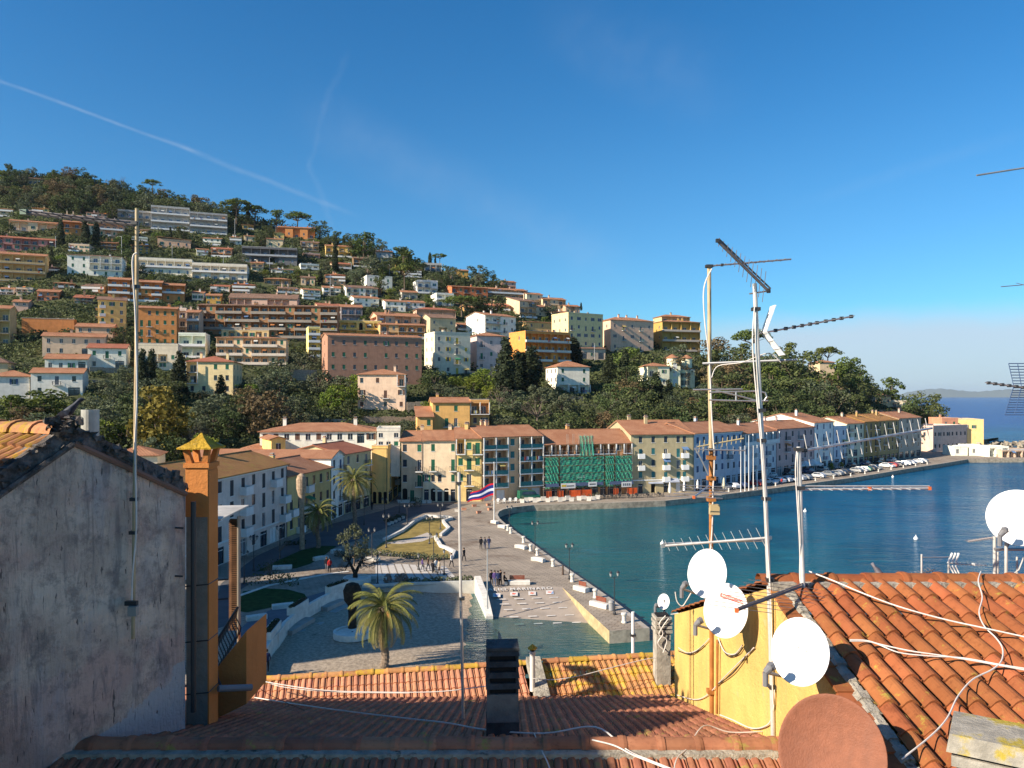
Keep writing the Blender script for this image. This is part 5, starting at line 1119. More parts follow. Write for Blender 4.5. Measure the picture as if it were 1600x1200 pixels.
ground_poly('path', [(600, 849), (640, 842), (668, 832), (678, 839), (660, 846), (625, 850)], mat('pebble_path', (.42, .37, .32), .9, .2, var=.2, scale=3), .014)
ground_poly('road', [(325, 985), (345, 912), (402, 868), (450, 846), (520, 818), (600, 797), (618, 791), (700, 787), (733, 788), (700, 796), (655, 803), (625, 815), (600, 826), (560, 843), (478, 872), (420, 895), (374, 922), (366, 975)], ASPH, -.006)
ground_poly('road', [(364, 1080), (366, 990), (395, 965), (440, 945), (480, 932), (548, 912), (553, 917), (500, 936), (455, 962), (428, 990), (398, 1042), (398, 1080)], mat('blue_pavers', (.13, .14, .16), .85, .2, var=.12), -.002)
# slabs
b = MB(); pv = mat('pale_slab', (.50, .46, .41), .7, .3, var=.08)
for i in range(9):
    q = [G(594 + i * 11.5 - 0, 880 + i * .5), G(603.5 + i * 11.5, 880.4 + i * .5), G(611 + i * 13.2, 907), G(600 + i * 13.2, 906)]
    b.face([(p.x, p.y, .004) for p in q], pv)
q = [G(586, 880), G(593, 880), G(599, 909), G(601, 913), G(588, 913)]; b.face([(p.x, p.y, .004) for p in q], pv)
tag(b.obj('path'), kind='structure')
# paint on the slipway: lettering, panels and dashes
def on_ramp(px, py, lift=.012):
    # intersect view ray with the ramp plane
    a = (px - 800) / F; e = (HZ - py) / F       # z = CH + e*y ; ramp_z = -.02-(86.5-y)*.122
    y = (CH + .02 + 86.5 * .122) / (.122 - e); return Vector((a * y, y, CH + e * y + lift))
PAINTW = mat('road_paint_white', (.60, .57, .53), .8, .2, var=.15, scale=2)
b = MB()
for (y, x0, n, st) in ((937, 776, 4, 27.5), (944.5, 781, 4, 27.5), (953, 787, 4, 28.5), (964.5, 796, 4, 29), (976, 804, 4, 30)):
    for i in range(n):
        a, c = on_ramp(x0 + i * st, y - i * .9), on_ramp(x0 + 14 + i * st, y - .5 - i * .9); d = Vector((0, .17, .021))
        b.raw([a, c, c + d, a + d], [(0, 1, 2, 3)], PAINTW)
tag(b.obj('road_marking'), kind='structure')
for i, (px, py) in enumerate(((776, 930), (803, 928), (831.5, 927), (859, 925.5))):
    b = MB(); c = on_ramp(px, py); T = Matrix.Translation(c) @ Matrix.Rotation(math.atan(.122), 4, 'X')
    b.raw([T @ Vector(p) for p in ((-.42, -.55, 0), (.42, -.55, 0), (.42, .55, 0), (-.42, .55, 0))], [(0, 1, 2, 3)], PAINTW)
    col = [(.2, .25, .5), (.6, .12, .08), (.65, .18, .1), (.6, .25, .2)][i]
    pm = mat('panel_mark_%d' % i, col, .8, .2)
    b.raw([T @ Vector(p) for p in ((-.26, -.1, .004), (.05, -.25, .004), (.28, .12, .004), (-.12, .28, .004))], [(0, 1, 2, 3)], pm)
    if i == 3: b.raw([T @ Vector(p) for p in ((.1, -.5, .006), (.4, -.4, .006), (.36, .4, .006))], [(0, 1, 2)], mat('panel_mark_b', (.2, .3, .5), .8, .2))
    tag(b.obj('painted_panel'), kind='structure')
tx = bpy.data.curves.new('lettering', 'FONT'); tx.body = 'PALIO MARINARO'; tx.size = .98; tx.space_character = 1.16; tx.align_x = 'RIGHT'; tx.offset = .012
tm = bpy.data.objects.new('lettering_curve', tx); COL.objects.link(tm)
bpy.context.view_layer.update(); dg = bpy.context.evaluated_depsgraph_get(); me = bpy.data.meshes.new_from_object(tm.evaluated_get(dg)); bpy.data.objects.remove(tm)
me.materials.clear(); me.materials.append(PAINTW); xs = [v.co.x for v in me.vertices]; ys = [v.co.y for v in me.vertices]
W0 = max(xs) - min(xs); e_ = on_ramp(864, 920.5, .014); s_ = on_ramp(756.5, 924.5, .014); L_ = (e_ - s_).length
o = link('lettering', me, None, e_, (math.atan(.122), 0, math.atan2(e_.y - s_.y, e_.x - s_.x))); o.scale = (L_ / W0, 1.05, 1); tag(o, kind='structure')
# ---- retaining walls of the beach basin
def wall_strip(name, pts, h, th, m, label, cat, z0=-1.2, ztop=None):
    b = MB(); pts = [Vector((p.x, p.y, 0)) for p in pts]
    L, Rr = [], []
    for i, p in enumerate(pts):
        d = (pts[min(i + 1, len(pts) - 1)] - pts[max(0, i - 1)]).normalized(); n = Vector((-d.y, d.x, 0)) * th / 2; L.append(p + n); Rr.append(p - n)
    for i in range(len(pts) - 1):
        q = [L[i], L[i + 1], Rr[i + 1], Rr[i]]; lo = [(v.x, v.y, z0) for v in q]; hi = [(v.x, v.y, h) for v in q]
        b.raw(lo + hi, [(4, 5, 6, 7), (0, 1, 5, 4), (2, 3, 7, 6), (1, 2, 6, 5), (3, 0, 4, 7)], m)
    return tag(b.obj(name), label, cat)
wall_strip('retaining_wall', [G(432, 1003, 0), G(444, 985), G(458, 972), G(478, 958), G(500, 945), G(514, 938), G(548, 926)], .75, .35, WC, 'curved white retaining wall round the left of the beach', 'wall')
wall_strip('retaining_wall', [G(566, 918), G(620, 914), G(742, 910.5)], .25, .35, mat('pale_wall', (.5, .49, .44), .8, .2, var=.1), 'straight pale wall behind the beach below the hedge', 'wall')
b = MB(); a, c = G(746, 910), Vector((wallfoot.x, wallfoot.y, 0)); d = (c - a).normalized(); n = Vector((-d.y, d.x, 0)) * .35
mid = a.lerp(c, .62)
b.raw([a - n, a + n, mid + n, mid - n, (c + n) + Vector((0, 0, -1.2)), (c - n) + Vector((0, 0, -1.2))] + [a - n + Vector((0, 0, .75)), a + n + Vector((0, 0, .75)), mid + n + Vector((0, 0, .35)), mid - n + Vector((0, 0, .35)), (c + n) + Vector((0, 0, -.9)), (c - n) + Vector((0, 0, -.9))],
      [(6, 7, 8, 9), (9, 8, 10, 11), (0, 3, 9, 6), (3, 5, 11, 9), (1, 7, 8, 2), (2, 8, 10, 4), (0, 1, 7, 6), (4, 5, 11, 10)], WC)
b.raw([p + Vector((0, 0, -1.5)) for p in (a - n, a + n, mid + n, mid - n, c + n, c - n)] + [a - n, a + n, mid + n, mid - n, c + n + Vector((0, 0, -1.2)), c - n + Vector((0, 0, -1.2))], [(0, 3, 9, 6), (3, 5, 11, 9), (1, 2, 8, 7), (2, 4, 10, 8), (4, 5, 11, 10)], WC)
tag(b.obj('slipway_wall'), 'white tapering wall between beach and slipway', 'wall')
wall_strip('retaining_wall', [G(398, 1052), G(410, 1032), G(423, 1012), G(431, 1003)], .75, .35, WC, 'lower white stub of the curved beach wall near the balcony', 'wall')
def planter(pa, pb, h, lb, y0=0):
    a, c = G(*pa), G(*pb); d = c - a; w = d.length; o = empty('planter', a, math.atan2(d.y, d.x), lb, 'planter', 'white planters on the beach wall')
    q = MB(); q.box(0, w, -.1, .7, .6, .6 + h, WC); q.box(.08, w - .08, -.02, .62, .6 + h, .62 + h, SOIL); q.obj('box', o)
    V, Rr = leaf_cloud([((w * (k + .5) / 5, .3, .65 + h), (.5, .28, .16)) for k in range(5)], 260, .14, seed=int(pa[0])); link('plants', cloud_mesh('plants', V, Rr, L_CYP), o)
planter((516, 938), (545, 927.5), .8, 'planter on the beach wall nearest the dark pruned palm'); planter((459, 972), (481, 957), .8, 'middle planter on the curved beach wall'); planter((422, 1014), (438, 993), .8, 'lowest planter on the curved beach wall')
for i, (pa, pb, lb) in enumerate((((512, 953), (541, 940), 'stone step bench below the planter by the dark palm'), ((457, 990), (492, 969), 'stone step bench below the middle planter'))):
    a, c = G(*pa, -.4), G(*pb, -.4); d = c - a; w = d.length; q = MB(); q.box(0, w, 0, 1.0, -.7, .25, mat('step_stone', (.34, .32, .29), .85, .2)); q.box(-.1, w + .1, -1, -.02, -.7, -.15, mat('step_stone', (.3, .3, .3)))
    tag(q.obj('stone_bench', loc=a, rot=(0, 0, math.atan2(d.y, d.x))), lb, 'bench', 'stone steps on the beach')
# white ring round the pruned palm and round planter of the forked tree
for (px, py, r, z0, z1, lb) in ((545, 1003, 1.75, -.6, -.05, 'round white kerb around the dark pruned palm on the beach'), (554, 914, 1.6, 0, .55, 'round white planter around the forked bare tree')):
    g = G(px, py, z0); q = MB(); q.lathe([(r, 0), (r, z1 - z0), (r - .3, z1 - z0), (r - .3, z1 - z0 - .1), (.1, z1 - z0 - .1)], WC, 28, capt=False); tag(q.obj('round_planter', loc=g + Vector((0, r * .9, 0))), lb, 'planter')
# ---- street furniture
def bench_white(px, py, w, rz, lb, back=False, curved=False):
    g = G(px, py); o = empty('bench', g, R(rz), lb, 'bench', 'white concrete benches'); q = MB(); n = 8
    prof = [(-.35, 0), (-.35, .38), (-.28, .46), (.28, .46), (.35, .38), (.35, 0)]
    vs = []; 
    for i in range(n + 1):
        x = -w / 2 + w * i / n; off = (.28 * math.sin(i / n * 3.14) if curved else 0)
        for (y, z) in prof: vs.append((x, y + off, z))
    m = len(prof); fs = [(i * m + j, (i + 1) * m + j, (i + 1) * m + j + 1, i * m + j + 1) for i in range(n) for j in range(m - 1)] + [tuple(range(m)), tuple(range(n * m, n * m + m))]
    q.raw(vs, fs, WC); q.obj('seat', o)
    if back:
        q = MB(); wd = mat('red_brown_wood', (.20, .06, .035), .7, .2, var=.2)
        for k in range(3): q.box(-w * .3, w * .3, .2, .26, .52 + k * .16, .65 + k * .16, wd)
        for x in (-w * .25, w * .25): q.box(x - .03, x + .03, .26, .3, .4, .98, IRON)
        q.obj('backrest', o)
for a in ((773, 818, 1.6, -55, 'white bench at the foot of the flagpole', 0, 1), (785, 825, 1.6, -45, 'second white bench past the flagpole by the water', 0, 1), (814, 857, 1.9, -45, 'white curved bench beside two bollards halfway along the pier', 0, 1), (841, 877, 1.9, -40, 'white curved bench just below the quay lamp', 0, 1),
          (908, 923, 1.9, -50, 'white bench with red brown back beside the last but one lamp', 1, 0), (937, 948, 2.2, -45, 'white bench with red brown back next to the litter bin', 1, 0), (808, 913, 2.9, 2, 'long white bench with brown back above the painted lettering', 1, 0),
          (441, 889, 2.3, 10, 'white bench in the shade before the dark hedge', 0, 0), (442, 950, 2.1, 25, 'white bench at the edge of the dark lawn', 0, 0), (401, 968, 1.9, 30, 'white bench nearest the balcony', 0, 0), (501, 875, 1.9, 38, 'white bench at the corner of the lawn near the red jacket', 0, 1), (525, 864, 1.4, 30, 'short white bench under the small olive tree', 0, 1), (582, 877, 1.9, -5, 'white curved bench at the head of the pale slabs', 0, 1), (589, 905, 2.2, -3, 'shaded rounded bench below the pale slabs', 0, 1)):
    bench_white(*a)
def bollard(px, py, lb, k=1.0):
    g = G(px, py); q = MB(); q.lathe([(.24 * k, 0), (.24 * k, .1), (.19 * k, .2), (.18 * k, .62 * k), (.27 * k, .72 * k), (.27 * k, .86 * k), (.2 * k, .92 * k)], WC, 14); tag(q.obj('bollard', loc=g, smooth=False), lb, 'bollard', 'white mooring bollards')
for i, (px, py) in enumerate(((793.5, 829), (798, 833.5), (818, 848), (829, 861), (839.5, 868), (864, 885), (894, 909), (930, 934), (975, 973))):
    bollard(px, py, ('farthest white mooring bollard by the flagpole bench', 'white bollard right beside the farthest one', 'white bollard behind the curved pier bench', 'white bollard just past the curved pier bench', 'white bollard beside the curved bench under the lamp', 'white bollard standing alone before the dark post', 'white bollard at the foot of the second pier lamp', 'white bollard behind the bench by the litter bin', 'white bollard nearest the tip of the pier')[i], 1.05)
g = G(955, 954); q = MB(); q.lathe([(.22, 0), (.25, .1), (.25, .75), (.3, .8), (.24, 1.0), (.05, 1.05)], mat('bin_grey', (.3, .3, .3), .6, .3), 12); tag(q.obj('litter_bin', loc=g), 'grey litter bin between bench and lamp on the pier', 'litter bin')
g = G(879.5, 898); q = MB(); q.lathe([(.14, 0), (.12, .1), (.1, 1.0), (.13, 1.05), (.06, 1.15)], mat('rust_post', (.09, .06, .045), .8, .2), 10); tag(q.obj('short_post', loc=g), 'short dark post on the pier between two bollards', 'post')
def lamp(px, by, ty, lb, arms=2, m=None, group='street lamps on the piazza', z=0):
    g = G(px, by, z); h = (by - ty) / F * g.y; o = empty('street_lamp', g, R(15), lb, 'street lamp', group); m = m or IRON
    q = MB(); q.lathe([(.17, 0), (.17, .15), (.09, .35), (.075, .9), (.05, 1.0), (.045, h - .5)], m, 10); q.obj('pole', o)
    heads = [(-.38, 0), (.38, 0)] if arms == 2 else [(0, 0)]
    if arms == 2: q = MB(); q.tube([(-.38, 0, h - .35), (-.2, 0, h - .6), (0, 0, h - .45), (.2, 0, h - .6), (.38, 0, h - .35)], .025, m, 6); q.obj('arm', o)
    for (x, y) in heads:
        q = MB(); T = Matrix.Translation((x, y, h - .38)); q.lathe([(.05, -.05), (.1, 0), (.15, .3)], mat('lamp_glass', (.28, .28, .27), .2, .5), 8, T); q.lathe([(.2, .3), (.17, .36), (.06, .45), (.02, .55)], m, 8, T); q.obj('lantern', o)
for a in ((381.5, 912, 862, 'black lamp just right of the balcony, double lantern'), (396.5, 892, 838, 'black lamp by the end of the dark hedge'), (437.5, 871, 822, 'black lamp with autumn twigs beside it'), (569, 820, 784, 'lamp between the palm and the round bed'), (601, 805, 778, 'lamp before the bright yellow corner house'), (624, 801, 780, 'lamp before the shadowed brown house'), (636, 820, 788, 'lamp in the shaded street by the round bed'),
          (603.5, 856, 804, 'lamp at the left tip of the golden lawn'), (581, 872, 826, 'lamp beside the small olive tree'), (590, 914, 868, 'lamp standing on the shaded slabs', 1), (671, 850, 807, 'lamp in the middle of the golden lawn'), (688, 827, 787, 'lamp at the upper edge of the golden lawn'), (677.5, 893, 834, 'lamp between the walkers and the hedge'), (694, 898, 859, 'lamp right of the walkers', 1),
          (796, 824, 791, 'farthest lamp on the water side of the pier'), (836, 864, 815, 'second lamp on the water side of the pier'), (889.6, 905, 850, 'third lamp on the water side of the pier'), (960, 960, 894, 'nearest lamp on the pier, beside the litter bin'), (654, 890, 866, 'thin lamp at the left of the walkers', 1)): lamp(*a)
# hillside lamp posts
for i, (px, by, ty, lb) in enumerate(((269, 406, 383, 'lamp post above the long white terraces, left one'), (349, 416, 392, 'lamp post above the lower white terraces'), (430, 361, 342, 'lamp post among the umbrella pines'), (367, 378, 342, 'tall post at the right end of the white terraced building'), (421, 424, 403, 'lamp post below the dark modern villa'), (516, 464, 430, 'tall lamp post left of the white chalet'), (87, 396, 370, 'lamp post by the left cypress'), (190, 402, 370, 'lamp post behind the white villa with blue glass'), (549, 434, 411, 'lamp post left of the white hillside villa'), (609, 434, 414, 'lamp post right of the white hillside villa'), (707, 443, 425, 'lamp post above the long red house'), (744, 445, 431, 'lamp post at the foot of the round skyline trees'), (777, 600, 575, 'lamp post below the lilac house'), (929, 563, 538, 'lamp post by the garage below the cream balcony block'))):
    D = hill_D(px, by); p = P(px, by, D); h = (by - ty) / F * D; o = empty('lamp_post', p - Vector((0, 0, 1)), R(20 * i), lb, 'lamp post', 'lamp posts on the hill')
    q = MB(); q.tube([(0, 0, 0), (0, 0, h + 1), (.5, 0, h + 1.3), (1.3, 0, h + 1.35)], [.13, .11, .09, .07], mat('galvanised', (.36, .37, .37), .5, .5), 6); q.obj('pole', o)
    q = MB(); q.box(1.1, 1.9, -.18, .18, h + 1.25, h + 1.4, mat('galvanised', (.4, .4, .4))); q.obj('lamp_head', o)
# flag, flagpoles
g = G(772, 815); h = 92 / F * g.y; o = empty('flagpole', g, 0, 'tall white flagpole with the big striped flag at the start of the pier', 'flagpole'); q = MB(); q.lathe([(.3, 0), (.3, .25), (.09, .3), (.05, h), (.1, h), (.08, h + .15)], WHITE, 10); q.obj('pole', o)
q = MB(); FC = [mat('flag_red', (.55, .02, .03), .8, .1), mat('flag_blue', (.02, .03, .16), .8, .1), mat('flag_white', (.6, .62, .68), .8, .1), mat('flag_blue', (0, 0, 0)), mat('flag_red', (0, 0, 0))]
nu, nv = 18, 10; bounds = [0, .14, .42, .62, .86, 1.0]; vs = []
zt = 60 / F * g.y; Lf = 4.6
for i in range(nu + 1):
    u = i / nu
    for j in range(11):
        v = [0, .07, .14, .28, .42, .52, .62, .74, .86, .93, 1][j]
        x = -.06 - Lf * u * (.86 + .14 * v); y = .35 * math.sin(u * 7 + v * 2) * u ** .5 * .8; z = zt - v * 2.15 * (1 - .22 * u) - 1.75 * u ** 1.15 + .12 * math.sin(u * 8 + v)
        vs.append((x, y, z))
bm_ = [0, 0, 1, 1, 2, 2, 1, 1, 0, 0]
for i in range(nu):
    for j in range(10): q.face([vs[i * 11 + j], vs[i * 11 + j + 1], vs[(i + 1) * 11 + j + 1], vs[(i + 1) * 11 + j]], FC[bm_[j]])
fo = q.obj('flag', loc=g); tag(fo, 'red, blue and white striped flag blowing to the left of its pole', 'flag')
for i, (px, by, ty) in enumerate(((1157.5, 768.5, 698), (1164, 767.5, 696), (1170, 766.5, 680), (1177, 765.5, 696), (1183, 765, 695))):
    g2 = G(px, by); q = MB(); q.lathe([(.16, 0), (.1, .2), (.06, (by - ty) / F * g2.y)], WHITE, 8); tag(q.obj('flagpole', loc=g2), ('leftmost white pole before the big blue building', 'second white pole of the five on the quay', 'tallest and middle one of the five white poles', 'fourth white pole of the five on the quay', 'rightmost of the five white poles')[i], 'flagpole', 'five white poles on the quay')
g2 = G(761.5, 951, -.1); q = MB(); q.lathe([(.12, 0), (.07, .2), (.05, 92 / F * g2.y), (.1, 92 / F * g2.y + .05)], mat('galvanised', (.4, .4, .4)), 8); tag(q.obj('slipway_pole', loc=g2), 'slim grey pole rising beside the slipway wall', 'pole')
# ---- lawn kerbs and hedges
def kerb(name, pts, lb, h=.42, th=.42): return wall_strip(name, [G(*p) for p in pts], h, th, WC, lb, 'kerb wall', 0)
kerb('kerb_wall', [(600, 845), (617, 837), (629, 831), (648, 816), (666, 807.5), (701, 809.5), (706, 812), (692, 815.5), (695, 820.5), (701.5, 827), (688.5, 838)], 'zigzag white kerb wall around the top of the golden lawn')
kerb('kerb_wall', [(680, 841), (688.5, 855), (698, 858.5), (710, 864.5), (706, 873)], 'zigzag white kerb wall at the right of the golden lawn')
kerb('kerb_wall', [(374, 931), (420, 915), (480, 903), (513, 897), (545, 893)], 'thin pale kerb line in the sunlit strip of the piazza', .06, .5)  # pale strip stands in for the sunlit gap between two shadows
def hedge(pts, h, w, lb, m=L_OAK, dens=26, size=.2, cat='hedge', rnd_h=.15):
    cl = []; rr = random.Random(int(pts[0][0]))
    P_ = [G(*p) for p in pts]
    for a, c in zip(P_, P_[1:]):
        n = max(1, int((c - a).length / (w * .7)))
        for k in range(n): p = a.lerp(c, (k + rr.random() * .6) / n); s = rr.uniform(1 - rnd_h, 1 + rnd_h); cl.append(((p.x, p.y, h * .45 * s), (w * .6 * s, w * .6 * s, h * .6 * s)))
    V, Rr = leaf_cloud(cl, dens / (w * .6) ** 2 * 3, size, seed=int(pts[0][0] + pts[0][1])); o = link(cat.replace(' ', '_'), cloud_mesh(cat, V, Rr, m)); tag(o, lb, cat)
hedge([(384, 915), (410, 912), (440, 912), (470, 917)], 1.3, 1.5, 'long dark hedge above the shaded lawn')
hedge([(402, 893), (425, 888), (445, 884), (465, 882)], 1.1, 1.8, 'dark rounded hedge by the street lamps')
hedge([(577, 866), (600, 868), (625, 870), (650, 873), (680, 875), (704, 873)], .75, .95, 'grey green hedge along the lower edge of the golden lawn', L_OLIVE)
hedge([(640, 911), (670, 910), (700, 909), (742, 908)], .65, .8, 'low straggly hedge above the pale beach wall', L_OLIVE)
hedge([(607, 817), (618, 812), (632, 806)], .7, 1.6, 'dark round bed of shrubs in the shaded street', L_CYP)
hedge([(602, 912), (618, 911), (636, 911)], 1.1, .9, 'reddish bare shrubs in front of the slabs', TWIG, 18, .3)
hedge([(525, 868), (545, 872), (570, 868)], .7, .8, 'pale low shrubs below the small olive tree', L_OLIVE)
hedge([(644, 793), (652, 792), (660, 791)], 1.9, 1.6, 'dark shrub in a planter before the shadowed brown house', L_CYP)
hedge([(450, 852), (475, 850)], .6, 1.0, 'small shrubs beside the street crossing', L_CYP)
for i, (x, y) in enumerate([(606, 819.5), (611, 817.5), (616, 815.5), (621, 813.5), (626, 811), (631, 808.5), (613, 808), (645, 795), (655, 796)]):
    pass
b = MB()
def white_box(px, py, w, d, h, lb, col=None, grp='white planters on the quay', cat='planter', rz=0, plant=False):
    g = G(px, py); o = empty('planter' if cat == 'planter' else cat.replace(' ', '_'), g, R(rz), lb, cat, grp); q = MB(); m = col or WC
    vs = [(-w * .42, -d * .42, 0), (w * .42, -d * .42, 0), (w * .42, d * .42, 0), (-w * .42, d * .42, 0), (-w / 2, -d / 2, h), (w / 2, -d / 2, h), (w / 2, d / 2, h), (-w / 2, d / 2, h)]
    q.raw(vs, [(0, 1, 5, 4), (1, 2, 6, 5), (2, 3, 7, 6), (3, 0, 4, 7)], m); q.box(-w / 2 + .05, w / 2 - .05, -d / 2 + .05, d / 2 - .05, h - .06, h - .02, SOIL); q.box(-w / 2 - .02, w / 2 + .02, -d / 2 - .02, -d / 2 + .06, h - .03, h + .04, m); q.obj('box', o)
    if plant:
        V, Rr = leaf_cloud([((0, 0, h + .25), (w * .45, d * .45, .35))], 200, .16, seed=int(px)); link('plant', cloud_mesh('plant', V, Rr, L_BRIGHT if int(px) % 2 else L_OLIVE), o)
WORDS = ['first', 'second', 'third', 'fourth', 'fifth', 'sixth', 'seventh', 'eighth', 'ninth', 'tenth', 'eleventh', 'twelfth', 'thirteenth', 'fourteenth', 'fifteenth', 'sixteenth', 'seventeenth', 'eighteenth', 'nineteenth', 'twentieth', 'twenty first', 'twenty second', 'twenty third', 'twenty fourth', 'twenty fifth', 'twenty sixth', 'twenty seventh', 'twenty eighth', 'twenty ninth', 'thirtieth'] + ['%s %s' % (t_, u_) for t_ in ('thirty', 'forty', 'fifty') for u_ in ('first', 'second', 'third', 'fourth', 'fifth', 'sixth', 'seventh', 'eighth', 'ninth', 'last')]
for i, (x, y) in enumerate([(608, 820.5), (613, 818.5), (618.5, 816), (624, 813), (630, 810)]): white_box(x, y, .55, .45, .4, WORDS[i] + ' white kerb block from the left around the round bed', grp='kerb blocks of the round bed', cat='kerb block')
for i, (x, y) in enumerate([(625, 785.8), (631, 785.8), (637, 785.6), (663, 786), (671, 786)]): white_box(x, y, .9, .6, .6, WORDS[i] + ' shaded white flower box from the left in front of the brown house', grp='flower boxes at the brown house')
om = mat('terracotta_box', (.55, .27, .17), .8, .2)
for i, (x, y) in enumerate([(714, 799.5), (725, 797), (741, 791.5), (748, 802), (763, 790), (765, 797)]): white_box(x, y, .9, .5, .42, WORDS[i] + ' orange box from the left near the flag', col=om if i else WC, grp='orange boxes near the flag', cat='barrier block', rz=10 * i)
xs_ = [816, 823, 829, 836, 842, 849, 856, 862, 868, 875, 881, 887, 893, 905, 912, 920, 928, 934]
for i, x in enumerate(xs_): white_box(x, 785.5 - (x - 816) * .03 - (i % 3) * 1.1, 1.0, .6, .75 + .1 * (i % 2), WORDS[i] + ' white planter from the left before the scaffolding', rz=(i * 37) % 24 - 12, plant=i in (0, 14, 15, 16, 17))
# cafe chairs and tables, closed parasols
def cafe_set(px, py, lb, dark):
    g = G(px, py); m = IRON if dark else WHITE; o = empty('cafe_table', g, R((px * 13) % 90), lb, 'cafe table', 'cafe tables on the quay'); q = MB(); q.lathe([(.25, 0), (.03, .05), (.03, .7)], m, 8); q.obj('leg', o)
    q = MB(); q.lathe([(.42, .7), (.42, .74)], m, 12); q.obj('table_top', o)
    for a in (0, 1.57, 3.14, 4.71):
        c = empty('cafe_chair', g + Vector((.75 * math.cos(a), .75 * math.sin(a), 0)), a - 1.57, 'chair on the %s side of the %s' % (('right', 'far', 'left', 'near')[int(a / 1.5)], lb), 'chair', 'cafe chairs on the quay')
        q = MB(); q.box(-.22, .22, -.22, .22, .42, .46, m); q.obj('seat', c); q = MB(); q.box(-.22, .22, .18, .22, .46, .88, m); q.obj('backrest', c)
        for x in (-.19, .19):
            for y in (-.19, .19): q = MB(); q.tube([(x, y, 0), (x, y, .42)], .02, m, 5); q.obj('leg', c)
for i, (x, y, dk) in enumerate([(778, 786.5, 0), (788, 786, 0), (797, 785.5, 0), (806, 785, 0), (944, 779, 1), (956, 778.5, 1), (968, 778, 1), (982, 778, 1), (995, 777.5, 1), (1012, 777, 1), (1030, 775.5, 1), (1112, 768, 1), (1122, 766.5, 1)]):
    cafe_set(x, y, '%s cafe table from the left on the quay' % WORDS[i], dk)
for i, (px, by, ty) in enumerate(((1046.6, 776, 753), (1069, 773, 750.5), (1090, 769, 749), (1131, 768, 746))):
    g2 = G(px, by); h = (by - ty) / F * g2.y; o = empty('parasol', g2, 0, ('closed white parasol before the door of the olive beige building', 'closed white parasol between beige and blue buildings', 'short closed white parasol at the big blue building', 'cream closed parasol in front of the big blue building')[i], 'parasol', 'closed parasols on the quay')
    q = MB(); q.lathe([(.35, 0), (.3, .08), (.03, .1), (.03, h)], IRON, 8); q.obj('pole', o); q = MB(); q.lathe([(.1, .7), (.27, .9), (.3, 1.4), (.22, h - .6), (.1, h - .15), (.02, h)], WHITE if i < 3 else mat('cream_cloth', (.6, .55, .38)), 9); q.obj('folded_cloth', o)
for i, px in enumerate((1243, 1256, 1270)):
    g2 = G(px, 738.5 - i * 1.1); w = 2.2; o = empty('party_tent', g2, R(43), ('left', 'middle', 'right')[i] + ' peaked white party tent before the pink building', 'tent', 'white party tents'); q = MB(); ap = (0, 0, 3.6)
    e = [(-w, -w), (w, -w), (w, w), (-w, w)]; n = 6
    for k in range(4):
        a_, c_ = Vector((*e[k], 2.2)), Vector((*e[(k + 1) % 4], 2.2)); prev = (a_, c_)
        for s in range(1, n + 1):
            t = s / n; f = t ** 1.0; zz = 2.2 + 1.4 * t ** 1.7; cur = (Vector((a_.x * (1 - f), a_.y * (1 - f), zz)), Vector((c_.x * (1 - f), c_.y * (1 - f), zz))); q.face([prev[0], prev[1], cur[1], cur[0]], WHITE); prev = cur
        q.face([a_, c_, c_ - Vector((0, 0, .35)), a_ - Vector((0, 0, .35))], WHITE)
    q.obj('canopy', o)
    for k in e: q = MB(); q.tube([(k[0] * .98, k[1] * .98, 0), (k[0] * .98, k[1] * .98, 2.2)], .04, WHITE, 6); q.obj('leg', o)
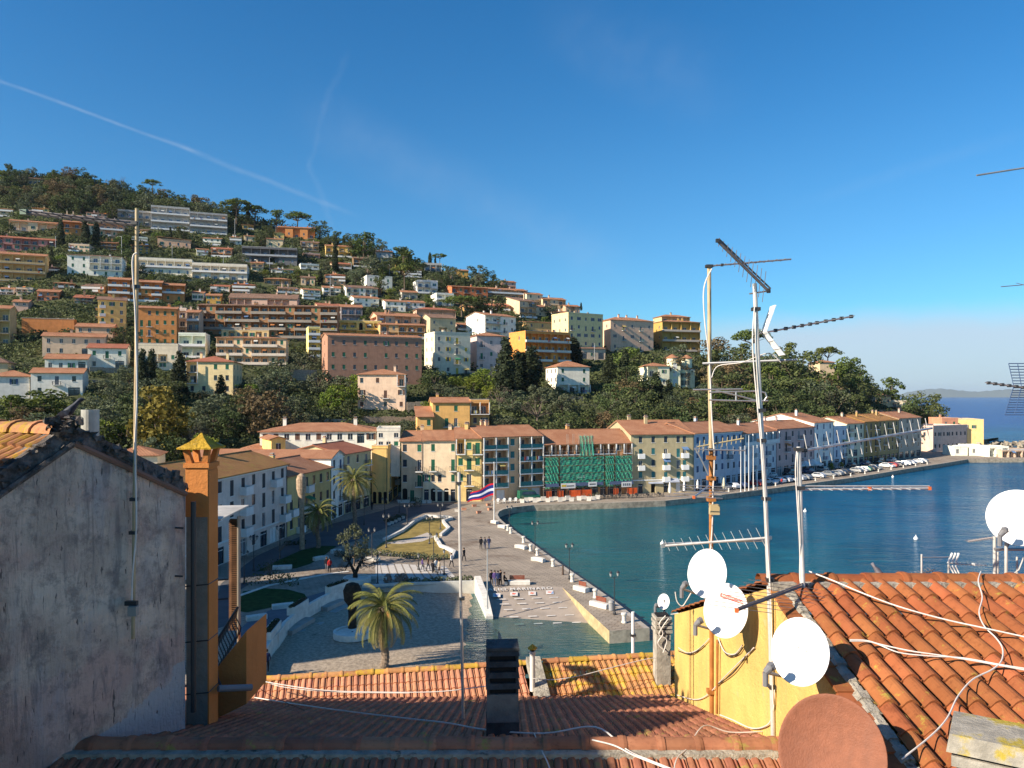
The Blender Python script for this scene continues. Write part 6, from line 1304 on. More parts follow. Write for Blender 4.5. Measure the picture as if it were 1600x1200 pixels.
# ---- cars
CARC = {'white': (.72, .72, .72), 'silver': (.42, .43, .45), 'grey': (.2, .21, .22), 'black': (.03, .03, .035), 'dark blue': (.03, .05, .12), 'red': (.4, .04, .03), 'green': (.02, .12, .07), 'light blue': (.25, .38, .5)}
def car_proto(col, van=False):
    m = mat('car_paint_' + col.replace(' ', '_'), CARC[col], .25, .6, var=.03); L, Wd, Hh = (4.2, 1.7, 1.45) if not van else (4.7, 1.8, 1.95)
    prof = [(-2.1, .3), (-2.12, .62), (-1.95, .82), (-1.15, .95), (-.55, 1.4), (.95, 1.45), (1.75, 1.05), (2.05, .95), (2.1, .35)] if not van else [(-2.3, .3), (-2.32, .75), (-2.1, 1.0), (-1.6, 1.15), (-1.1, 1.85), (2.2, 1.95), (2.3, 1.0), (2.3, .35)]
    b = MB(); n = len(prof); half = []
    for s in (-1, 1):
        for (x, z) in prof: half.append((x, s * Wd / 2 * (1 if z < 1.0 else .84), z))
    b.raw(half, [(i, (i + 1) % n, n + (i + 1) % n, n + i) for i in range(n)] + [tuple(range(n)), tuple(range(n, 2 * n))], m); body = b.mesh('body')
    b = MB()
    zt, zb = (1.36, 1.0) if not van else (1.78, 1.2); x0, x1 = (-.95, 1.35) if not van else (-1.35, 1.9)
    for s in (-1, 1): y = s * (Wd / 2 * .93); b.raw([(x0, s * Wd * .5 * 1.0 + s * .0, zb), (x1, s * Wd * .5, zb), (x1 - .45, y * .93, zt), (x0 + .5, y * .93, zt)], [(0, 1, 2, 3)], GLASS)
    b.raw([(x0 - .22, -.68, zb), (x0 - .22, .68, zb), (x0 + .33, .6, zt), (x0 + .33, -.6, zt)], [(0, 1, 2, 3)], GLASS); b.raw([(x1 + .3, -.68, zb + .05), (x1 + .3, .68, zb + .05), (x1 - .25, .6, zt), (x1 - .25, -.6, zt)], [(0, 1, 2, 3)], GLASS)
    win = b.mesh('windows'); wh = []
    b = MB(); T = Matrix.Rotation(R(90), 4, 'X'); b.lathe([(.31, -.1), (.31, .1)], mat('tyre', (.02, .02, .02), .9, .1), 12, T); b.lathe([(.17, -.11), (.17, .11)], mat('rim', (.3, .3, .3), .4, .5), 8, T); wheel = b.mesh('wheel')
    b = MB(); b.box(-.05, .02, -.16, .16, -.07, .07, mat('headlamp', (.6, .6, .58), .2, .6)); hl = b.mesh('headlight')
    return body, win, wheel, hl, Wd, prof
CP = {}
def car(g, rz, col, lb, van=False, group='cars parked along the quay'):
    if (col, van) not in CP: CP[(col, van)] = car_proto(col, van)
    body, win, wheel, hl, Wd, prof = CP[(col, van)]
    o = empty('van' if van else 'parked_car', g, rz, lb, 'van' if van else 'car', group); link('body', body, o); link('windows', win, o)
    for x in (-1.35, 1.35):
        for s in (-1, 1): link('wheel', wheel, o, (x, s * (Wd / 2 - .08), .31))
    for s in (-1, 1): link('headlight', hl, o, (prof[1][0] + .02, s * .58, .68))
qline = [G(*p) for p in ((1140, 770.5), (1180, 766.5), (1251, 757), (1341, 745), (1420, 732), (1470, 724.5))]
def along(s):
    for a, c in zip(qline, qline[1:]):
        l = (c - a).length
        if s <= l: d = (c - a).normalized(); return a + d * s, d
        s -= l
    return None, None
cols = ['white', 'silver', 'black', 'grey', 'white', 'dark blue', 'silver', 'red', 'grey', 'black', 'white', 'silver', 'grey', 'green', 'black', 'light blue', 'white', 'dark blue', 'silver', 'grey', 'black', 'white', 'silver', 'grey']
s_ = 4.0; i = 0
while True:
    p, d = along(s_)
    if p is None: break
    n = Vector((-d.y, d.x, 0)); c = cols[(i * 7 + 3) % len(cols)]
    if i % 7 != 5 and i % 11 != 3:
        car(p + n * 5.6, math.atan2(n.y, n.x) + R(180 if i % 3 else 0) + R(((i * 29) % 9) - 4), c, '%s %s car, %s from the left in the waterside row' % ('small' if i % 2 else 'parked', c, WORDS[i]), van=False)
    if i % 3 == 1 and i < 36:
        c2 = cols[(i * 5 + 9) % len(cols)]; car(p + n * (13.5), math.atan2(d.y, d.x), c2, '%s car, %s in the row nearer the houses' % (c2, WORDS[i // 3]), van=(i % 9 == 4))
    s_ += 3.15 + .5 * math.sin(i * 2.3); i += 1
p_ = [along(s)[0] + Vector((-along(s)[1].y, along(s)[1].x, 0)) * 2 for s in range(2, 200, 9) if along(s)[0] is not None]
for i, g2 in enumerate(p_):
    q = MB(); q.lathe([(.22, 0), (.22, .1), (.16, .2), (.16, .6), (.24, .7), (.2, .8)], WC, 10); tag(q.obj('bollard', loc=g2), '%s white bollard from the left on the long quay edge' % WORDS[i], 'bollard', 'bollards on the long quay')
q = [along(s) for s in (0, 40, 90, 130, 165)]; b = MB(); L1 = [(p + Vector((-d.y, d.x, 0)) * 8.6) for p, d in q if p is not None]; L2 = [(p + Vector((-d.y, d.x, 0)) * 12.2) for p, d in q if p is not None]
b.face([(p.x, p.y, -.01) for p in L1 + L2[::-1]], ASPH); tag(b.obj('road'), kind='structure')
car(G(826, 780.5) + Vector((0, 0, 0)), R(200), 'green', 'dark green van by the garage doors of the salmon building', True, 'vans')
# fountain-like lamps and lido details
lamp(1396, 717, 690, 'white double globe lamp before the far quay houses', 1, WHITE, 'lamps on the long quay')
# buoys
for i, (px, py, lb) in enumerate(((1258, 800, 'small white buoy left of the thick antenna mast'), (1431, 843, 'white buoy in the open harbour'), (1395, 746, 'tiny white buoy near the quay wall'), (1035, 851, 'white mooring float left of the wooden mast'))):
    g2 = G(px, py, -1.2); q = MB(); q.lathe([(.02, -.1), (.3, 0), (.36, .2), (.2, .42), (.08, .5), (.05, .75)], WHITE, 12); tag(q.obj('buoy', loc=g2), lb, 'buoy', 'white buoys')
# rocks at the point
b = MB(); rr = random.Random(2)
for k in range(160):
    px = rr.uniform(1528, 1720); g2 = G(px, 694 + rr.uniform(-3, 3) + max(0, (px - 1560)) * .03, 0); s = rr.uniform(.6, 2.0)
    vs = [Vector((rr.uniform(-1, 1), rr.uniform(-1, 1), rr.uniform(-.5, .9))).normalized() * s + g2 for _ in range(8)]
    b.raw(vs, [(0, 1, 2), (2, 3, 4), (4, 5, 6), (6, 7, 0), (0, 2, 4, 6), (1, 3, 5, 7), (1, 2, 3), (3, 4, 5), (5, 6, 7), (7, 0, 1)], STONE)
tag(b.obj('shore_rocks'), kind='stuff')
# potted trees on the quay
for i, (px, by, hp, lb) in enumerate(((1299, 735, 13, 'left clipped tree beside the white tents'), (1313, 733, 14, 'right clipped tree beside the white tents'), (1101, 762, 13, 'yellow green bush in front of the big blue building'), (1229, 742, 12, 'yellow green bush left of the white tents'), (1541, 712, 18, 'palm like bush between the white lido huts'))):
    g2 = G(px, by); tree('leafy bright tree', g2, hp / F * g2.y, lb, 'small trees on the quay', i)
# ---- palms
def frond(b, base, az, el, L, m, w=.42, seed=0, droop=1.0, n=9):
    rr = random.Random(seed); pts = []; p = Vector(base); a = el; st = L / n
    for i in range(n + 1):
        pts.append(p.copy()); d = Vector((math.cos(az) * math.cos(a), math.sin(az) * math.cos(a), math.sin(a))); p = p + d * st; a -= droop * (.13 + .1 * i / n) + rr.uniform(-.02, .02)
    side = Vector((-math.sin(az), math.cos(az), 0)); b.tube(pts, [.035 * (1 - i / (n + 1)) + .008 for i in range(n + 1)], m, 4, cap=False, r=.1)
    for i in range(n * 4):
        t = .12 + .86 * i / (n * 4); k = int(t * n); f = t * n - k; c = pts[k].lerp(pts[min(k + 1, n)], f); d = (pts[min(k + 1, n)] - pts[k]).normalized(); up = side.cross(d)
        l = w * (1 - (2 * t - .9) ** 2 * .55)
        for s in (-1, 1):
            tip = c + (side * s * .8 + d * .75 - up * (-.25) * 1 + Vector((0, 0, -.38))) * l * rr.uniform(.8, 1.1); q = d * .035
            b.raw([c - q, c + q, tip], [(0, 1, 2)], m, rr.uniform(.05, 1))
L_PALM = leafmat('palm_fronds', (.075, .085, .02), (.26, .25, .07), trans=.2, orand=.1)
L_PALMD = leafmat('dry_fronds', (.20, .16, .06), (.36, .29, .11), trans=.1, orand=.1)
PTR = mat('palm_trunk', (.20, .15, .11), .95, .1, var=.3, scale=4, bump=.8, bscale=12)
def palm(px, by, z, cy, rad, lb, nf=46, seed=1, fruit=False):
    g2 = G(px, by, z); h = (by - cy) / F * g2.y; o = empty('palm_tree', g2, 0, lb, 'palm tree', 'date palms'); rr = random.Random(seed)
    b = MB(); m_ = 26; 
    b.tube([(.12 * math.sin(i * .3), 0, h * i / m_ - .3) for i in range(m_ + 1)], [(.30 + .05 * (i % 2)) * (1.2 if i < 2 else 1) * (rad / 3) ** .5 for i in range(m_ + 1)], PTR, 12); b.lathe([(.3, -.5), (.55, 0), (.62, .35), (.3, .7)], PTR, 12, Matrix.Translation((0, 0, h - .2))); b.obj('trunk', o)
    for k in range(nf):
        el = R(80) - R(125) * (k / nf) ** .85; az = k * 2.39996 + rr.uniform(-.2, .2); b = MB()
        frond(b, (0, 0, h + .25), az, el, rad * rr.uniform(1.05, 1.3), L_PALM if k < nf * .8 else L_PALMD, w=.17 * rad, seed=seed * 100 + k, droop=1.15 if k < nf * .7 else 1.0); b.obj('frond', o)
    if fruit: b = MB(); [b.tube([(.1, -.2, h + .3), (.5, -.7, h + .1 - j * .1), (.6 + j * .06, -.8, h - .35)], .06, mat('orange_dates', (.6, .17, .03), .6, .3), 5) for j in range(5)]; b.obj('fruit_stalk', o)
palm(600, 1037, -.6, 955, 3.05, 'large date palm with drooping fronds standing on the sunlit beach', 58, 1, True)
palm(553.5, 822, 0, 752, 3.7, 'farthest date palm in front of the tall blue fronted house', 46, 2)
palm(496.5, 856, 0, 803, 2.75, 'date palm right of the tall bare palm trunk', 42, 3)
g2 = G(472, 858); h = 118 / F * g2.y; o = empty('leafless_palm', g2, 0, 'tall headless palm trunk like a club before the left street', 'palm'); b = MB()
b.tube([(0, 0, 0), (0, 0, h * .25), (-.05, 0, h * .6), (-.08, 0, h * .72), (-.1, 0, h * .8), (-.1, 0, h * .92), (-.08, 0, h * .97), (0, 0, h)], [.36, .32, .36, .5, .68, .72, .55, .2], mat('pale_palm_trunk', (.34, .25, .17), .95, .1, var=.3, scale=3, bump=.6, bscale=10), 14); b.obj('trunk', o)
g2 = G(548, 992, -.6) + Vector((0, .7, 0)); h = 78 / F * g2.y; o = empty('leafless_palm', g2, 0, 'dark pruned palm stump on the shaded beach', 'palm'); b = MB(); dm = mat('dark_palm_trunk', (.035, .028, .022), .95, .1, var=.4, scale=3, bump=.8, bscale=8)
b.tube([(0, 0, 0), (0, 0, h * .35), (0, 0, h * .55), (0, 0, h * .65), (0, 0, h * .85), (0, 0, h * .97), (0, 0, h)], [.42, .36, .42, .75, .85, .6, .2], dm, 14); b.obj('trunk', o)
# small olive and forked tree
g2 = G(553, 884); tree('olive tree', g2, 66 / F * g2.y, 'small round olive tree behind the forked bare tree', 'piazza trees', 4, .82)
g2 = G(555, 908); o = empty('forked_tree', g2, 0, 'dark forked tree with twiggy branches in a round white planter', 'tree'); b = MB(); k = g2.y / F
rr = random.Random(5)
b.tube([(0, 0, 0), (0, 0, 14 * k)], [4.5 * k, 3.6 * k], dm, 9); tips = []
for s in (-1, 1):
    b.tube([(0, 0, 12 * k), (s * 6 * k, 0, 24 * k), (s * 12 * k, 0, 38 * k)], [3 * k, 2.2 * k, 1.5 * k], dm, 8)
    for _ in range(9): t = (s * rr.uniform(4, 32) * k, rr.uniform(-14, 14) * k, rr.uniform(20, 46) * k); b.tube([(s * 9 * k, 0, 30 * k), (t[0] * .7, t[1] * .6, t[2] - 3 * k), t], [1 * k, .7 * k, .25 * k], dm, 5); tips.append((t, (6 * k, 6 * k, 4 * k)))
b.obj('trunk', o); V, Rr = leaf_cloud(tips, 160, .5, seed=9, aspect=.1); link('twigs', cloud_mesh('twigs', V, Rr, TWIG), o)
for i, (px, py, hp, lb) in enumerate(((437, 873, 40, 'bare sapling with orange leaves beside the street lamp'), (422, 912, 44, 'bare thin sapling in front of the dark hedge'))):
    g2 = G(px, py); tree('bare tree', g2, hp / F * g2.y, lb, 'saplings', i, .8)
# ================================================================= people
SKIN = mat('skin', (.42, .26, .18), .7, .3); HAIR = mat('hair_dark', (.03, .02, .015), .8, .2)
CLO = {'black': (.02, .02, .025), 'white': (.65, .63, .6), 'red': (.4, .03, .03), 'navy': (.02, .03, .08), 'purple': (.09, .06, .17), 'grey': (.16, .16, .17), 'brown': (.13, .08, .05), 'denim': (.06, .09, .17), 'beige': (.36, .3, .22)}
def cloth(c): return mat('cloth_' + c, CLO[c], .9, .1, var=.12, scale=6)
def body_mesh(pose, top, bot):
    key = ('body', pose, top, bot)
    if key in CACHE: return CACHE[key]
    st = {'walk': .24, 'stand': .07, 'sit': 0}[pose]
    if pose == 'sit':
        J = [(0, 0, .52), (0, .02, .78), (0, -.02, 1.05), (0, -.04, 1.18), (0, -.06, 1.34)]
        legs = [[(s * .1, -.05, .5), (s * .13, -.45, .5), (s * .13, -.48, .08), (s * .13, -.62, .04)] for s in (-1, 1)]
        arms = [[(s * .17, -.02, 1.06), (s * .25, -.14, .82), (s * .14, -.36, .66)] for s in (-1, 1)]
    else:
        J = [(0, 0, .92), (0, 0, 1.15), (0, -.01, 1.38), (0, -.01, 1.5), (0, -.03, 1.64)]
        legs = [[(s * .09, 0, .86), (s * .1, -s * st * .6 - .02, .48), (s * .1, -s * st + .03, .08), (s * .11, -s * st - .12, .04)] for s in (-1, 1)]
        arms = [[(s * .18, 0, 1.4), (s * .25, s * st * .3 + .02, 1.13), (s * .24, s * st * .7 - .05, .86)] for s in (-1, 1)]
    v = list(J); e = [(0, 1), (1, 2), (2, 3), (3, 4)]; r = [(.155, .12), (.15, .11), (.175, .115), (.065, .065), (.095, .105)]
    for L in legs:
        b0 = len(v); v += L; e += [(0, b0)] + [(b0 + i, b0 + i + 1) for i in range(3)]; r += [(.1, .1), (.07, .07), (.05, .05), (.05, .035)]
    for L in arms:
        b0 = len(v); v += L; e += [(2, b0)] + [(b0 + i, b0 + i + 1) for i in range(2)]; r += [(.07, .07), (.052, .052), (.038, .038)]
    me = bpy.data.meshes.new('tmp'); me.from_pydata(v, e, []); o = bpy.data.objects.new('tmp', me); COL.objects.link(o)
    sk = o.modifiers.new('s', 'SKIN'); me.skin_vertices[0].data[0].use_root = True
    for i, q in enumerate(r): me.skin_vertices[0].data[i].radius = q
    sb = o.modifiers.new('b', 'SUBSURF'); sb.levels = 1; sb.render_levels = 1
    bpy.context.view_layer.update(); m2 = bpy.data.meshes.new_from_object(o.evaluated_get(bpy.context.evaluated_depsgraph_get())); bpy.data.objects.remove(o)
    m2.materials.clear(); [m2.materials.append(x) for x in (SKIN, cloth(top), cloth(bot), IRON)]
    hz = J[3][2] + .02
    for p in m2.polygons:
        c = p.center; up = J[0][2] - .02
        hand = any((Vector(a[2]) - c).length < .06 for a in arms)
        p.material_index = 0 if (c.z > hz or hand) else (1 if c.z > up and not (pose == 'sit' and c.y < -.2 and c.z < .6) else (3 if c.z < .1 else 2)); p.use_smooth = True
    m2.name = 'body'; CACHE[key] = m2; CACHE[('head', pose)] = J[4]; return m2
def person(px, py, pose, top, bot, rz, lb, z=0, s=1.0, hair=HAIR):
    me = body_mesh(pose, top, bot); g = G(px, py, z); o = empty('person', g, R(rz), lb, 'person', 'people on the piazza'); o.scale = (s, s, s); link('body', me, o); h = CACHE[('head', pose)]
    def fh():
        b = MB(); b.lathe([(.02, .13), (.08, .11), (.108, .05), (.112, -.01), (.095, -.06), (.06, -.08)], hair, 10, capt=False)
        return b.mesh('hair')
    link('hair', cached(('hair', hair.name), fh), o, (h[0], h[1] + .022, h[2] + .02))
    def ff():
        b = MB(); 
        for s_ in (-1, 1): b.box(s_ * .035 - .014, s_ * .035 + .014, -.107, -.1, .005, .02, IRON); b.box(s_ * .1 - .012, s_ * .1 + .012, -.015, .015, -.03, .03, SKIN)
        b.box(-.012, .012, -.125, -.095, -.03, .005, SKIN); b.box(-.03, .03, -.104, -.098, -.055, -.045, mat('lips', (.3, .1, .08)))
        return b.mesh('face')
    link('face', cached('face', ff), o, (h[0], h[1], h[2] + .01))
for a in ((751.5, 858.5, 'walk', 'black', 'black', 190, 'left person in black of the trio walking on the pier'), (757.5, 857.5, 'walk', 'grey', 'denim', 185, 'middle person of the trio walking on the pier', 0, .92), (764, 858, 'walk', 'navy', 'denim', 175, 'right person in navy of the trio walking on the pier'),
          (725, 877, 'walk', 'black', 'black', 230, 'lone person in black walking beside the golden lawn'), (705.5, 886, 'walk', 'white', 'black', 60, 'person in a white coat and black trousers striding left'), (660, 893, 'walk', 'purple', 'grey', 100, 'person in a purplish jacket striding over the slabs'), (669, 892, 'walk', 'brown', 'grey', 80, 'person in brown behind the purple jacket'),
          (676, 895.5, 'stand', 'black', 'black', 160, 'dark clothed person bending by the lamp', 0, .85), (681, 895, 'stand', 'white', 'beige', 40, 'person in white next to the lamp by the slabs'), (686, 897, 'walk', 'beige', 'brown', 300, 'person in beige at the right end of the slabs'),
          (767.5, 915, 'stand', 'black', 'black', 30, 'leftmost dark figure of the group above the slipway'), (773, 915.5, 'stand', 'purple', 'denim', 0, 'figure in a purple top in the group above the slipway'), (778, 916, 'stand', 'navy', 'black', 340, 'figure in navy at the centre of the group above the slipway'), (782, 914.5, 'stand', 'black', 'black', 60, 'figure in black at the right of the group above the slipway'), (787.5, 914, 'sit', 'black', 'black', 90, 'person sitting at the end of the long white bench'),
          (515, 894.5, 'walk', 'red', 'black', 20, 'person in a red jacket walking into the shade'), (510.5, 892, 'walk', 'black', 'grey', 10, 'person in black walking beside the red jacket'),
          (393, 1052, 'stand', 'black', 'black', 10, 'left dark figure standing below the balcony'), (401, 1049, 'stand', 'grey', 'black', 60, 'figure in grey standing below the balcony'), (409, 1053, 'stand', 'black', 'denim', 330, 'right dark figure standing below the balcony'), (417, 1050, 'stand', 'navy', 'black', 200, 'figure in navy near the beach wall'),
          (581, 797, 'stand', 'black', 'black', 0, 'person in black before the grey yellow house'), (1221.5, 758, 'stand', 'red', 'navy', 0, 'person in red on the quay edge')):
    person(*a)
# ================================================================= the roofs around the viewpoint
def Z(z): return CH + z
def tiles(b, o, u, d, n, rows, cols, pitch, expo, prof, m, lift=.028, th=.016, rs=1, jit=.004, skip=None):
    """rows of clay tiles: o = top corner, u along the ridge, d down the slope, n normal"""
    rr = random.Random(rs); o, u, d, n = Vector(o), Vector(u).normalized(), Vector(d).normalized(), Vector(n).normalized(); k = len(prof)
    for r in range(rows):
        for c in range(cols):
            if skip and skip(r, c): continue
            jx, js, ang, jn = rr.uniform(-jit, jit), rr.uniform(-jit, jit) * 2.5, rr.uniform(-.012, .012), rr.uniform(0, jit)
            rv = rr.random() * rr.random() * .9 + .02; base = o + u * (c * pitch + jx) + d * (r * expo + js) + n * jn; L = expo * 1.12; vs = []
            for (s, dn) in ((0, .0), (L, lift)):
                for (pu, pn) in prof: vs.append(base + u * (pu * pitch * (1 if s else .93) + s * ang) + d * s + n * (pn + dn))
            for (pu, pn) in prof: vs.append(base + u * (pu * pitch + L * ang) + d * L + n * (max(pn - .02, -.03) + lift - th))
            b.raw(vs, [(i, i + 1, k + i + 1, k + i) for i in range(k - 1)] + [(k + i, k + i + 1, 2 * k + i + 1, 2 * k + i) for i in range(k - 1)], m, rv)
def caps(b, a, c, rad, L, m, rs=1, up=(0, 0, 1)):
    rr = random.Random(rs); a, c = Vector(a), Vector(c); d = (c - a); n = int(d.length / L); d.normalize(); side = d.cross(Vector(up)).normalized(); upv = side.cross(d)
    for i in range(n + 1):
        p = a + d * (i * L) + upv * rr.uniform(-.006, .008); rv = rr.random() * .7 + .02; vs = []; K = 9
        for (s, r) in ((-.03, rad * 1.0), (L * .82, rad * .93), (L * .82, rad * 1.1), (L * .93, rad * 1.14), (L * 1.02, rad * 1.06), (L * 1.02, rad * .9)):
            for j in range(K): t = math.pi * j / (K - 1); vs.append(p + d * s + side * math.cos(t) * r + upv * (math.sin(t) * r * .8))
        b.raw(vs, [(q * K + j, q * K + j + 1, (q + 1) * K + j + 1, (q + 1) * K + j) for q in range(5) for j in range(K - 1)], m, rv)
BARREL = [(0, -.004), (.06, 0), (.14, .02), (.24, .044), (.36, .06), (.5, .066), (.64, .058), (.76, .038), (.84, .012), (.88, -.004), (1.0, -.006)]
MARS = [(0, 0), (.12, .022), (.4, .03), (.55, .028), (.66, .004), (.8, .004), (.88, .014), (1.0, 0)]
TN = tile_mat('near_tile_orange', (.235, .07, .026), (.33, .112, .045), (.33, .23, .045), .58, 5.0, stripes=False)
TG = tile_mat('near_tile_lichen', (.42, .19, .09), (.55, .27, .10), (.52, .33, .05), .47, 2.2, stripes=False)
TL = tile_mat('near_tile_left', (.28, .12, .06), (.40, .19, .09), (.36, .22, .03), .5, 3.0, stripes=False)
TM = tile_mat('near_tile_red', (.26, .10, .06), (.40, .17, .10), (.28, .21, .06), .56, 2.6, stripes=False)
TF = tile_mat('far_tile_pink', (.46, .20, .12), (.56, .27, .15), (.55, .33, .06), .6, 1.4, stripes=False)
MORT = mat('lime_mortar', (.38, .35, .29), .95, .1, var=.25, scale=6, bump=1.0, bscale=18, alt=(.16, .14, .11), altf=.56, alts=7)
YEL = mat('yellow_plaster', (.64, .42, .13), .9, .15, var=.12, scale=1.4, bump=.6, bscale=22, stain=(.6, 1.8, (.42, .30, .14)), alt=(.56, .43, .22), altf=.6, alts=3)
LX = 3.07
# ---- yellow house on the right
yh = empty('yellow_house', (0, 0, 0), 0, 'yellow house with sunlit orange barrel tile roof at the lower right', 'house')
b = MB()
side = [(4.4, Z(-3.46)), (9.1, Z(-2.27)), (14.5, Z(-4.12)), (14.5, 0), (4.4, 0)]
for x in (LX, 12.5): b.face([(x, y, z) for y, z in side], YEL)
b.face([(LX, 4.4, 0), (12.5, 4.4, 0), (12.5, 4.4, Z(-3.46)), (LX, 4.4, Z(-3.46))], YEL); b.face([(LX, 14.5, 0), (12.5, 14.5, 0), (12.5, 14.5, Z(-4.12)), (LX, 14.5, Z(-4.12))], YEL)
b.obj('walls', yh)
s = .26; dn = Vector((0, -1, -s)).normalized(); nn_ = Vector((0, -s, 1)).normalized(); b = MB()
tiles(b, (LX + .185, 9.04, Z(-2.20)), (1, 0, 0), dn, nn_, 13, 46, .196, .375, BARREL, TN, rs=3)
for i in range(13):   # flat verge tiles that step down beside the mortar
    p = Vector((LX - .07, 9.05, Z(-2.26))) + dn * (i * .40); q = [p, p + Vector((.2, 0, 0)), p + Vector((.2, 0, 0)) + dn * .42 + nn_ * .02, p + dn * .42 + nn_ * .02]
    b.raw(q + [v + nn_ * .03 for v in q], [(4, 5, 6, 7), (0, 1, 5, 4), (2, 3, 7, 6), (3, 0, 4, 7), (1, 2, 6, 5)], TN, random.Random(i).random() * .8 + .05)
dB = Vector((0, 1, -.35)).normalized(); nB = Vector((0, .35, 1)).normalized()
tiles(b, (LX - .06, 9.16, Z(-2.22)), (1, 0, 0), dB, nB, 15, 48, .196, .375, MARS, TN, rs=5)
caps(b, (LX - .12, 9.1, Z(-2.2)), (12.4, 9.1, Z(-2.2)), .125, .43, TN, 4)
rf_ = b.obj('roof', yh)
b = MB(); rr = random.Random(8)
for i in range(60):   # mortar ribbon between the verge tiles and the barrel tiles
    p = Vector((LX + .135, 9.02, Z(-2.235))) + dn * (i * .088); w = rr.uniform(.05, .085); h = rr.uniform(.02, .05)
    b.raw([p + Vector((-w, 0, 0)), p + Vector((w, 0, 0)), p + Vector((w, 0, 0)) + dn * .1, p + Vector((-w, 0, 0)) + dn * .1] + [p + Vector((-w * .5, 0, 0)) + nn_ * h, p + Vector((w * .6, 0, 0)) + nn_ * h, p + Vector((w * .6, 0, 0)) + dn * .1 + nn_ * h * rr.uniform(.7, 1.2), p + Vector((-w * .5, 0, 0)) + dn * .1 + nn_ * h], [(4, 5, 6, 7), (0, 1, 5, 4), (2, 3, 7, 6), (3, 0, 4, 7), (1, 2, 6, 5)], MORT)
b.box(LX - .05, 12.3, 8.9, 9.02, Z(-2.33), Z(-2.17), MORT)
b.obj('mortar', rf_)
def onR(px, py, lift=.175): D = F * 4.6 / (py - 307); v = P(px, py, D); return v + nn_ * lift
# ---- low tiled house in front: near ridge, valley, far ridge
mh = empty('tiled_house', (0, 0, 0), 0, 'low house with shaded red tiled roof filling the bottom of the view', 'house')
zN = Z(-3.98); b = MB(); body = mat('mid_house_wall', (.42, .33, .22), .9, .1)
b.prism([(-8.8, 5.5), (LX - .02, 5.5), (LX - .02, 8.75), (-8.8, 8.75)], 0, [zN - .3 * 3.25 - .15, zN - .3 * 3.25 - .15, zN - .15, zN - .15], body)
b.prism([(-8.8, 8.75), (LX - .02, 8.75), (LX - .02, 14.75), (-8.8, 14.0)], 0, [zN - .15, zN - .15, zN - .3 * 6.0 - .2, zN - .3 * 5.2 - .2], body)
b.obj('walls', mh)
b = MB(); sN = .3; dF_ = Vector((0, -1, -sN)).normalized(); nF = Vector((0, -sN, 1)).normalized(); dK = Vector((0, 1, -sN)).normalized(); nK = Vector((0, sN, 1)).normalized()
tiles(b, (-8.7, 8.70, zN - .02), (1, 0, 0), dF_, nF, 9, 81, .1455, .36, MARS, TM, rs=6, lift=.02)
tiles(b, (-8.7, 8.82, zN - .02), (1, 0, 0), dK, nK, 27, 84, .14, .23, MARS, TM, rs=7, lift=.022, skip=lambda r, c: False)
caps(b, (-8.6, 8.75, zN), (LX, 8.75, zN), .115, .43, TM, 9)
b.obj('roof', mh)
b = MB(); b.box(-8.6, LX - .03, 8.53, 8.66, zN - .09, zN + .0, MORT); b.obj('mortar', mh)
def onK(px, py, lift=.07):   # back slope of the near ridge
    e = (py - HZ) / F; D = 1.355 / (e - .3); D = min(max(D, 8.75), 14.9); return P(px, py, D) + Vector((0, 0, lift))
fh_ = empty('tiled_house', (0, 0, 0), 0, 'farther low house with sunlit pink and ochre tiles below the beach', 'house')
A_, B_ = P(388, 1063.5, 5.35 * F / 444.5), P(1058, 1022, 5.35 * F / 403); ud = (B_ - A_).normalized(); ud.z = 0; pd = Vector((ud.y, -ud.x, 0)).normalized(); sF = .45
dS = (pd - Vector((0, 0, sF))).normalized(); nS = (Vector((pd.x * sF, pd.y * sF, 1))).normalized(); LL = (B_ - A_).length; b = MB()
split = 5.28
c1 = int(split / .122); c2 = int((LL - split - .4) / .122)
tiles(b, A_ + dS * .06, ud, dS, nS, 6, c1, .122, .235, MARS, TF, rs=12, lift=.02)
tiles(b, A_ + ud * (split + .35) + dS * .06, ud, dS, nS, 7, c2 + 1, .122, .2, MARS, TG, rs=13, lift=.02)
caps(b, A_, A_ + ud * split, .085, .29, TG, 14); caps(b, A_ + ud * (split + .4), B_, .085, .30, TG, 15)
dS2 = (-pd - Vector((0, 0, sF))).normalized(); q = [A_ - ud * 2, B_, B_ + dS2 * 3, A_ - ud * 2 + dS2 * 3]; b.face(q, TF)
q = [A_ + Vector((0, 0, -.05)), A_ - ud * 3.5 + Vector((0, 0, -.05)), A_ - ud * 3.5 + dS * 1.3, A_ + dS * 1.3]; b.face(q, TF)
b.obj('roof', fh_); b = MB()
vm = A_ + ud * (split + .17); q = [vm - ud * .14, vm + ud * .14, vm + ud * .14 + dS * 1.3, vm - ud * .14 + dS * 1.3]; b.raw([v + nS * .02 for v in q] + [v + nS * .17 for v in q], [(4, 5, 6, 7), (0, 1, 5, 4), (2, 3, 7, 6), (3, 0, 4, 7), (1, 2, 6, 5)], MORT); b.obj('parapet', fh_)
b = MB(); e1, e2 = A_ - ud * 3 + dS2 * 2.8, B_ + dS2 * 2.8; g1, g2_ = A_ - ud * 3 + dS * 1.2, B_ + dS * 1.2
b.prism([(g1.x, g1.y), (g2_.x, g2_.y), (e2.x, e2.y), (e1.x, e1.y)], 0, [g1.z - .3, g2_.z - .3, e2.z - .1, e1.z - .1], body); b.obj('walls', fh_)
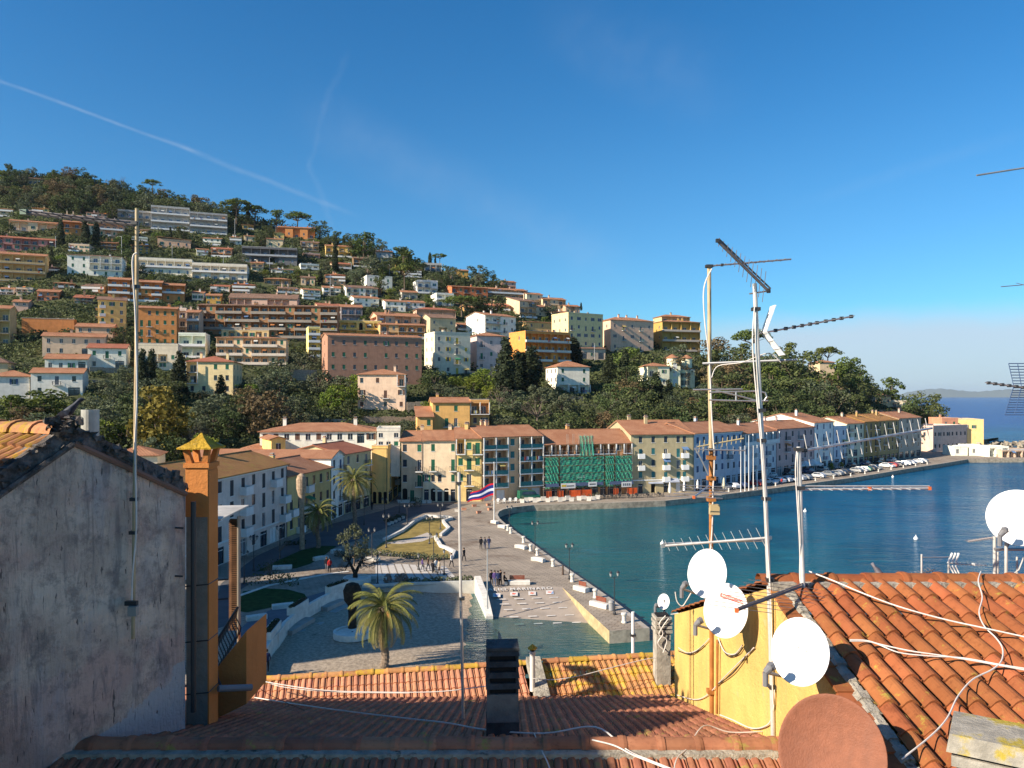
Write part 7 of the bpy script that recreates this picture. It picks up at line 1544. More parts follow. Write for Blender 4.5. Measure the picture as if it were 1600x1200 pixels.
# ---- gable house on the left
Q0 = Vector((-4.17, 9.8, 0)); kw = Vector((-.548, -.837, 0)); nd = Vector((-.837, .548, 0))
def gk(k, z, j=0): return Vector((Q0.x, Q0.y, 0)) + kw * k + nd * j + Vector((0, 0, Z(z)))
gm = bpy.data.materials.new('stained_plaster'); gm.use_nodes = True; t = gm.node_tree; bs = t.nodes['Principled BSDF']; bs.inputs['Roughness'].default_value = .95; bs.inputs['Specular IOR Level'].default_value = .1
tcn = N(t, 'ShaderNodeTexCoord'); ov = tcn.outputs['Object']
def nz_(scale, det=6, rg=.6, vec=None, dist=0): n = N(t, 'ShaderNodeTexNoise', i_Scale=scale, i_Detail=float(det), i_Roughness=rg, i_Distortion=float(dist)); LK(t, vec or ov, n.inputs['Vector']); return n.outputs[0]
mpv = N(t, 'ShaderNodeMapping'); LK(t, ov, mpv.inputs[0]); mpv.inputs['Scale'].default_value = (1, 1, .16)
c = MIX(t, SMOOTH(t, nz_(1.6), .35, .65), (.50, .395, .32), (.72, .59, .48))
c = MIX(t, MATH(t, 'MULTIPLY', SMOOTH(t, nz_(.9, 5), .46, .62), .75), c, (.56, .37, .31))             # reddish old paint
c = MIX(t, MATH(t, 'MULTIPLY', SMOOTH(t, nz_(2.2, 6, .6, mpv.outputs[0]), .52, .7), .6), c, (.36, .37, .40))   # bluish runs
c = MIX(t, MATH(t, 'MULTIPLY', SMOOTH(t, nz_(2.6, 8, .7), .52, .72), .6), c, (.14, .12, .11))
c = MIX(t, MATH(t, 'MULTIPLY', SMOOTH(t, nz_(1.1, 3, .5), .56, .68), .35), c, (.13, .11, .10))
c = MIX(t, MATH(t, 'MULTIPLY', SMOOTH(t, nz_(4.2, 9, .75), .47, .66), .65), c, (.20, .165, .155))
c = MIX(t, MATH(t, 'MULTIPLY', SMOOTH(t, nz_(5.5, 6, .7, mpv.outputs[0], 1.5), .5, .64), .5), c, (.17, .15, .15))      # black mould
szn = N(t, 'ShaderNodeSeparateXYZ'); LK(t, ov, szn.inputs[0])
c = MIX(t, MATH(t, 'MULTIPLY', SMOOTH(t, MATH(t, 'ADD', szn.outputs[2], MATH(t, 'MULTIPLY', nz_(1.8, 6), 1.6)), Z(.1) , Z(.45)), .55), c, (.16, .15, .16))
c = MIX(t, SMOOTH(t, MATH(t, 'ADD', MATH(t, 'ADD', szn.outputs[2], MATH(t, 'MULTIPLY', nz_(2.5, 6), .9)), MATH(t, 'MULTIPLY', MATH(t, 'ADD', szn.outputs[0], 4.2), -.75)), Z(-3.05), Z(-3.0), True), c, (.44, .44, .45))   # fresh cement patch at the foot
sp_ = nz_(26, 3, .6, mpv.outputs[0]); c = MIX(t, MATH(t, 'MULTIPLY', SMOOTH(t, sp_, .66, .7), .8), c, (.07, .06, .06))      # pock marks
LK(t, c, bs.inputs['Base Color']); bn = N(t, 'ShaderNodeBump', i_Strength=1.0, i_Distance=.05); LK(t, MATH(t, 'ADD', nz_(9, 8, .7), MATH(t, 'MULTIPLY', sp_, -.6)), bn.inputs['Height']); LK(t, bn.outputs[0], bs.inputs['Normal'])
gh = empty('gable_house', (0, 0, 0), 0, 'old house with stained grey pink gable wall filling the lower left', 'house')
topl = [(0, -1.23), (1.39, -.51), (2.13, -1.0), (3.3, -1.78)]
b = MB(); b.face([gk(0, -9)] + [gk(k, z) for k, z in topl] + [gk(3.3, -9)], gm)
b.face([gk(0, -9), gk(0, -9, 1.5), gk(0, -1.23, 1.5), gk(0, -1.23)], gm); b.face([gk(0, -9, 1.62)] + [gk(k, z, 1.62) for k, z in topl] + [gk(3.3, -9, 1.62)], gm)
b.prism([(-5.1, 7.4), (-12, 7.4), (-12, -3), (-6, -3), (-5.75, 5.0), (-5.5, 5.4)], 0, Z(.3), gm); b.prism([(-5.0, 10.6), (-5.0, 11.7), (-11, 11.7), (-11, 10.6)], 0, Z(-3.3), gm)  # unseen blocks added to the house to shade the red roof
b.obj('walls', gh)
STN = mat('dark_rubble', (.13, .115, .105), .95, .1, var=.5, scale=9, bump=1.0, bscale=16, alt=(.30, .27, .24), altf=.58, alts=5)
b = MB(); rr = random.Random(3)   # rubble coping under the tiles
for (k0, z0), (k1, z1) in zip(topl, topl[1:]):
    n = int(abs(k1 - k0) / .045)
    for i in range(n):
        t_ = i / n; k = k0 + (k1 - k0) * t_; z = z0 + (z1 - z0) * t_; s = rr.uniform(.05, .11)
        c_ = gk(k + rr.uniform(-.03, .03), z + rr.uniform(.0, .2), rr.uniform(-.02, .12)); vs = [c_ + Vector((rr.uniform(-1, 1), rr.uniform(-1, 1), rr.uniform(-.7, .7))).normalized() * s for _ in range(8)]
        b.raw(vs, [(0, 1, 2), (2, 3, 4), (4, 5, 6), (6, 7, 0), (0, 2, 4, 6), (1, 3, 5, 7), (1, 2, 3), (3, 4, 5), (5, 6, 7), (7, 0, 1)], STN)
    q = [gk(k0, z0 + .0, -.03), gk(k1, z1 + .0, -.03)]; b.tube([gk(k0, z0 - .02, -.015), gk(k1, z1 - .02, -.015)], .035, STN if k0 > 0.5 else mat('brown_moulding', (.2, .12, .09), .9, .1), 6)
    b.raw([gk(k0, z0, 0), gk(k1, z1, 0), gk(k1, z1 + .2, .05), gk(k0, z0 + .2, .05), gk(k1, z1 + .2, .3), gk(k0, z0 + .2, .3)], [(0, 1, 2, 3), (3, 2, 4, 5)], STN)
for _ in range(26):
    c_ = gk(1.43 + rr.uniform(-.12, .12), -.42 + rr.uniform(0, .16), rr.uniform(-.02, .2)); vs = [c_ + Vector((rr.uniform(-1, 1), rr.uniform(-1, 1), rr.uniform(-.7, .7))).normalized() * .08 for _ in range(8)]
    b.raw(vs, [(0, 1, 2), (2, 3, 4), (4, 5, 6), (6, 7, 0), (0, 2, 4, 6), (1, 3, 5, 7)], STN)
b.obj('coping', gh)
b = MB(); dl = (kw - Vector((0, 0, .63))).normalized(); nl = (Vector((kw.x * .63, kw.y * .63, 1))).normalized()
tiles(b, gk(1.44, -.45, .10), nd, dl, nl, 7, 8, .215, .30, [(p, n * 1.15) for p, n in BARREL], TL, rs=21, lift=.05, th=.03)
dr = (-kw - Vector((0, 0, .52))).normalized(); nr = (Vector((-kw.x * .52, -kw.y * .52, 1))).normalized()
tiles(b, gk(1.36, -.47, .08), nd, dr, nr, 5, 7, .215, .32, BARREL, TM, rs=22, lift=.04, th=.025)
caps(b, gk(1.42, -.43, .18), gk(1.42, -.43, 1.7), .16, .52, TL, 23)
b.obj('roof', gh)
# stub pipe on the gable and bird
b = MB(); p = P(141, 684, 9.3); b.lathe([(.1, -.1), (.1, .34), (.085, .34), (.085, .1)], mat('zinc_pipe', (.40, .40, .36), .6, .4, .3, var=.2, scale=5), 20, capt=False); tag(b.obj('flue_pipe', loc=p, smooth=False), 'short grey zinc flue pipe standing behind the gable top', 'flue')
def bird(loc, rz, L, m, lb, pitch=0.0, fat=1.0):
    o = empty('bird', loc, rz, lb, 'bird'); prof = [(-.62, 0, .06, .03, .02), (-.4, 0, .1, .07, .04), (-.2, 0, .17, .16, .13), (.0, 0, .22, .21, .19), (.18, 0, .27, .19, .19), (.3, 0, .36, .13, .14), (.38, 0, .45, .1, .11), (.46, 0, .47, .085, .09), (.53, 0, .455, .04, .045), (.6, 0, .435, .012, .015)]
    b = MB(); n = 12; vs = []
    for (x, y, z, ry, rz_) in prof:
        z += -pitch * x; x *= .62 if fat > 1 else 1; ry *= fat; rz_ *= fat; z = z if fat == 1 or x < .1 else z - .1
        for k in range(n): t_ = 2 * math.pi * k / n; vs.append((x * L, ry * math.cos(t_) * L, (z + rz_ * math.sin(t_)) * L))
    b.raw(vs, [(i * n + k, i * n + (k + 1) % n, (i + 1) * n + (k + 1) % n, (i + 1) * n + k) for i in range(len(prof) - 1) for k in range(n)] + [tuple(range(n))], m); b.obj('body', o, smooth=True)
    for s in (-1, 1):
        b = MB(); b.raw([(.2 * L, s * .2 * L, .34 * L), (-.1 * L, s * .24 * L, .3 * L), (-.55 * L, s * .08 * L, (.1 + .5 * pitch) * L), (-.3 * L, s * .2 * L, .12 * L), (.1 * L, s * .22 * L, .14 * L)], [(0, 1, 2, 3, 4)], m); b.obj('wing', o)
        b = MB(); b.tube([(.03 * L, s * .06 * L, .06 * L), (.04 * L, s * .06 * L, -.1 * L), (.1 * L, s * .06 * L, -.11 * L)], .012 * L + .002, mat('bird_leg', (.25, .1, .09), .7, .2), 5); b.obj('leg', o)
bird(P(104, 655, 8.9), R(12), .33, mat('dark_feathers', (.035, .04, .055), .6, .3, var=.5, scale=20), 'dark bird leaning over the roof ridge by the zinc flue', -.45)
bird(onR(1381, 911.5, .0) + Vector((0, .1, .03)), R(160), .27, mat('pigeon_feathers', (.14, .13, .15), .7, .3, var=.4, scale=12), 'grey pigeon sitting on the orange ridge tiles', -.5, 1.35)
b = MB(); b.raw([gk(2.0, -4.05, -.02), gk(3.2, -4.45, -.02), gk(3.2, -7, -.02), gk(2.0, -7, -.02), gk(2.0, -4.05, .1), gk(3.2, -4.45, .1), gk(3.2, -7, .1), gk(2.0, -7, .1)], [(0, 1, 2, 3), (0, 1, 5, 4), (0, 3, 7, 4)], mat('dark_door', (.025, .022, .02), .9, .1)); b.obj('door', gh)
# ---- orange chimney
oc = mat('orange_plaster', (.52, .205, .06), .9, .15, var=.08, scale=2, bump=.3, bscale=20, stain=(.3, 2.5, (.33, .15, .06))); gshade = mat('grey_shaded_coat', (.25, .235, .20), .95, .1, var=.15, scale=3, bump=.5, bscale=20, stain=(.4, 2, (.15, .13, .11)))
x0, x1 = (291 - 800) / F * 10.3, (324 - 800) / F * 10.3; y0 = 10.3; y1 = 10.62
ch = empty('chimney_stack', ((x0 + x1) / 2, (y0 + y1) / 2, Z(-6)), 0, 'tall orange chimney with a pagoda cap covered in yellow lichen', 'chimney'); cz = Z(-6)
w2, d2 = (x1 - x0) / 2, (y1 - y0) / 2
b = MB(); b.box(-w2, w2, -d2, d2, 1.5, 6 - 1.62, gshade); b.box(w2 + .002, w2 + .02, -d2, d2, 1.5, 6 - 1.0, oc); b.obj('base', ch)  # grey lower part: a grey coat with its shade put into the colour
b = MB(); b.box(-w2 - .008, w2 + .008, -d2 - .008, d2 + .008, 6 - 1.62, 6 - .96, oc); b.box(-w2 - .03, w2 + .03, -d2 - .03, d2 + .03, 6 - .96, 6 - .9, oc)
for sx in (-1, 1):
    for sy in (-1, 1):
        f0, f1 = 1.0, 1.28; T0 = [(sx * w2 * f0, sy * d2 * f0), (sx * w2 * .45, sy * d2 * f0), (sx * w2 * .45, sy * d2 * .45), (sx * w2 * f0, sy * d2 * .45)]; T1 = [(sx * w2 * f1, sy * d2 * f1), (sx * w2 * .8, sy * d2 * f1), (sx * w2 * .8, sy * d2 * .8), (sx * w2 * f1, sy * d2 * .8)]
        b.raw([(x, y, 6 - .9) for x, y in T0] + [(x, y, 6 - .70) for x, y in T1], [(0, 1, 5, 4), (1, 2, 6, 5), (2, 3, 7, 6), (3, 0, 4, 7), (4, 5, 6, 7)], oc)
b.obj('shaft', ch)
b = MB(); lich = mat('yellow_lichen', (.50, .31, .04), .95, .1, var=.3, scale=6, alt=(.30, .26, .17), altf=.55, alts=9, bump=1.0, bscale=25); e = 1.62; vs = []
for (f, z) in ((e, -.71), (e, -.69), (.85, -.62), (.3, -.545), (.06, -.5)):
    for (sx, sy) in ((-1, -1), (1, -1), (1, 1), (-1, 1)): vs.append((sx * w2 * f, sy * d2 * f, 6 + z))
b.raw(vs, [(0, 1, 2, 3), (16, 17, 18, 19)] + [(i * 4 + k, i * 4 + (k + 1) % 4, i * 4 + 4 + (k + 1) % 4, i * 4 + 4 + k) for i in range(4) for k in range(4)], lich); b.obj('cap', ch)
for zz in (-3.3, -4.0, -2.55): q = MB(); q.tube([(-w2 - .012, -d2 - .012, 6 + zz), (w2 + .02, -d2 - .012, 6 + zz + .03), (w2 + .02, d2, 6 + zz + .03)], .008, IRON, 5); q.obj('wire_tie', ch)
b = MB(); b.tube([gk(-.09, -1.35, -.04), gk(-.09, -4.05, -.04)], .035, IRON, 8)
tag(b.obj('drainpipe'), 'black drainpipe at the corner of the stained gable wall', 'drainpipe')
# ---- balcony behind the chimney
ba = empty('balcony_house', P(360, 1100, 11), 0, 'orange balcony corner with iron railing, brown shutter and sheet awning right of the chimney', 'house'); o0 = ba.location
def L_(px, py, D): return P(px, py, D) - o0
b = MB(); vs = []
for D in (11, 11.9):
    for p in ((334, 1050), (385, 986), (385, 1100), (334, 1125)): vs.append(L_(p[0], p[1], 11) + Vector((0, D - 11, 0)))
b.raw(vs, [(0, 1, 2, 3), (4, 5, 6, 7), (0, 1, 5, 4), (1, 2, 6, 5), (2, 3, 7, 6)], oc); b.obj('walls', ba)
b = MB(); sh = mat('awning_sheet', (.50, .47, .42), .5, .4, .2, var=.2, scale=3, stain=(.5, 3, (.3, .2, .13))); q = [L_(334, 790, 12.2), L_(389, 789, 12.2), L_(345, 811, 10.9), L_(326, 812, 10.9)]
q2 = [v + Vector((0, 0, -.025)) for v in q]; b.raw(q + q2, [(0, 1, 2, 3), (4, 5, 6, 7), (0, 1, 5, 4), (1, 2, 6, 5), (2, 3, 7, 6)], sh); b.obj('awning', ba)
b = MB(); wd = mat('brown_slats', (.11, .055, .028), .8, .2, var=.3, scale=5)
a_, c_ = L_(357, 985, 11.6), L_(371, 985, 11.6); top = L_(357, 812, 11.6).z - a_.z
for k in range(52): z = a_.z + top * k / 52; b.raw([Vector((a_.x, a_.y, z)), Vector((c_.x, c_.y, z)), Vector((c_.x, c_.y + .05, z + .028)), Vector((a_.x, a_.y + .05, z + .028))], [(0, 1, 2, 3)], wd)
b.box(a_.x, c_.x, a_.y + .06, a_.y + .08, a_.z, a_.z + top, wd); b.box(c_.x, c_.x + .02, a_.y - .02, a_.y + .08, a_.z - .3, a_.z + top + .05, mat('pale_post', (.3, .26, .2), .7, .2)); b.obj('shutter', ba)
b = MB()
for i in range(13):
    t_ = i / 12; pt = L_(333, 1012, 11.0).lerp(L_(372, 949, 11.2), t_); bt = L_(333, 1062, 11.0).lerp(L_(374, 992, 11.2), t_); m1_ = pt.lerp(bt, .35) + Vector((-.03, -.02, 0)); m2_ = pt.lerp(bt, .7) + Vector((.035, -.02, 0)); b.tube([pt, m1_, m2_, bt], .009, IRON, 5)
b.tube([L_(333, 1010, 11.0), L_(372, 948, 11.2)], .018, IRON, 6)
for yy in (935, 905): b.tube([L_(334, yy + 2, 11.3), L_(357, yy, 11.3)], .012, IRON, 5)
b.obj('railing', ba)
b = MB(); b.tube([P(341, 1076, 10.4) - o0, P(393, 1074, 10.7) - o0], .045, mat('pvc_grey', (.2, .2, .21), .6, .3), 10); b.obj('drainpipe', ba)
b = MB(); b.tube([P(338, 1038, 10.8) - o0, P(340, 1060, 10.7) - o0, P(346, 1074, 10.6) - o0], .018, IRON, 6); b.obj('cable', ba)
def antenna(name, label, mat_, boom, elems, mast=None, group=None, rad=.016, clip=None, extra=None):
    """boom/mast: lists of world points; elems: (t along boom, direction, half length, radius)"""
    o = empty(name, boom[0] if mast is None else mast[-1], 0, label, 'antenna', group); L = o.location
    if mast: q = MB(); q.tube([p - L for p in mast], mast_r[0], mast_m[0], 10); q.obj('mast', o)
    a, c = Vector(boom[0]) - L, Vector(boom[-1]) - L; q = MB(); q.tube([a, c], rad, mat_, 6); q.obj('boom', o)
    q = MB()
    for (t, d, h, r) in elems: p = a.lerp(c, t); d = Vector(d).normalized(); q.tube([p - d * h, p + d * h], r, mat_, 5)
    if elems: q.obj('elements', o)
    if clip:
        q = MB()
        for t in clip[0]: p = a.lerp(c, t); q.box(p.x - .018, p.x + .018, p.y - .018, p.y + .018, p.z - .02, p.z + .02, clip[1])
        q.obj('clips', o)
    return o
ALU = mat('aluminium', (.42, .42, .42), .4, .5, .7, var=.15, scale=6); ALUD = mat('old_aluminium', (.17, .15, .15), .6, .4, .4, var=.25, scale=6); MW = mat('mast_white', (.55, .53, .50), .5, .4, .3, var=.15, scale=4, stain=(.4, 6, (.3, .26, .2))); MC = mat('mast_cream', (.44, .34, .20), .6, .3, var=.2, scale=3, stain=(.8, 4, (.26, .13, .05)))
RUSTM = mat('mast_rust', (.34, .14, .04), .7, .2, var=.2, scale=6); OCL = mat('orange_clip', (.6, .14, .04), .6, .3); GRB = mat('green_box', (.16, .22, .17), .6, .3)
def mast(name, label, pts, r, m, bands=(), cat='mast', group='antenna masts'):
    o = empty(name, pts[-1], 0, label, cat, group); L = o.location; q = MB(); q.tube([Vector(p) - L for p in pts], r, m, 12); q.obj('pole', o)
    for p in bands: p = Vector(p) - L; q = MB(); q.box(p.x - r * 1.7, p.x + r * 1.7, p.y - r * 1.7, p.y + r * 1.7, p.z - .02, p.z + .02, IRON); q.obj('clamp', o)
    return o
def cable(pts, r, label, m=None, group='loose cables', name='cable', sm=True):
    pts = [Vector(p) for p in pts]
    if sm:
        out = []
        for i in range(len(pts) - 1):
            p0, p1, p2, p3 = pts[max(i - 1, 0)], pts[i], pts[i + 1], pts[min(i + 2, len(pts) - 1)]
            for s in range(6): t = s / 6; out.append(.5 * ((2 * p1) + (p2 - p0) * t + (2 * p0 - 5 * p1 + 4 * p2 - p3) * t * t + (3 * p1 - p0 - 3 * p2 + p3) * t ** 3))
        pts = out + [pts[-1]]
    q = MB(); q.tube(pts, r, m or CABW, 6); return tag(q.obj(name), label, 'cable', group)
CABW = mat('cable_white', (.62, .57, .52), .6, .3, var=.12, scale=5); CABB = mat('cable_dark', (.04, .035, .035), .6, .3)
# left mast with long boom
Ml = 9.1
mast('antenna_mast', 'tall rusty mast with white cable fixed to the stained gable wall', [P(214, 326, Ml), P(213, 560, Ml), P(210, 780, Ml), P(208, 998, Ml)], .021, MC, [P(211, 349, Ml), P(212, 448, Ml), P(209, 780, Ml), P(208, 832, Ml), P(208, 945, Ml)])
cable([P(214, 395, Ml - .05), P(207, 410, Ml - .05), P(212, 500, Ml - .05), P(214, 620, Ml - .05), P(211, 700, Ml - .05), P(213, 820, Ml - .05), P(207, 900, Ml - .04), P(206, 945, Ml - .04)], .01, 'white cable running down the tall rusty mast')
antenna('television_antenna', 'long grey antenna boom with green end box on the tall rusty mast', ALUD, [P(44, 333, 9.0), P(216, 352, 9.1)], [(t / 10, (0, 1, 0), .16 + .015 * t, .006) for t in range(10)], rad=.02, clip=([.3, .65, .97], IRON))
b = MB(); p = P(40, 332, 9.0); b.box(p.x - .045, p.x + .03, p.y - .04, p.y + .04, p.z - .03, p.z + .03, GRB); tag(b.obj('antenna_end_box', None), 'pale green box capping the left end of the long antenna boom', 'antenna')
cable([P(44, 329, 8.99), P(130, 339, 9.03), P(216, 347, 9.08)], .010, 'upper rail of the long grey antenna boom', ALUD)
b = MB(); p = P(209, 952, 9.0); b.box(p.x - .05, p.x + .05, p.y - .05, p.y + .02, p.z - .07, p.z + .04, mat('plastic_box', (.3, .28, .25), .6, .3)); b.box(p.x - .11, p.x + .03, p.y, p.y + .05, p.z + .04, p.z + .09, IRON)
tag(b.obj('mast_box'), 'small plastic box at the foot of the tall rusty mast', 'box')
b = MB()
for (px, py) in ((283, 824), (282, 899)): p = P(px, py, 9.72); b = MB(); b.tube([p + Vector((-.08, -.03, 0)), p + Vector((.05, -.05, 0))], .012, IRON, 5); tag(b.obj('wall_hook'), ('upper' if py < 850 else 'lower') + ' black iron hook in the gable wall beside the drainpipe', 'hook')
# centre thin mast
mast('antenna_mast', 'thin pale mast standing on the shaded red roof left of the black chimney', [P(717, 738, 10.9), P(720, 930, 10.9), P(724, 1126, 10.9)], .021, MW, [P(717, 755, 10.9), P(722, 935, 10.9)])
mast('antenna_mast', 'short white pole with cap behind the ochre tiled ridge', [P(989, 956, 16.6), P(989, 1050, 16.6)], .035, WHITE, [P(989, 992, 16.6)])
# masts of the right hand group
mA = 11.7
mast('antenna_mast', 'cream and rust coloured mast, leftmost of the three masts on the right', [P(1108, 414, mA), P(1109, 600, mA), P(1111, 700, mA)], .030, MC, [P(1108, 416, mA), P(1109, 568, mA), P(1111, 702, mA)])
b = MB(); b.tube([P(1111, 700, mA), P(1112, 1115, mA)], .033, RUSTM, 12); 
for yy in (715, 747, 780, 1080): p = P(1111, yy, mA); b.box(p.x - .06, p.x + .06, p.y - .06, p.y + .06, p.z - .03, p.z + .03, RUSTM)
tag(b.obj('antenna_mast'), 'rusty lower length of the leftmost mast beside the dishes', 'mast', 'antenna masts')
mast('antenna_mast', 'white leaning mast with black tape, middle one of the three on the right', [P(1179, 443, 9.0), P(1186, 600, 9.0), P(1196, 780, 9.0), P(1202, 930, 9.0), P(1208, 1150, 8.95)], .026, MW, [P(1181, 483, 9), P(1189, 641, 9), P(1190, 688, 9), P(1197, 779, 9), P(1202, 905, 9), P(1207, 1073, 8.95)])
mast('antenna_mast', 'grey mast with crossbars, rightmost of the three masts', [P(1248, 698, 8.9), P(1252, 850, 8.9), P(1257, 978, 8.7)], .026, MW, [P(1248, 702, 8.9), P(1250, 762, 8.9), P(1256, 915, 8.85)])
b = MB(); p = P(1116, 796, mA - .08); b.box(p.x - .07, p.x + .07, p.y - .05, p.y + .05, p.z - .075, p.z + .075, mat('tan_box', (.5, .38, .2), .7, .2)); tag(b.obj('amplifier_box'), 'tan box fixed to the rusty mast above the dishes', 'box')
cable([P(1112, 420, mA - .05), P(1100, 450, mA - .1), P(1101, 500, mA - .1), P(1108, 560, mA - .05), P(1112, 650, mA - .05), P(1116, 720, mA - .05), P(1114, 765, mA - .05), P(1113, 820, mA - .05), P(1110, 860, mA - .1)], .01, 'white cable looping down the cream mast')
cable([P(1179, 480, 8.95), P(1176, 540, 8.95), P(1184, 640, 8.95), P(1192, 730, 8.95), P(1199, 850, 8.95), P(1205, 950, 8.92), P(1206, 1040, 8.9), P(1208, 1100, 8.9)], .008, 'white cable taped along the leaning middle mast')
cable([P(1245, 705, 8.86), P(1243, 735, 8.86), P(1246, 790, 8.86), P(1250, 860, 8.86), P(1250, 905, 8.84), P(1258, 940, 8.7)], .007, 'pale cable along the rightmost mast')
X = (1, 0, 0); Zv = (0, 0, 1)
antenna('television_antenna', 'slim white aerial at the top of the cream mast', ALU, [P(1104, 416, mA), P(1236, 405, mA + .3)], [(.1 + .1 * i, (.0, 1, .0), .12, .006) for i in range(9)], rad=.014, clip=([0, .18], IRON))
antenna('television_antenna', 'dark double boom antenna pointing up left from the white leaning mast', ALUD, [P(1121, 376, 8.8), P(1201, 455, 9.0)], [(.03 + .08 * i, (.12, .0, 1), .05 + .012 * i, .004) for i in range(12)], rad=.017, clip=([.0, .98, 1.0], IRON))
cable([P(1123, 373, 8.82), P(1204, 451, 9.02)], .010, 'second rail of the dark double boom antenna', ALUD, sm=False)
cable([P(1171, 459, 9.0), P(1198, 455, 9.0)], .010, 'short bracket under the dark double boom antenna', ALU, sm=False)
antenna('television_antenna', 'long aerial with black clips reaching right from the middle mast', ALU, [P(1176, 523, 9.0), P(1333, 494, 9.4)], [(.25 + .09 * i, (.0, 1, 0), .12, .005) for i in range(9)], rad=.012, clip=([.03, .1, .22, .32, .4, .48, .56, .63, .72, .8, .88, .98], IRON))
for (a_, c_, lb) in (((1193, 520), (1208, 478), 'upper white reflector wing of the long aerial'), ((1194, 520), (1222, 555), 'lower white reflector wing of the long aerial')):
    a1, c1_ = P(*a_, 9.0), P(*c_, 9.0); b = MB(); 
    for y in [k * .04 - .08 for k in range(5)]: b.tube([a1 + Vector((0, y, 0)), c1_ + Vector((0, y, 0))], .010, WHITE, 5)
    for t_ in (.02, .35, .7, .98): p = a1.lerp(c1_, t_); b.tube([p + Vector((0, -.09, 0)), p + Vector((0, .09, 0))], .010, WHITE, 5)
    tag(b.obj('reflector'), lb, 'antenna', 'reflector wings')
antenna('television_antenna', 'plain white rod crossing the cream and middle masts', ALU, [P(1098, 568, 9.8), P(1246, 562, 9.1)], [], rad=.014)
cable([P(1112, 590, 9.4), P(1122, 572, 9.4), P(1160, 566, 9.2), P(1200, 552, 9.1), P(1220, 566, 9.1)], .006, 'pale cable hanging above the white rod')
b = MB()
for pts in ([(1083, 609), (1160, 608)], [(1108, 613), (1186, 611), (1196, 614), (1198, 620), (1194, 626), (1186, 627), (1108, 625)], [(1118, 610), (1160, 620), (1188, 628)], [(1186, 627), (1200, 626)], [(1150, 611), (1150, 626)]): b.tube([P(x, y, 9.3) for x, y in pts], .011, ALU, 6)
tag(b.obj('dipole_antenna'), 'folded dipole loop antenna between the cream mast and the middle mast', 'antenna')
antenna('television_antenna', 'ochre toned small antenna crossing the rusty mast', mat('ochre_alu', (.45, .37, .2), .6, .3, .3), [P(1090, 698, mA), P(1162, 685, mA)], [(.04 + .1 * i, (.1, .0, 1), .09 - .004 * i, .006) for i in range(10)], rad=.012)
antenna('television_antenna', 'grey small antenna just under the ochre one on the rusty mast', ALU, [P(1085, 702, mA - .1), P(1165, 704, mA - .1)], [(.04 + .12 * i, (0, 0, 1), .06, .006) for i in range(8)], rad=.011)
cable([P(1086, 700, mA - .1), P(1096, 718, mA - .1), P(1107, 742, mA - .1)], .014, 'grey stay from the small antennas to the rusty mast', ALU)
antenna('television_antenna', 'antenna with orange end plug low on the rusty mast', ALU, [P(1084, 777, mA - .5), P(1109, 758, mA)], [(t_, (1, 0, -.04), h, .007) for t_, h in ((0, .42), (.22, .36), (.45, .40), (.7, .34), (.9, .45))], rad=.013, clip=([0], OCL))
antenna('television_antenna', 'long double boom antenna passing over the upper dish', MW, [P(1036, 853, 9.2), P(1203, 840, 9.0)], [(.04 + .08 * i, (.25, .0, -.5), .07 + .006 * i, .004) for i in range(12)], rad=.015, clip=([0, 1], ALU))
cable([P(1036, 849, 9.22), P(1203, 844.5, 9.02)], .01, 'thin lower rail of the antenna passing over the upper dish', ALU, sm=False)
antenna('television_antenna', 'big antenna with many slanting rods reaching right from the rightmost mast', MW, [P(1256, 704, 8.9), P(1456, 669, 11.2)], [(.02 + .072 * i, (.2, .0, -1), .185 - .002 * i, .006) for i in range(14)], rad=.017, clip=([.0, .01], IRON))
antenna('television_antenna', 'horizontal double rail antenna with orange end clips over the harbour', MW, [P(1250, 764.5, 8.9), P(1452, 763, 9.3)], [(.06 + .075 * i, (.0, 1, 0), .12, .004) for i in range(12)], rad=.014, clip=([.525, 1.0], OCL))
cable([P(1250, 759.5, 8.9), P(1452, 759.5, 9.3)], .009, 'upper rail of the horizontal double rail antenna', MW, sm=False)
antenna('television_antenna', 'brown double boom antenna with long thin rods in front of the dishes', ALUD, [P(1151, 954, 7.9), P(1256, 915, 8.8)], [(.06 + .11 * i, (1, .1, -.16), .34 + .035 * i, .0035) for i in range(9)], rad=.014, clip=([0], OCL))
cable([P(1153, 950, 7.9), P(1256, 911, 8.8)], .009, 'upper rail of the brown double boom antenna', ALUD, sm=False)
# right edge antennas on a mast beyond the frame
mast('antenna_mast', 'mast at the right edge carrying several aerials', [P(1634, 240, 10), P(1636, 930, 10)], .026, MW)
antenna('television_antenna', 'white rod entering at the right edge high in the sky', ALU, [P(1526, 274, 10), P(1634, 257, 10)], [], rad=.012)
antenna('television_antenna', 'thin dark aerial tip at the right edge above the cloud bank', ALUD, [P(1564, 448, 10), P(1634, 442, 10)], [(.5, (.4, 0, -.1), .1, .004)], rad=.006)
antenna('television_antenna', 'dark toothed aerial at the right edge in front of the sea', ALUD, [P(1542, 598, 10), P(1634, 610, 10)], [(.05 + .12 * i, (0, 1, .1), .1, .006) for i in range(8)], rad=.013, clip=([.03, .14, .26, .38, .5, .62], IRON))
b = MB(); gw = mat('grid_wire', (.05, .09, .18), .5, .4)
for k in range(9): t_ = k / 8; a1, c1_ = P(1576, 568, 10).lerp(P(1584, 604, 10), t_), P(1640, 568, 10).lerp(P(1640, 604, 10), t_); b.tube([a1, c1_], .006, gw, 4)
for k in range(12): t_ = k / 11; a1, c1_ = P(1584, 606, 10).lerp(P(1570, 648, 9.7), t_), P(1640, 606, 10).lerp(P(1640, 648, 9.7), t_); b.tube([a1, c1_], .006, gw, 4)
for k in range(5): x = 1576 + 14 * k; b.tube([P(x, 568, 10), P(x + 8 - k * 2, 604, 10), P(x - 6 + k, 648, 9.7)], .006, gw, 4)
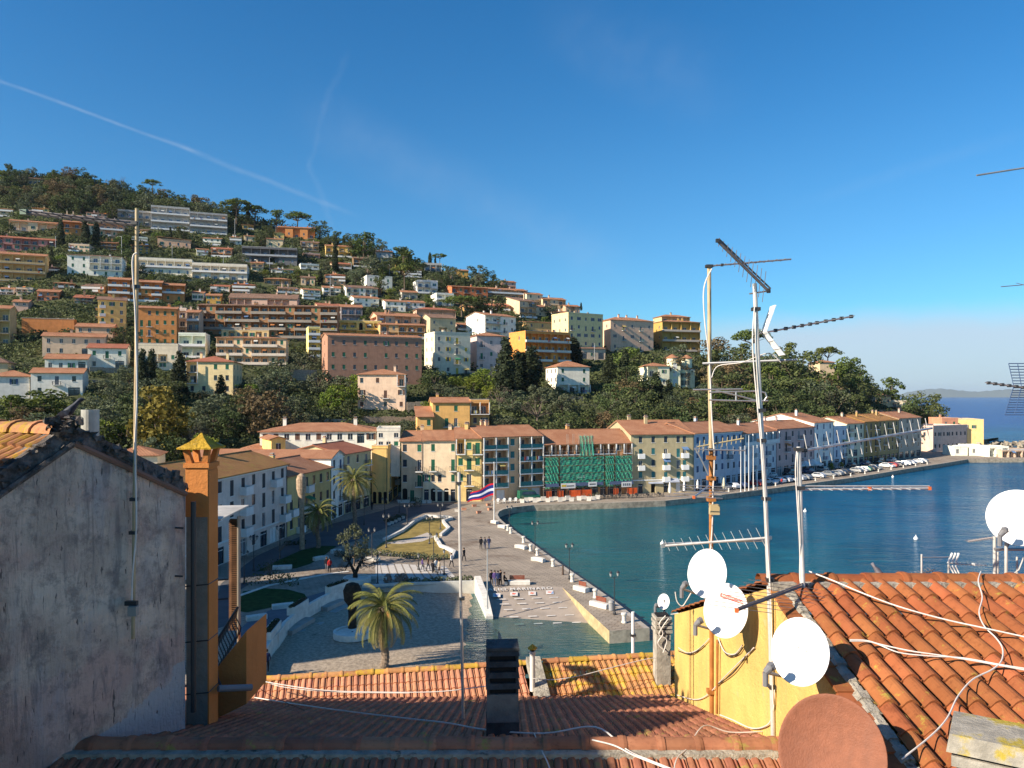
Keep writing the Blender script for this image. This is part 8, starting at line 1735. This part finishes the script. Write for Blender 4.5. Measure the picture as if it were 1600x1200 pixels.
tag(b.obj('grid_reflector'), 'dark wire grid reflector at the right edge over the horizon', 'antenna')
# small aerials rising behind the orange ridge
for (px, ty, lb, D) in ((1440, 866, 'left white pole behind the orange ridge', 11.5), (1427, 896, 'short white stub behind the orange ridge', 11.5), (1482, 882, 'thin rust brown pole behind the orange ridge', 11.5), (1554, 838, 'left pole under the big dish at the right edge', 10.2), (1559, 862, 'double pole beside the one under the big right dish', 10.2), (1572, 848, 'white pole carrying the big dish at the right edge', 10.0), (1589, 870, 'thin stay right of the big dish pole', 10.3)):
    mast('aerial_pole', lb, [P(px, ty, D), P(px, 930, D)], .02 if px in (1554, 1572) else .013, MW)
antenna('television_antenna', 'thin white rod from the left pole behind the ridge', ALU, [P(1441, 871, 11.5), P(1484, 870, 11.5)], [], rad=.008)
antenna('television_antenna', 'small dim antenna behind the pigeon side of the ridge', ALUD, [P(1426, 900, 11.5), P(1460, 890, 11.7)], [(.1 + .15 * i, (0, 1, .2), .1, .005) for i in range(6)], rad=.008)
antenna('television_antenna', 'antenna with a slatted white reflector behind the orange ridge', ALU, [P(1480, 880, 11.5), P(1541, 883, 11.7)], [(.3 + .1 * i, (.1, 1, 0), .1, .005) for i in range(7)], rad=.009, clip=([.25, .66], WHITE))
b = MB()
for i in range(3):
    b.tube([P(1481 + i * 6, 880, 11.5), P(1488 + i * 5, 864, 11.5)], .014, WHITE, 5); b.tube([P(1483 + i * 5, 884, 11.5), P(1492 + i * 4, 899, 11.5)], .012, WHITE, 5)
tag(b.obj('reflector'), 'slatted white reflector wings of the small antenna behind the ridge', 'antenna')
antenna('television_antenna', 'dim log antenna left of the big right dish', ALUD, [P(1512, 846, 10.4), P(1556, 839, 10.2)], [(.1 * i, (0, 1, .1), .06, .004) for i in range(9)], rad=.012)
cable([P(1554, 858, 10.1), P(1600, 858, 10.1), P(1634, 858, 10.1)], .022, 'grey crossbar below the big right dish', ALU, sm=False)
cable([P(1574, 905, 10), P(1592, 890, 10), P(1600, 870, 10.0)], .009, 'white diagonal stay right of the big dish pole', MW, sm=False)
# ---- satellite dishes
DW = mat('dish_white', (.72, .72, .71), .45, .4, var=.06, scale=3, stain=(.3, 5, (.5, .44, .36))); DT = mat('dish_terracotta', (.235, .085, .045), .6, .3, var=.1, scale=14, bump=.25, bscale=60, alt=(.16, .055, .035), altf=.7, alts=9, stain=(.3, 4, (.15, .07, .05))); DKG = mat('lnb_grey', (.16, .16, .17), .6, .3)
def dish(px, py, D, r, n, lb, m=DW, arm=.62, roll=0.0, aroll=-.6, text=None, mount=None, squash=.92, lnbm=DKG):
    c = P(px, py, D); n = Vector(n).normalized(); up = Vector((0, 0, 1)); rt = up.cross(n).normalized(); u2 = n.cross(rt).normalized()
    T = Matrix((rt, u2, n)).transposed().to_4x4(); T = T @ Matrix.Rotation(roll, 4, 'Z')
    o = empty('satellite_dish', c, 0, lb, 'satellite dish', 'satellite dishes'); b = MB(); K = 44; rings = [(0, 0), (.25, .008), (.5, .032), (.75, .074), (.93, .115), (.985, .132), (1.0, .128), (1.0, .112), (.97, .108), (.7, .05), (.3, -.002), (.0, -.012)]; vs = []
    for (f, z) in rings:
        for k in range(K): t_ = 2 * math.pi * k / K; vs.append(T @ Vector((f * r * squash * math.cos(t_), f * r * math.sin(t_), (z - .10) * r * 1.25)))
    b.raw(vs, [(i * K + k, i * K + (k + 1) % K, (i + 1) * K + (k + 1) % K, (i + 1) * K + k) for i in range(len(rings) - 1) for k in range(K)], m); b.obj('reflector', o, smooth=True)
    TB = T; T = T @ Matrix.Rotation(aroll, 4, 'Z')
    if arm:
        a_ = T @ Vector((0, -r * .98, -.04 * r)); e = T @ Vector((0, -r * .92, r * arm * 1.5)); q = MB(); q.tube([T @ Vector((0, -r * .5, -.42 * r)), T @ Vector((0, -r * 1.04, -.12 * r)), e], .018, ALUD, 6); q.obj('arm', o)
        q = MB(); h = T @ Vector((0, -r * .62, r * arm * 1.42)); hd = (e - h).normalized(); q.tube([h, e], [.045, .03], lnbm, 10); back = (T @ Vector((0, -r * .75, r * arm * 1.75))); q.tube([h, h.lerp(back, .6)], .035, lnbm, 8); q.tube([e, e + Vector((0, 0, -.13))], .028, lnbm, 8); q.obj('receiver', o)
    T = TB; q = MB(); bk = T @ Vector((0, -.1 * r, -.42 * r)); q.box(bk.x - .04, bk.x + .04, bk.y - .04, bk.y + .04, bk.z - .06, bk.z + .06, ALUD)
    if mount: q.tube([bk, bk + Vector((0, .05, -.1)), Vector(mount) - c], .022, ALUD, 8)
    q.obj('bracket', o); q = MB()
    for (x, y) in ((-.12, .1), (.14, .05), (-.1, -.35), (.12, -.4)): v = T @ Vector((x * r, y * r, -.10 * r)); q.lathe([(.010, 0), (.006, .006)], ALU, 8, Matrix.Translation(v) @ Matrix((rt, u2, n)).transposed().to_4x4())
    if arm: q.obj('bolts', o)
    if text:
        for i, (s, x, w) in enumerate(text):
            q = MB(); x0_, x1_ = x * r, (x + w) * r; y0_, y1_ = .42 * r, .56 * r; zz = -.05 * r; lw = .010
            for rect in ((x0_, x1_, y0_, y0_ + lw), (x0_, x1_, y1_ - lw, y1_), (x0_, x0_ + lw, y0_, y1_), (x1_ - lw, x1_, y0_, y1_)): q.raw([T @ Vector((a, b_, zz + .012)) for a, b_ in ((rect[0], rect[2]), (rect[1], rect[2]), (rect[1], rect[3]), (rect[0], rect[3]))], [(0, 1, 2, 3)], mat('sticker_red', (.6, .08, .04), .6, .2))
            q.obj('sticker', o)
            tc_ = bpy.data.curves.new('t', 'FONT'); tc_.body = s; tc_.size = .13 * r * 1.1; to = bpy.data.objects.new('t', tc_); COL.objects.link(to); bpy.context.view_layer.update(); me = bpy.data.meshes.new_from_object(to.evaluated_get(bpy.context.evaluated_depsgraph_get())); bpy.data.objects.remove(to)
            xx = [v.co.x for v in me.vertices]; k_ = (w * r - .04) / (max(xx) - min(xx))
            for v in me.vertices: v.co = T @ Vector((x0_ + .02 + v.co.x * k_, y0_ + .035 * r + v.co.y, zz + .016))
            me.materials.clear(); me.materials.append(mat('sticker_red', (0, 0, 0))); link('lettering', me, o)
    return o
nL = (-.72, -.66, .26)
dish(1105, 896, 10.9, .345, nL, 'upper white dish on the rusty mast, partly behind another dish', mount=P(1112, 915, 11.7), roll=.05)
dish(1134, 954, 9.7, .34, nL, 'white dish with a red sticker in front of the yellow wall', mount=(LX, 10.9, Z(-3.35)), text=[('Giovanni', -.38, .62), ('EASE', .26, .5)], roll=-.1)
dish(1250, 1018, 7.3, .315, nL, 'large white dish above the terracotta dish, striped by antenna shadows', mount=(LX, 8.6, Z(-3.0)), roll=.0)
dish(1299, 1176, 6.1, .44, (-.45, -.80, .38), 'big terracotta coloured dish at the bottom edge', m=DT, arm=None, mount=(3.0, 6.9, Z(-3.4)))
dish(1037, 940, 15.4, .155, nL, 'tiny white dish on the grey chimney left of the yellow wall', mount=P(1037, 962, 15.4))
dish(1591, 809, 9.9, .36, (-.55, -.80, .22), 'large white dish cut by the right edge of the frame', mount=P(1572, 855, 10.0), squash=1.0)
# ---- chimneys
SLAB = mat('concrete_slab', (.36, .33, .28), .9, .15, var=.25, scale=6, bump=.35, bscale=30)
BLK = mat('blackish_concrete', (.05, .052, .055), .85, .25, var=.5, scale=3, bump=.5, bscale=20, alt=(.13, .13, .13), altf=.58, alts=1.5)  # near-black concrete with paler blotches
p = P(785, 1148, 9.55); ck = empty('chimney_stack', p, R(3), 'black louvred chimney standing in the shade on the red roof', 'chimney'); w = .2; b = MB(); b.box(-w * .96, w * .96, -.16, .16, .22, .56, mat('chimney_cement', (.16, .155, .15), .9, .15, var=.2, scale=4, bump=.4, bscale=20)); b.box(-w * 1.0, w * 1.0, -.17, .17, -.3, .22, BLK); b.obj('shaft', ck)
for k in range(4):
    b = MB(); z = .56 + k * .135; b.box(-w * .78, w * .78, -.12, .12, z, z + .075, DARK); f = 1.04 - .01 * k; b.raw([(-w * f, -.19, z + .075), (w * f, -.19, z + .075), (w * f, .19, z + .075), (-w * f, .19, z + .075), (-w * .96, -.16, z + .135), (w * .96, -.16, z + .135), (w * .96, .16, z + .135), (-w * .96, .16, z + .135)], [(0, 1, 2, 3), (4, 5, 6, 7), (0, 1, 5, 4), (1, 2, 6, 5), (2, 3, 7, 6), (3, 0, 4, 7)], BLK)
    for s in (-1, 1): b.box(min(s * w * .96, s * w * .8), max(s * w * .96, s * w * .8), -.15, .15, z, z + .075, BLK)
    b.obj('louvre', ck)
b = MB(); b.box(-w, w, -.18, .18, 1.1, 1.135, BLK); b.obj('cap', ck)
p = P(832, 1063, 14.6); fl = empty('flue', p, 0, 'white flue pipe with a small yellow cap on the sunlit ochre roof', 'flue'); b = MB(); b.lathe([(.05, -.2), (.05, .5), (.058, .5), (.058, .54), (.05, .55)], mat('flue_white', (.62, .6, .55), .6, .3, var=.1), 14); b.obj('pipe', fl)
b = MB(); b.lathe([(.04, .56), (.045, .6)], DARK, 10); b.lathe([(.09, .6), (.09, .615), (.03, .67), (.005, .69)], lich, 14); b.obj('cap', fl)
p = P(1034, 1019, 15.2); cg = empty('chimney_stack', p, R(4), 'grey slab topped chimney with coiled cables left of the yellow wall', 'chimney'); b = MB(); b.box(-.14, .14, -.14, .14, -1.2, .42, SLAB); b.obj('shaft', cg)
for k in range(4): b = MB(); b.box(-.17 + .01 * (k % 2), .17 - .01 * (k % 2), -.17, .17, .42 + k * .085, .475 + k * .085, SLAB); b.box(-.12, .12, -.12, .12, .475 + k * .085, .505 + k * .085, DARK); b.obj('slab', cg)
for i, pts in enumerate(([(1040, 962), (1030, 975), (1036, 990), (1028, 1005), (1040, 1018)], [(1045, 966), (1035, 980), (1030, 992), (1042, 1000), (1036, 1020)], [(1048, 960), (1060, 958), (1090, 950)])): cable([P(x, y, 15.0) for x, y in pts], .011, ('thin cable hanging down the left of the grey slab chimney', 'coiled pale cable in front of the grey slab chimney', 'cable from the grey slab chimney along the wall top')[i])
c0 = P(1560, 1165, 5.3); cb = empty('chimney_stack', c0, R(-33), 'pale concrete chimney with lichen covered slab at the bottom right corner', 'chimney'); b = MB(); b.box(-.24, .24, -.2, .2, -1.2, -.12, SLAB); b.obj('shaft', cb)
LSL = mat('lichen_slab', (.33, .30, .25), .95, .1, var=.25, scale=8, bump=.35, bscale=30, alt=(.38, .29, .05), altf=.5, alts=3.5)
b = MB(); b.raw([(-.3, -.25, -.02), (.3, -.25, -.02), (.3, .25, -.02), (-.3, .25, -.02), (-.28, -.23, .10), (.28, -.23, .10), (.28, .23, .10), (-.28, .23, .10)], [(0, 1, 2, 3), (4, 5, 6, 7), (0, 1, 5, 4), (1, 2, 6, 5), (2, 3, 7, 6), (3, 0, 4, 7)], LSL); b.obj('slab', cb)
b = MB(); b.box(-.27, .27, -.225, .225, -.12, -.05, SLAB); b.box(-.2, .2, -.16, .16, -.05, -.02, DARK); b.obj('ledge', cb)
# ---- cables
cable([onR(1262, 917, .2), onR(1300, 935, .22), onR(1345, 955, .22), onR(1400, 975, .21), onR(1470, 994, .2), onR(1540, 1010, .2), onR(1610, 1026, .2)], 0.0080, 'long straight white cable across the upper orange tiles')
cable([onR(1325, 1024), onR(1350, 1025), onR(1375, 1032), onR(1420, 1042), onR(1460, 1048), onR(1520, 1058), onR(1610, 1075)], 0.0072, 'white cable leaving the large dish across the orange tiles')
cable([onR(1325, 1026), onR(1360, 1028), onR(1400, 1044), onR(1450, 1050), onR(1500, 1053), onR(1560, 1064), onR(1610, 1072)], 0.0064, 'second white cable twisted beside the one from the large dish')
cable([onR(1529, 914), onR(1525, 930), onR(1531, 955), onR(1526, 980), onR(1534, 1002), onR(1552, 1021), onR(1562, 1038), onR(1560, 1058), onR(1545, 1072), onR(1515, 1088), onR(1492, 1115), onR(1475, 1150), onR(1450, 1178), onR(1405, 1215)], 0.0072, 'curving pale cable wandering down the orange tiles')
cable([onK(398, 1096), onK(470, 1108), onK(560, 1121), onK(650, 1132), onK(700, 1138), onK(760, 1149), onK(850, 1155), onK(930, 1157, .16), P(980, 1172, 8.6), P(1010, 1186, 8.4), P(1060, 1206, 8.1)], .010, 'long pale cable across the shaded red roof to the ridge')
cable([P(925, 1156, 8.7), P(960, 1165, 8.6), P(990, 1180, 8.4), P(1030, 1196, 8.2), P(1070, 1212, 8.0)], .009, 'white cable beside the long one over the near ridge')
cable([P(386, 1059, 13.9), P(430, 1068, 13.7), P(500, 1078, 13.5), P(570, 1081, 13.5), P(680, 1081, 13.5), P(760, 1072, 13.6)], .009, 'white cable sagging in front of the pink tiles')
cable([P(405, 1060, 13.9), P(440, 1073, 13.7), P(520, 1081, 13.5), P(640, 1083, 13.4)], .007, 'thinner white cable sagging in front of the pink tiles')
cable([P(832, 1060, 14.3), P(865, 1062, 14.3), P(905, 1056, 14.4), P(960, 1042, 14.7), P(1010, 1030, 15), P(1053, 1024, 15.3)], .008, 'white cable from the flue along the ochre tiles')
cable([onK(835, 1156), P(845, 1170, 8.7), P(855, 1190, 8.3), P(862, 1210, 8.0)], .008, 'short pale cable dropping over the near ridge')
cable([onK(1222, 1148), onK(1190, 1152), onK(1140, 1153), onK(1100, 1155, .16), P(1075, 1168, 8.7), P(1058, 1185, 8.4), P(1052, 1210, 8.0)], .008, 'white cable curling over the sunlit end of the near ridge')
def onY(px, py, off=.03): D = (LX - off) / ((px - 800) / F); return P(px, py, D)
cable([onY(1210, 1078), onY(1208, 1110), onY(1200, 1132), onY(1175, 1138), onY(1145, 1125), onY(1125, 1117)], .009, 'white cable at the foot of the yellow wall')
for i, pts in enumerate(([(1060, 1012), (1075, 1020), (1092, 1014), (1108, 998)], [(1060, 1017), (1080, 1022), (1100, 1008)], [(1122, 997), (1132, 1018), (1148, 1022), (1160, 1008)], [(1122, 1000), (1136, 1024), (1152, 1022), (1160, 1012)], [(1058, 1086), (1085, 1093), (1105, 1086), (1130, 1060), (1160, 1030), (1178, 1012)], [(1120, 1070), (1145, 1052), (1165, 1026)])):
    cable([onY(x, y) for x, y in pts], .008, ('upper slack wire at the left end of the yellow wall', 'lower slack wire at the left end of the yellow wall', 'wire loop under the sticker dish', 'second wire loop under the sticker dish', 'long diagonal wire low on the yellow wall', 'short diagonal wire on the yellow wall')[i], CABB if i % 2 else CABW)
cable([onY(1121, 1000, .05), onY(1120, 1115, .05)], .02, 'thin brown conduit beside the mast on the yellow wall', RUSTM, sm=False)
cable([P(1055, 925, 11), P(1058, 940, 11), P(1066, 947, 11), P(1073, 938, 11), P(1080, 926, 11)], .008, 'white cable loop hanging left of the upper dish')
cable([P(480, 1112, 12.0), P(420, 1085, 12.3), P(390, 1062, 12.6)], .004, 'thin wire over the shaded roof near the balcony', CABB)
# ---- unseen houses added beyond the left edge only to shade beach and lane
def shade_house(x0, x1, y0, y1, h, lb):
    o = empty('house', (x0, y0, 0), 0, lb, 'house'); b = MB(); w, d = x1 - x0, y1 - y0; m = wallm((.55, .45, .35)); ops = [(1.2 + 3 * i, 2.2 + 3 * i, 1.2 + 3.1 * j, 2.7 + 3.1 * j, .2, DARK) for i in range(int((w - 1) / 3)) for j in range(int(h / 3.1))]
    wall_grid(b, Matrix.Identity(4), w, h, ops, m)
    Tr = Matrix.Translation((w, 0, 0)) @ Matrix.Rotation(R(90), 4, 'Z'); ops = [(1.2 + 3 * i, 2.2 + 3 * i, 1.2 + 3.1 * j, 2.7 + 3.1 * j, .2, DARK) for i in range(int((d - 1) / 3)) for j in range(int(h / 3.1))]; wall_grid(b, Tr, d, h, ops, m)
    b.face([(0, 0, 0), (0, d, 0), (0, d, h), (0, 0, h)], m); b.face([(0, d, 0), (w, d, 0), (w, d, h), (0, d, h)], m); b.obj('walls', o); roof(o, w, d, h, 'hip', TILE, .2, wm=m, chim=1)
shade_house(-64, -48.6, 53, 70.4, 25.6, 'tall town house beyond the left edge whose shadow covers the beach')
shade_house(-64, -48.6, 46.5, 52.9, 27.5, 'taller town house next to it beyond the left edge')
# ---- haze: even thin air round the whole scene
hm = bpy.data.materials.new('haze'); hm.use_nodes = True; t = hm.node_tree; t.nodes.remove(t.nodes['Principled BSDF'])
pv = N(t, 'ShaderNodeVolumePrincipled'); pv.inputs['Density'].default_value = .000028; pv.inputs['Color'].default_value = (.72, .84, 1, 1); pv.inputs['Anisotropy'].default_value = .2
LK(t, pv.outputs[0], t.nodes['Material Output'].inputs['Volume'])
b = MB(); b.box(-9500, 17000, -300, 21000, -9, 240, hm); tag(b.obj('haze'), kind='stuff')
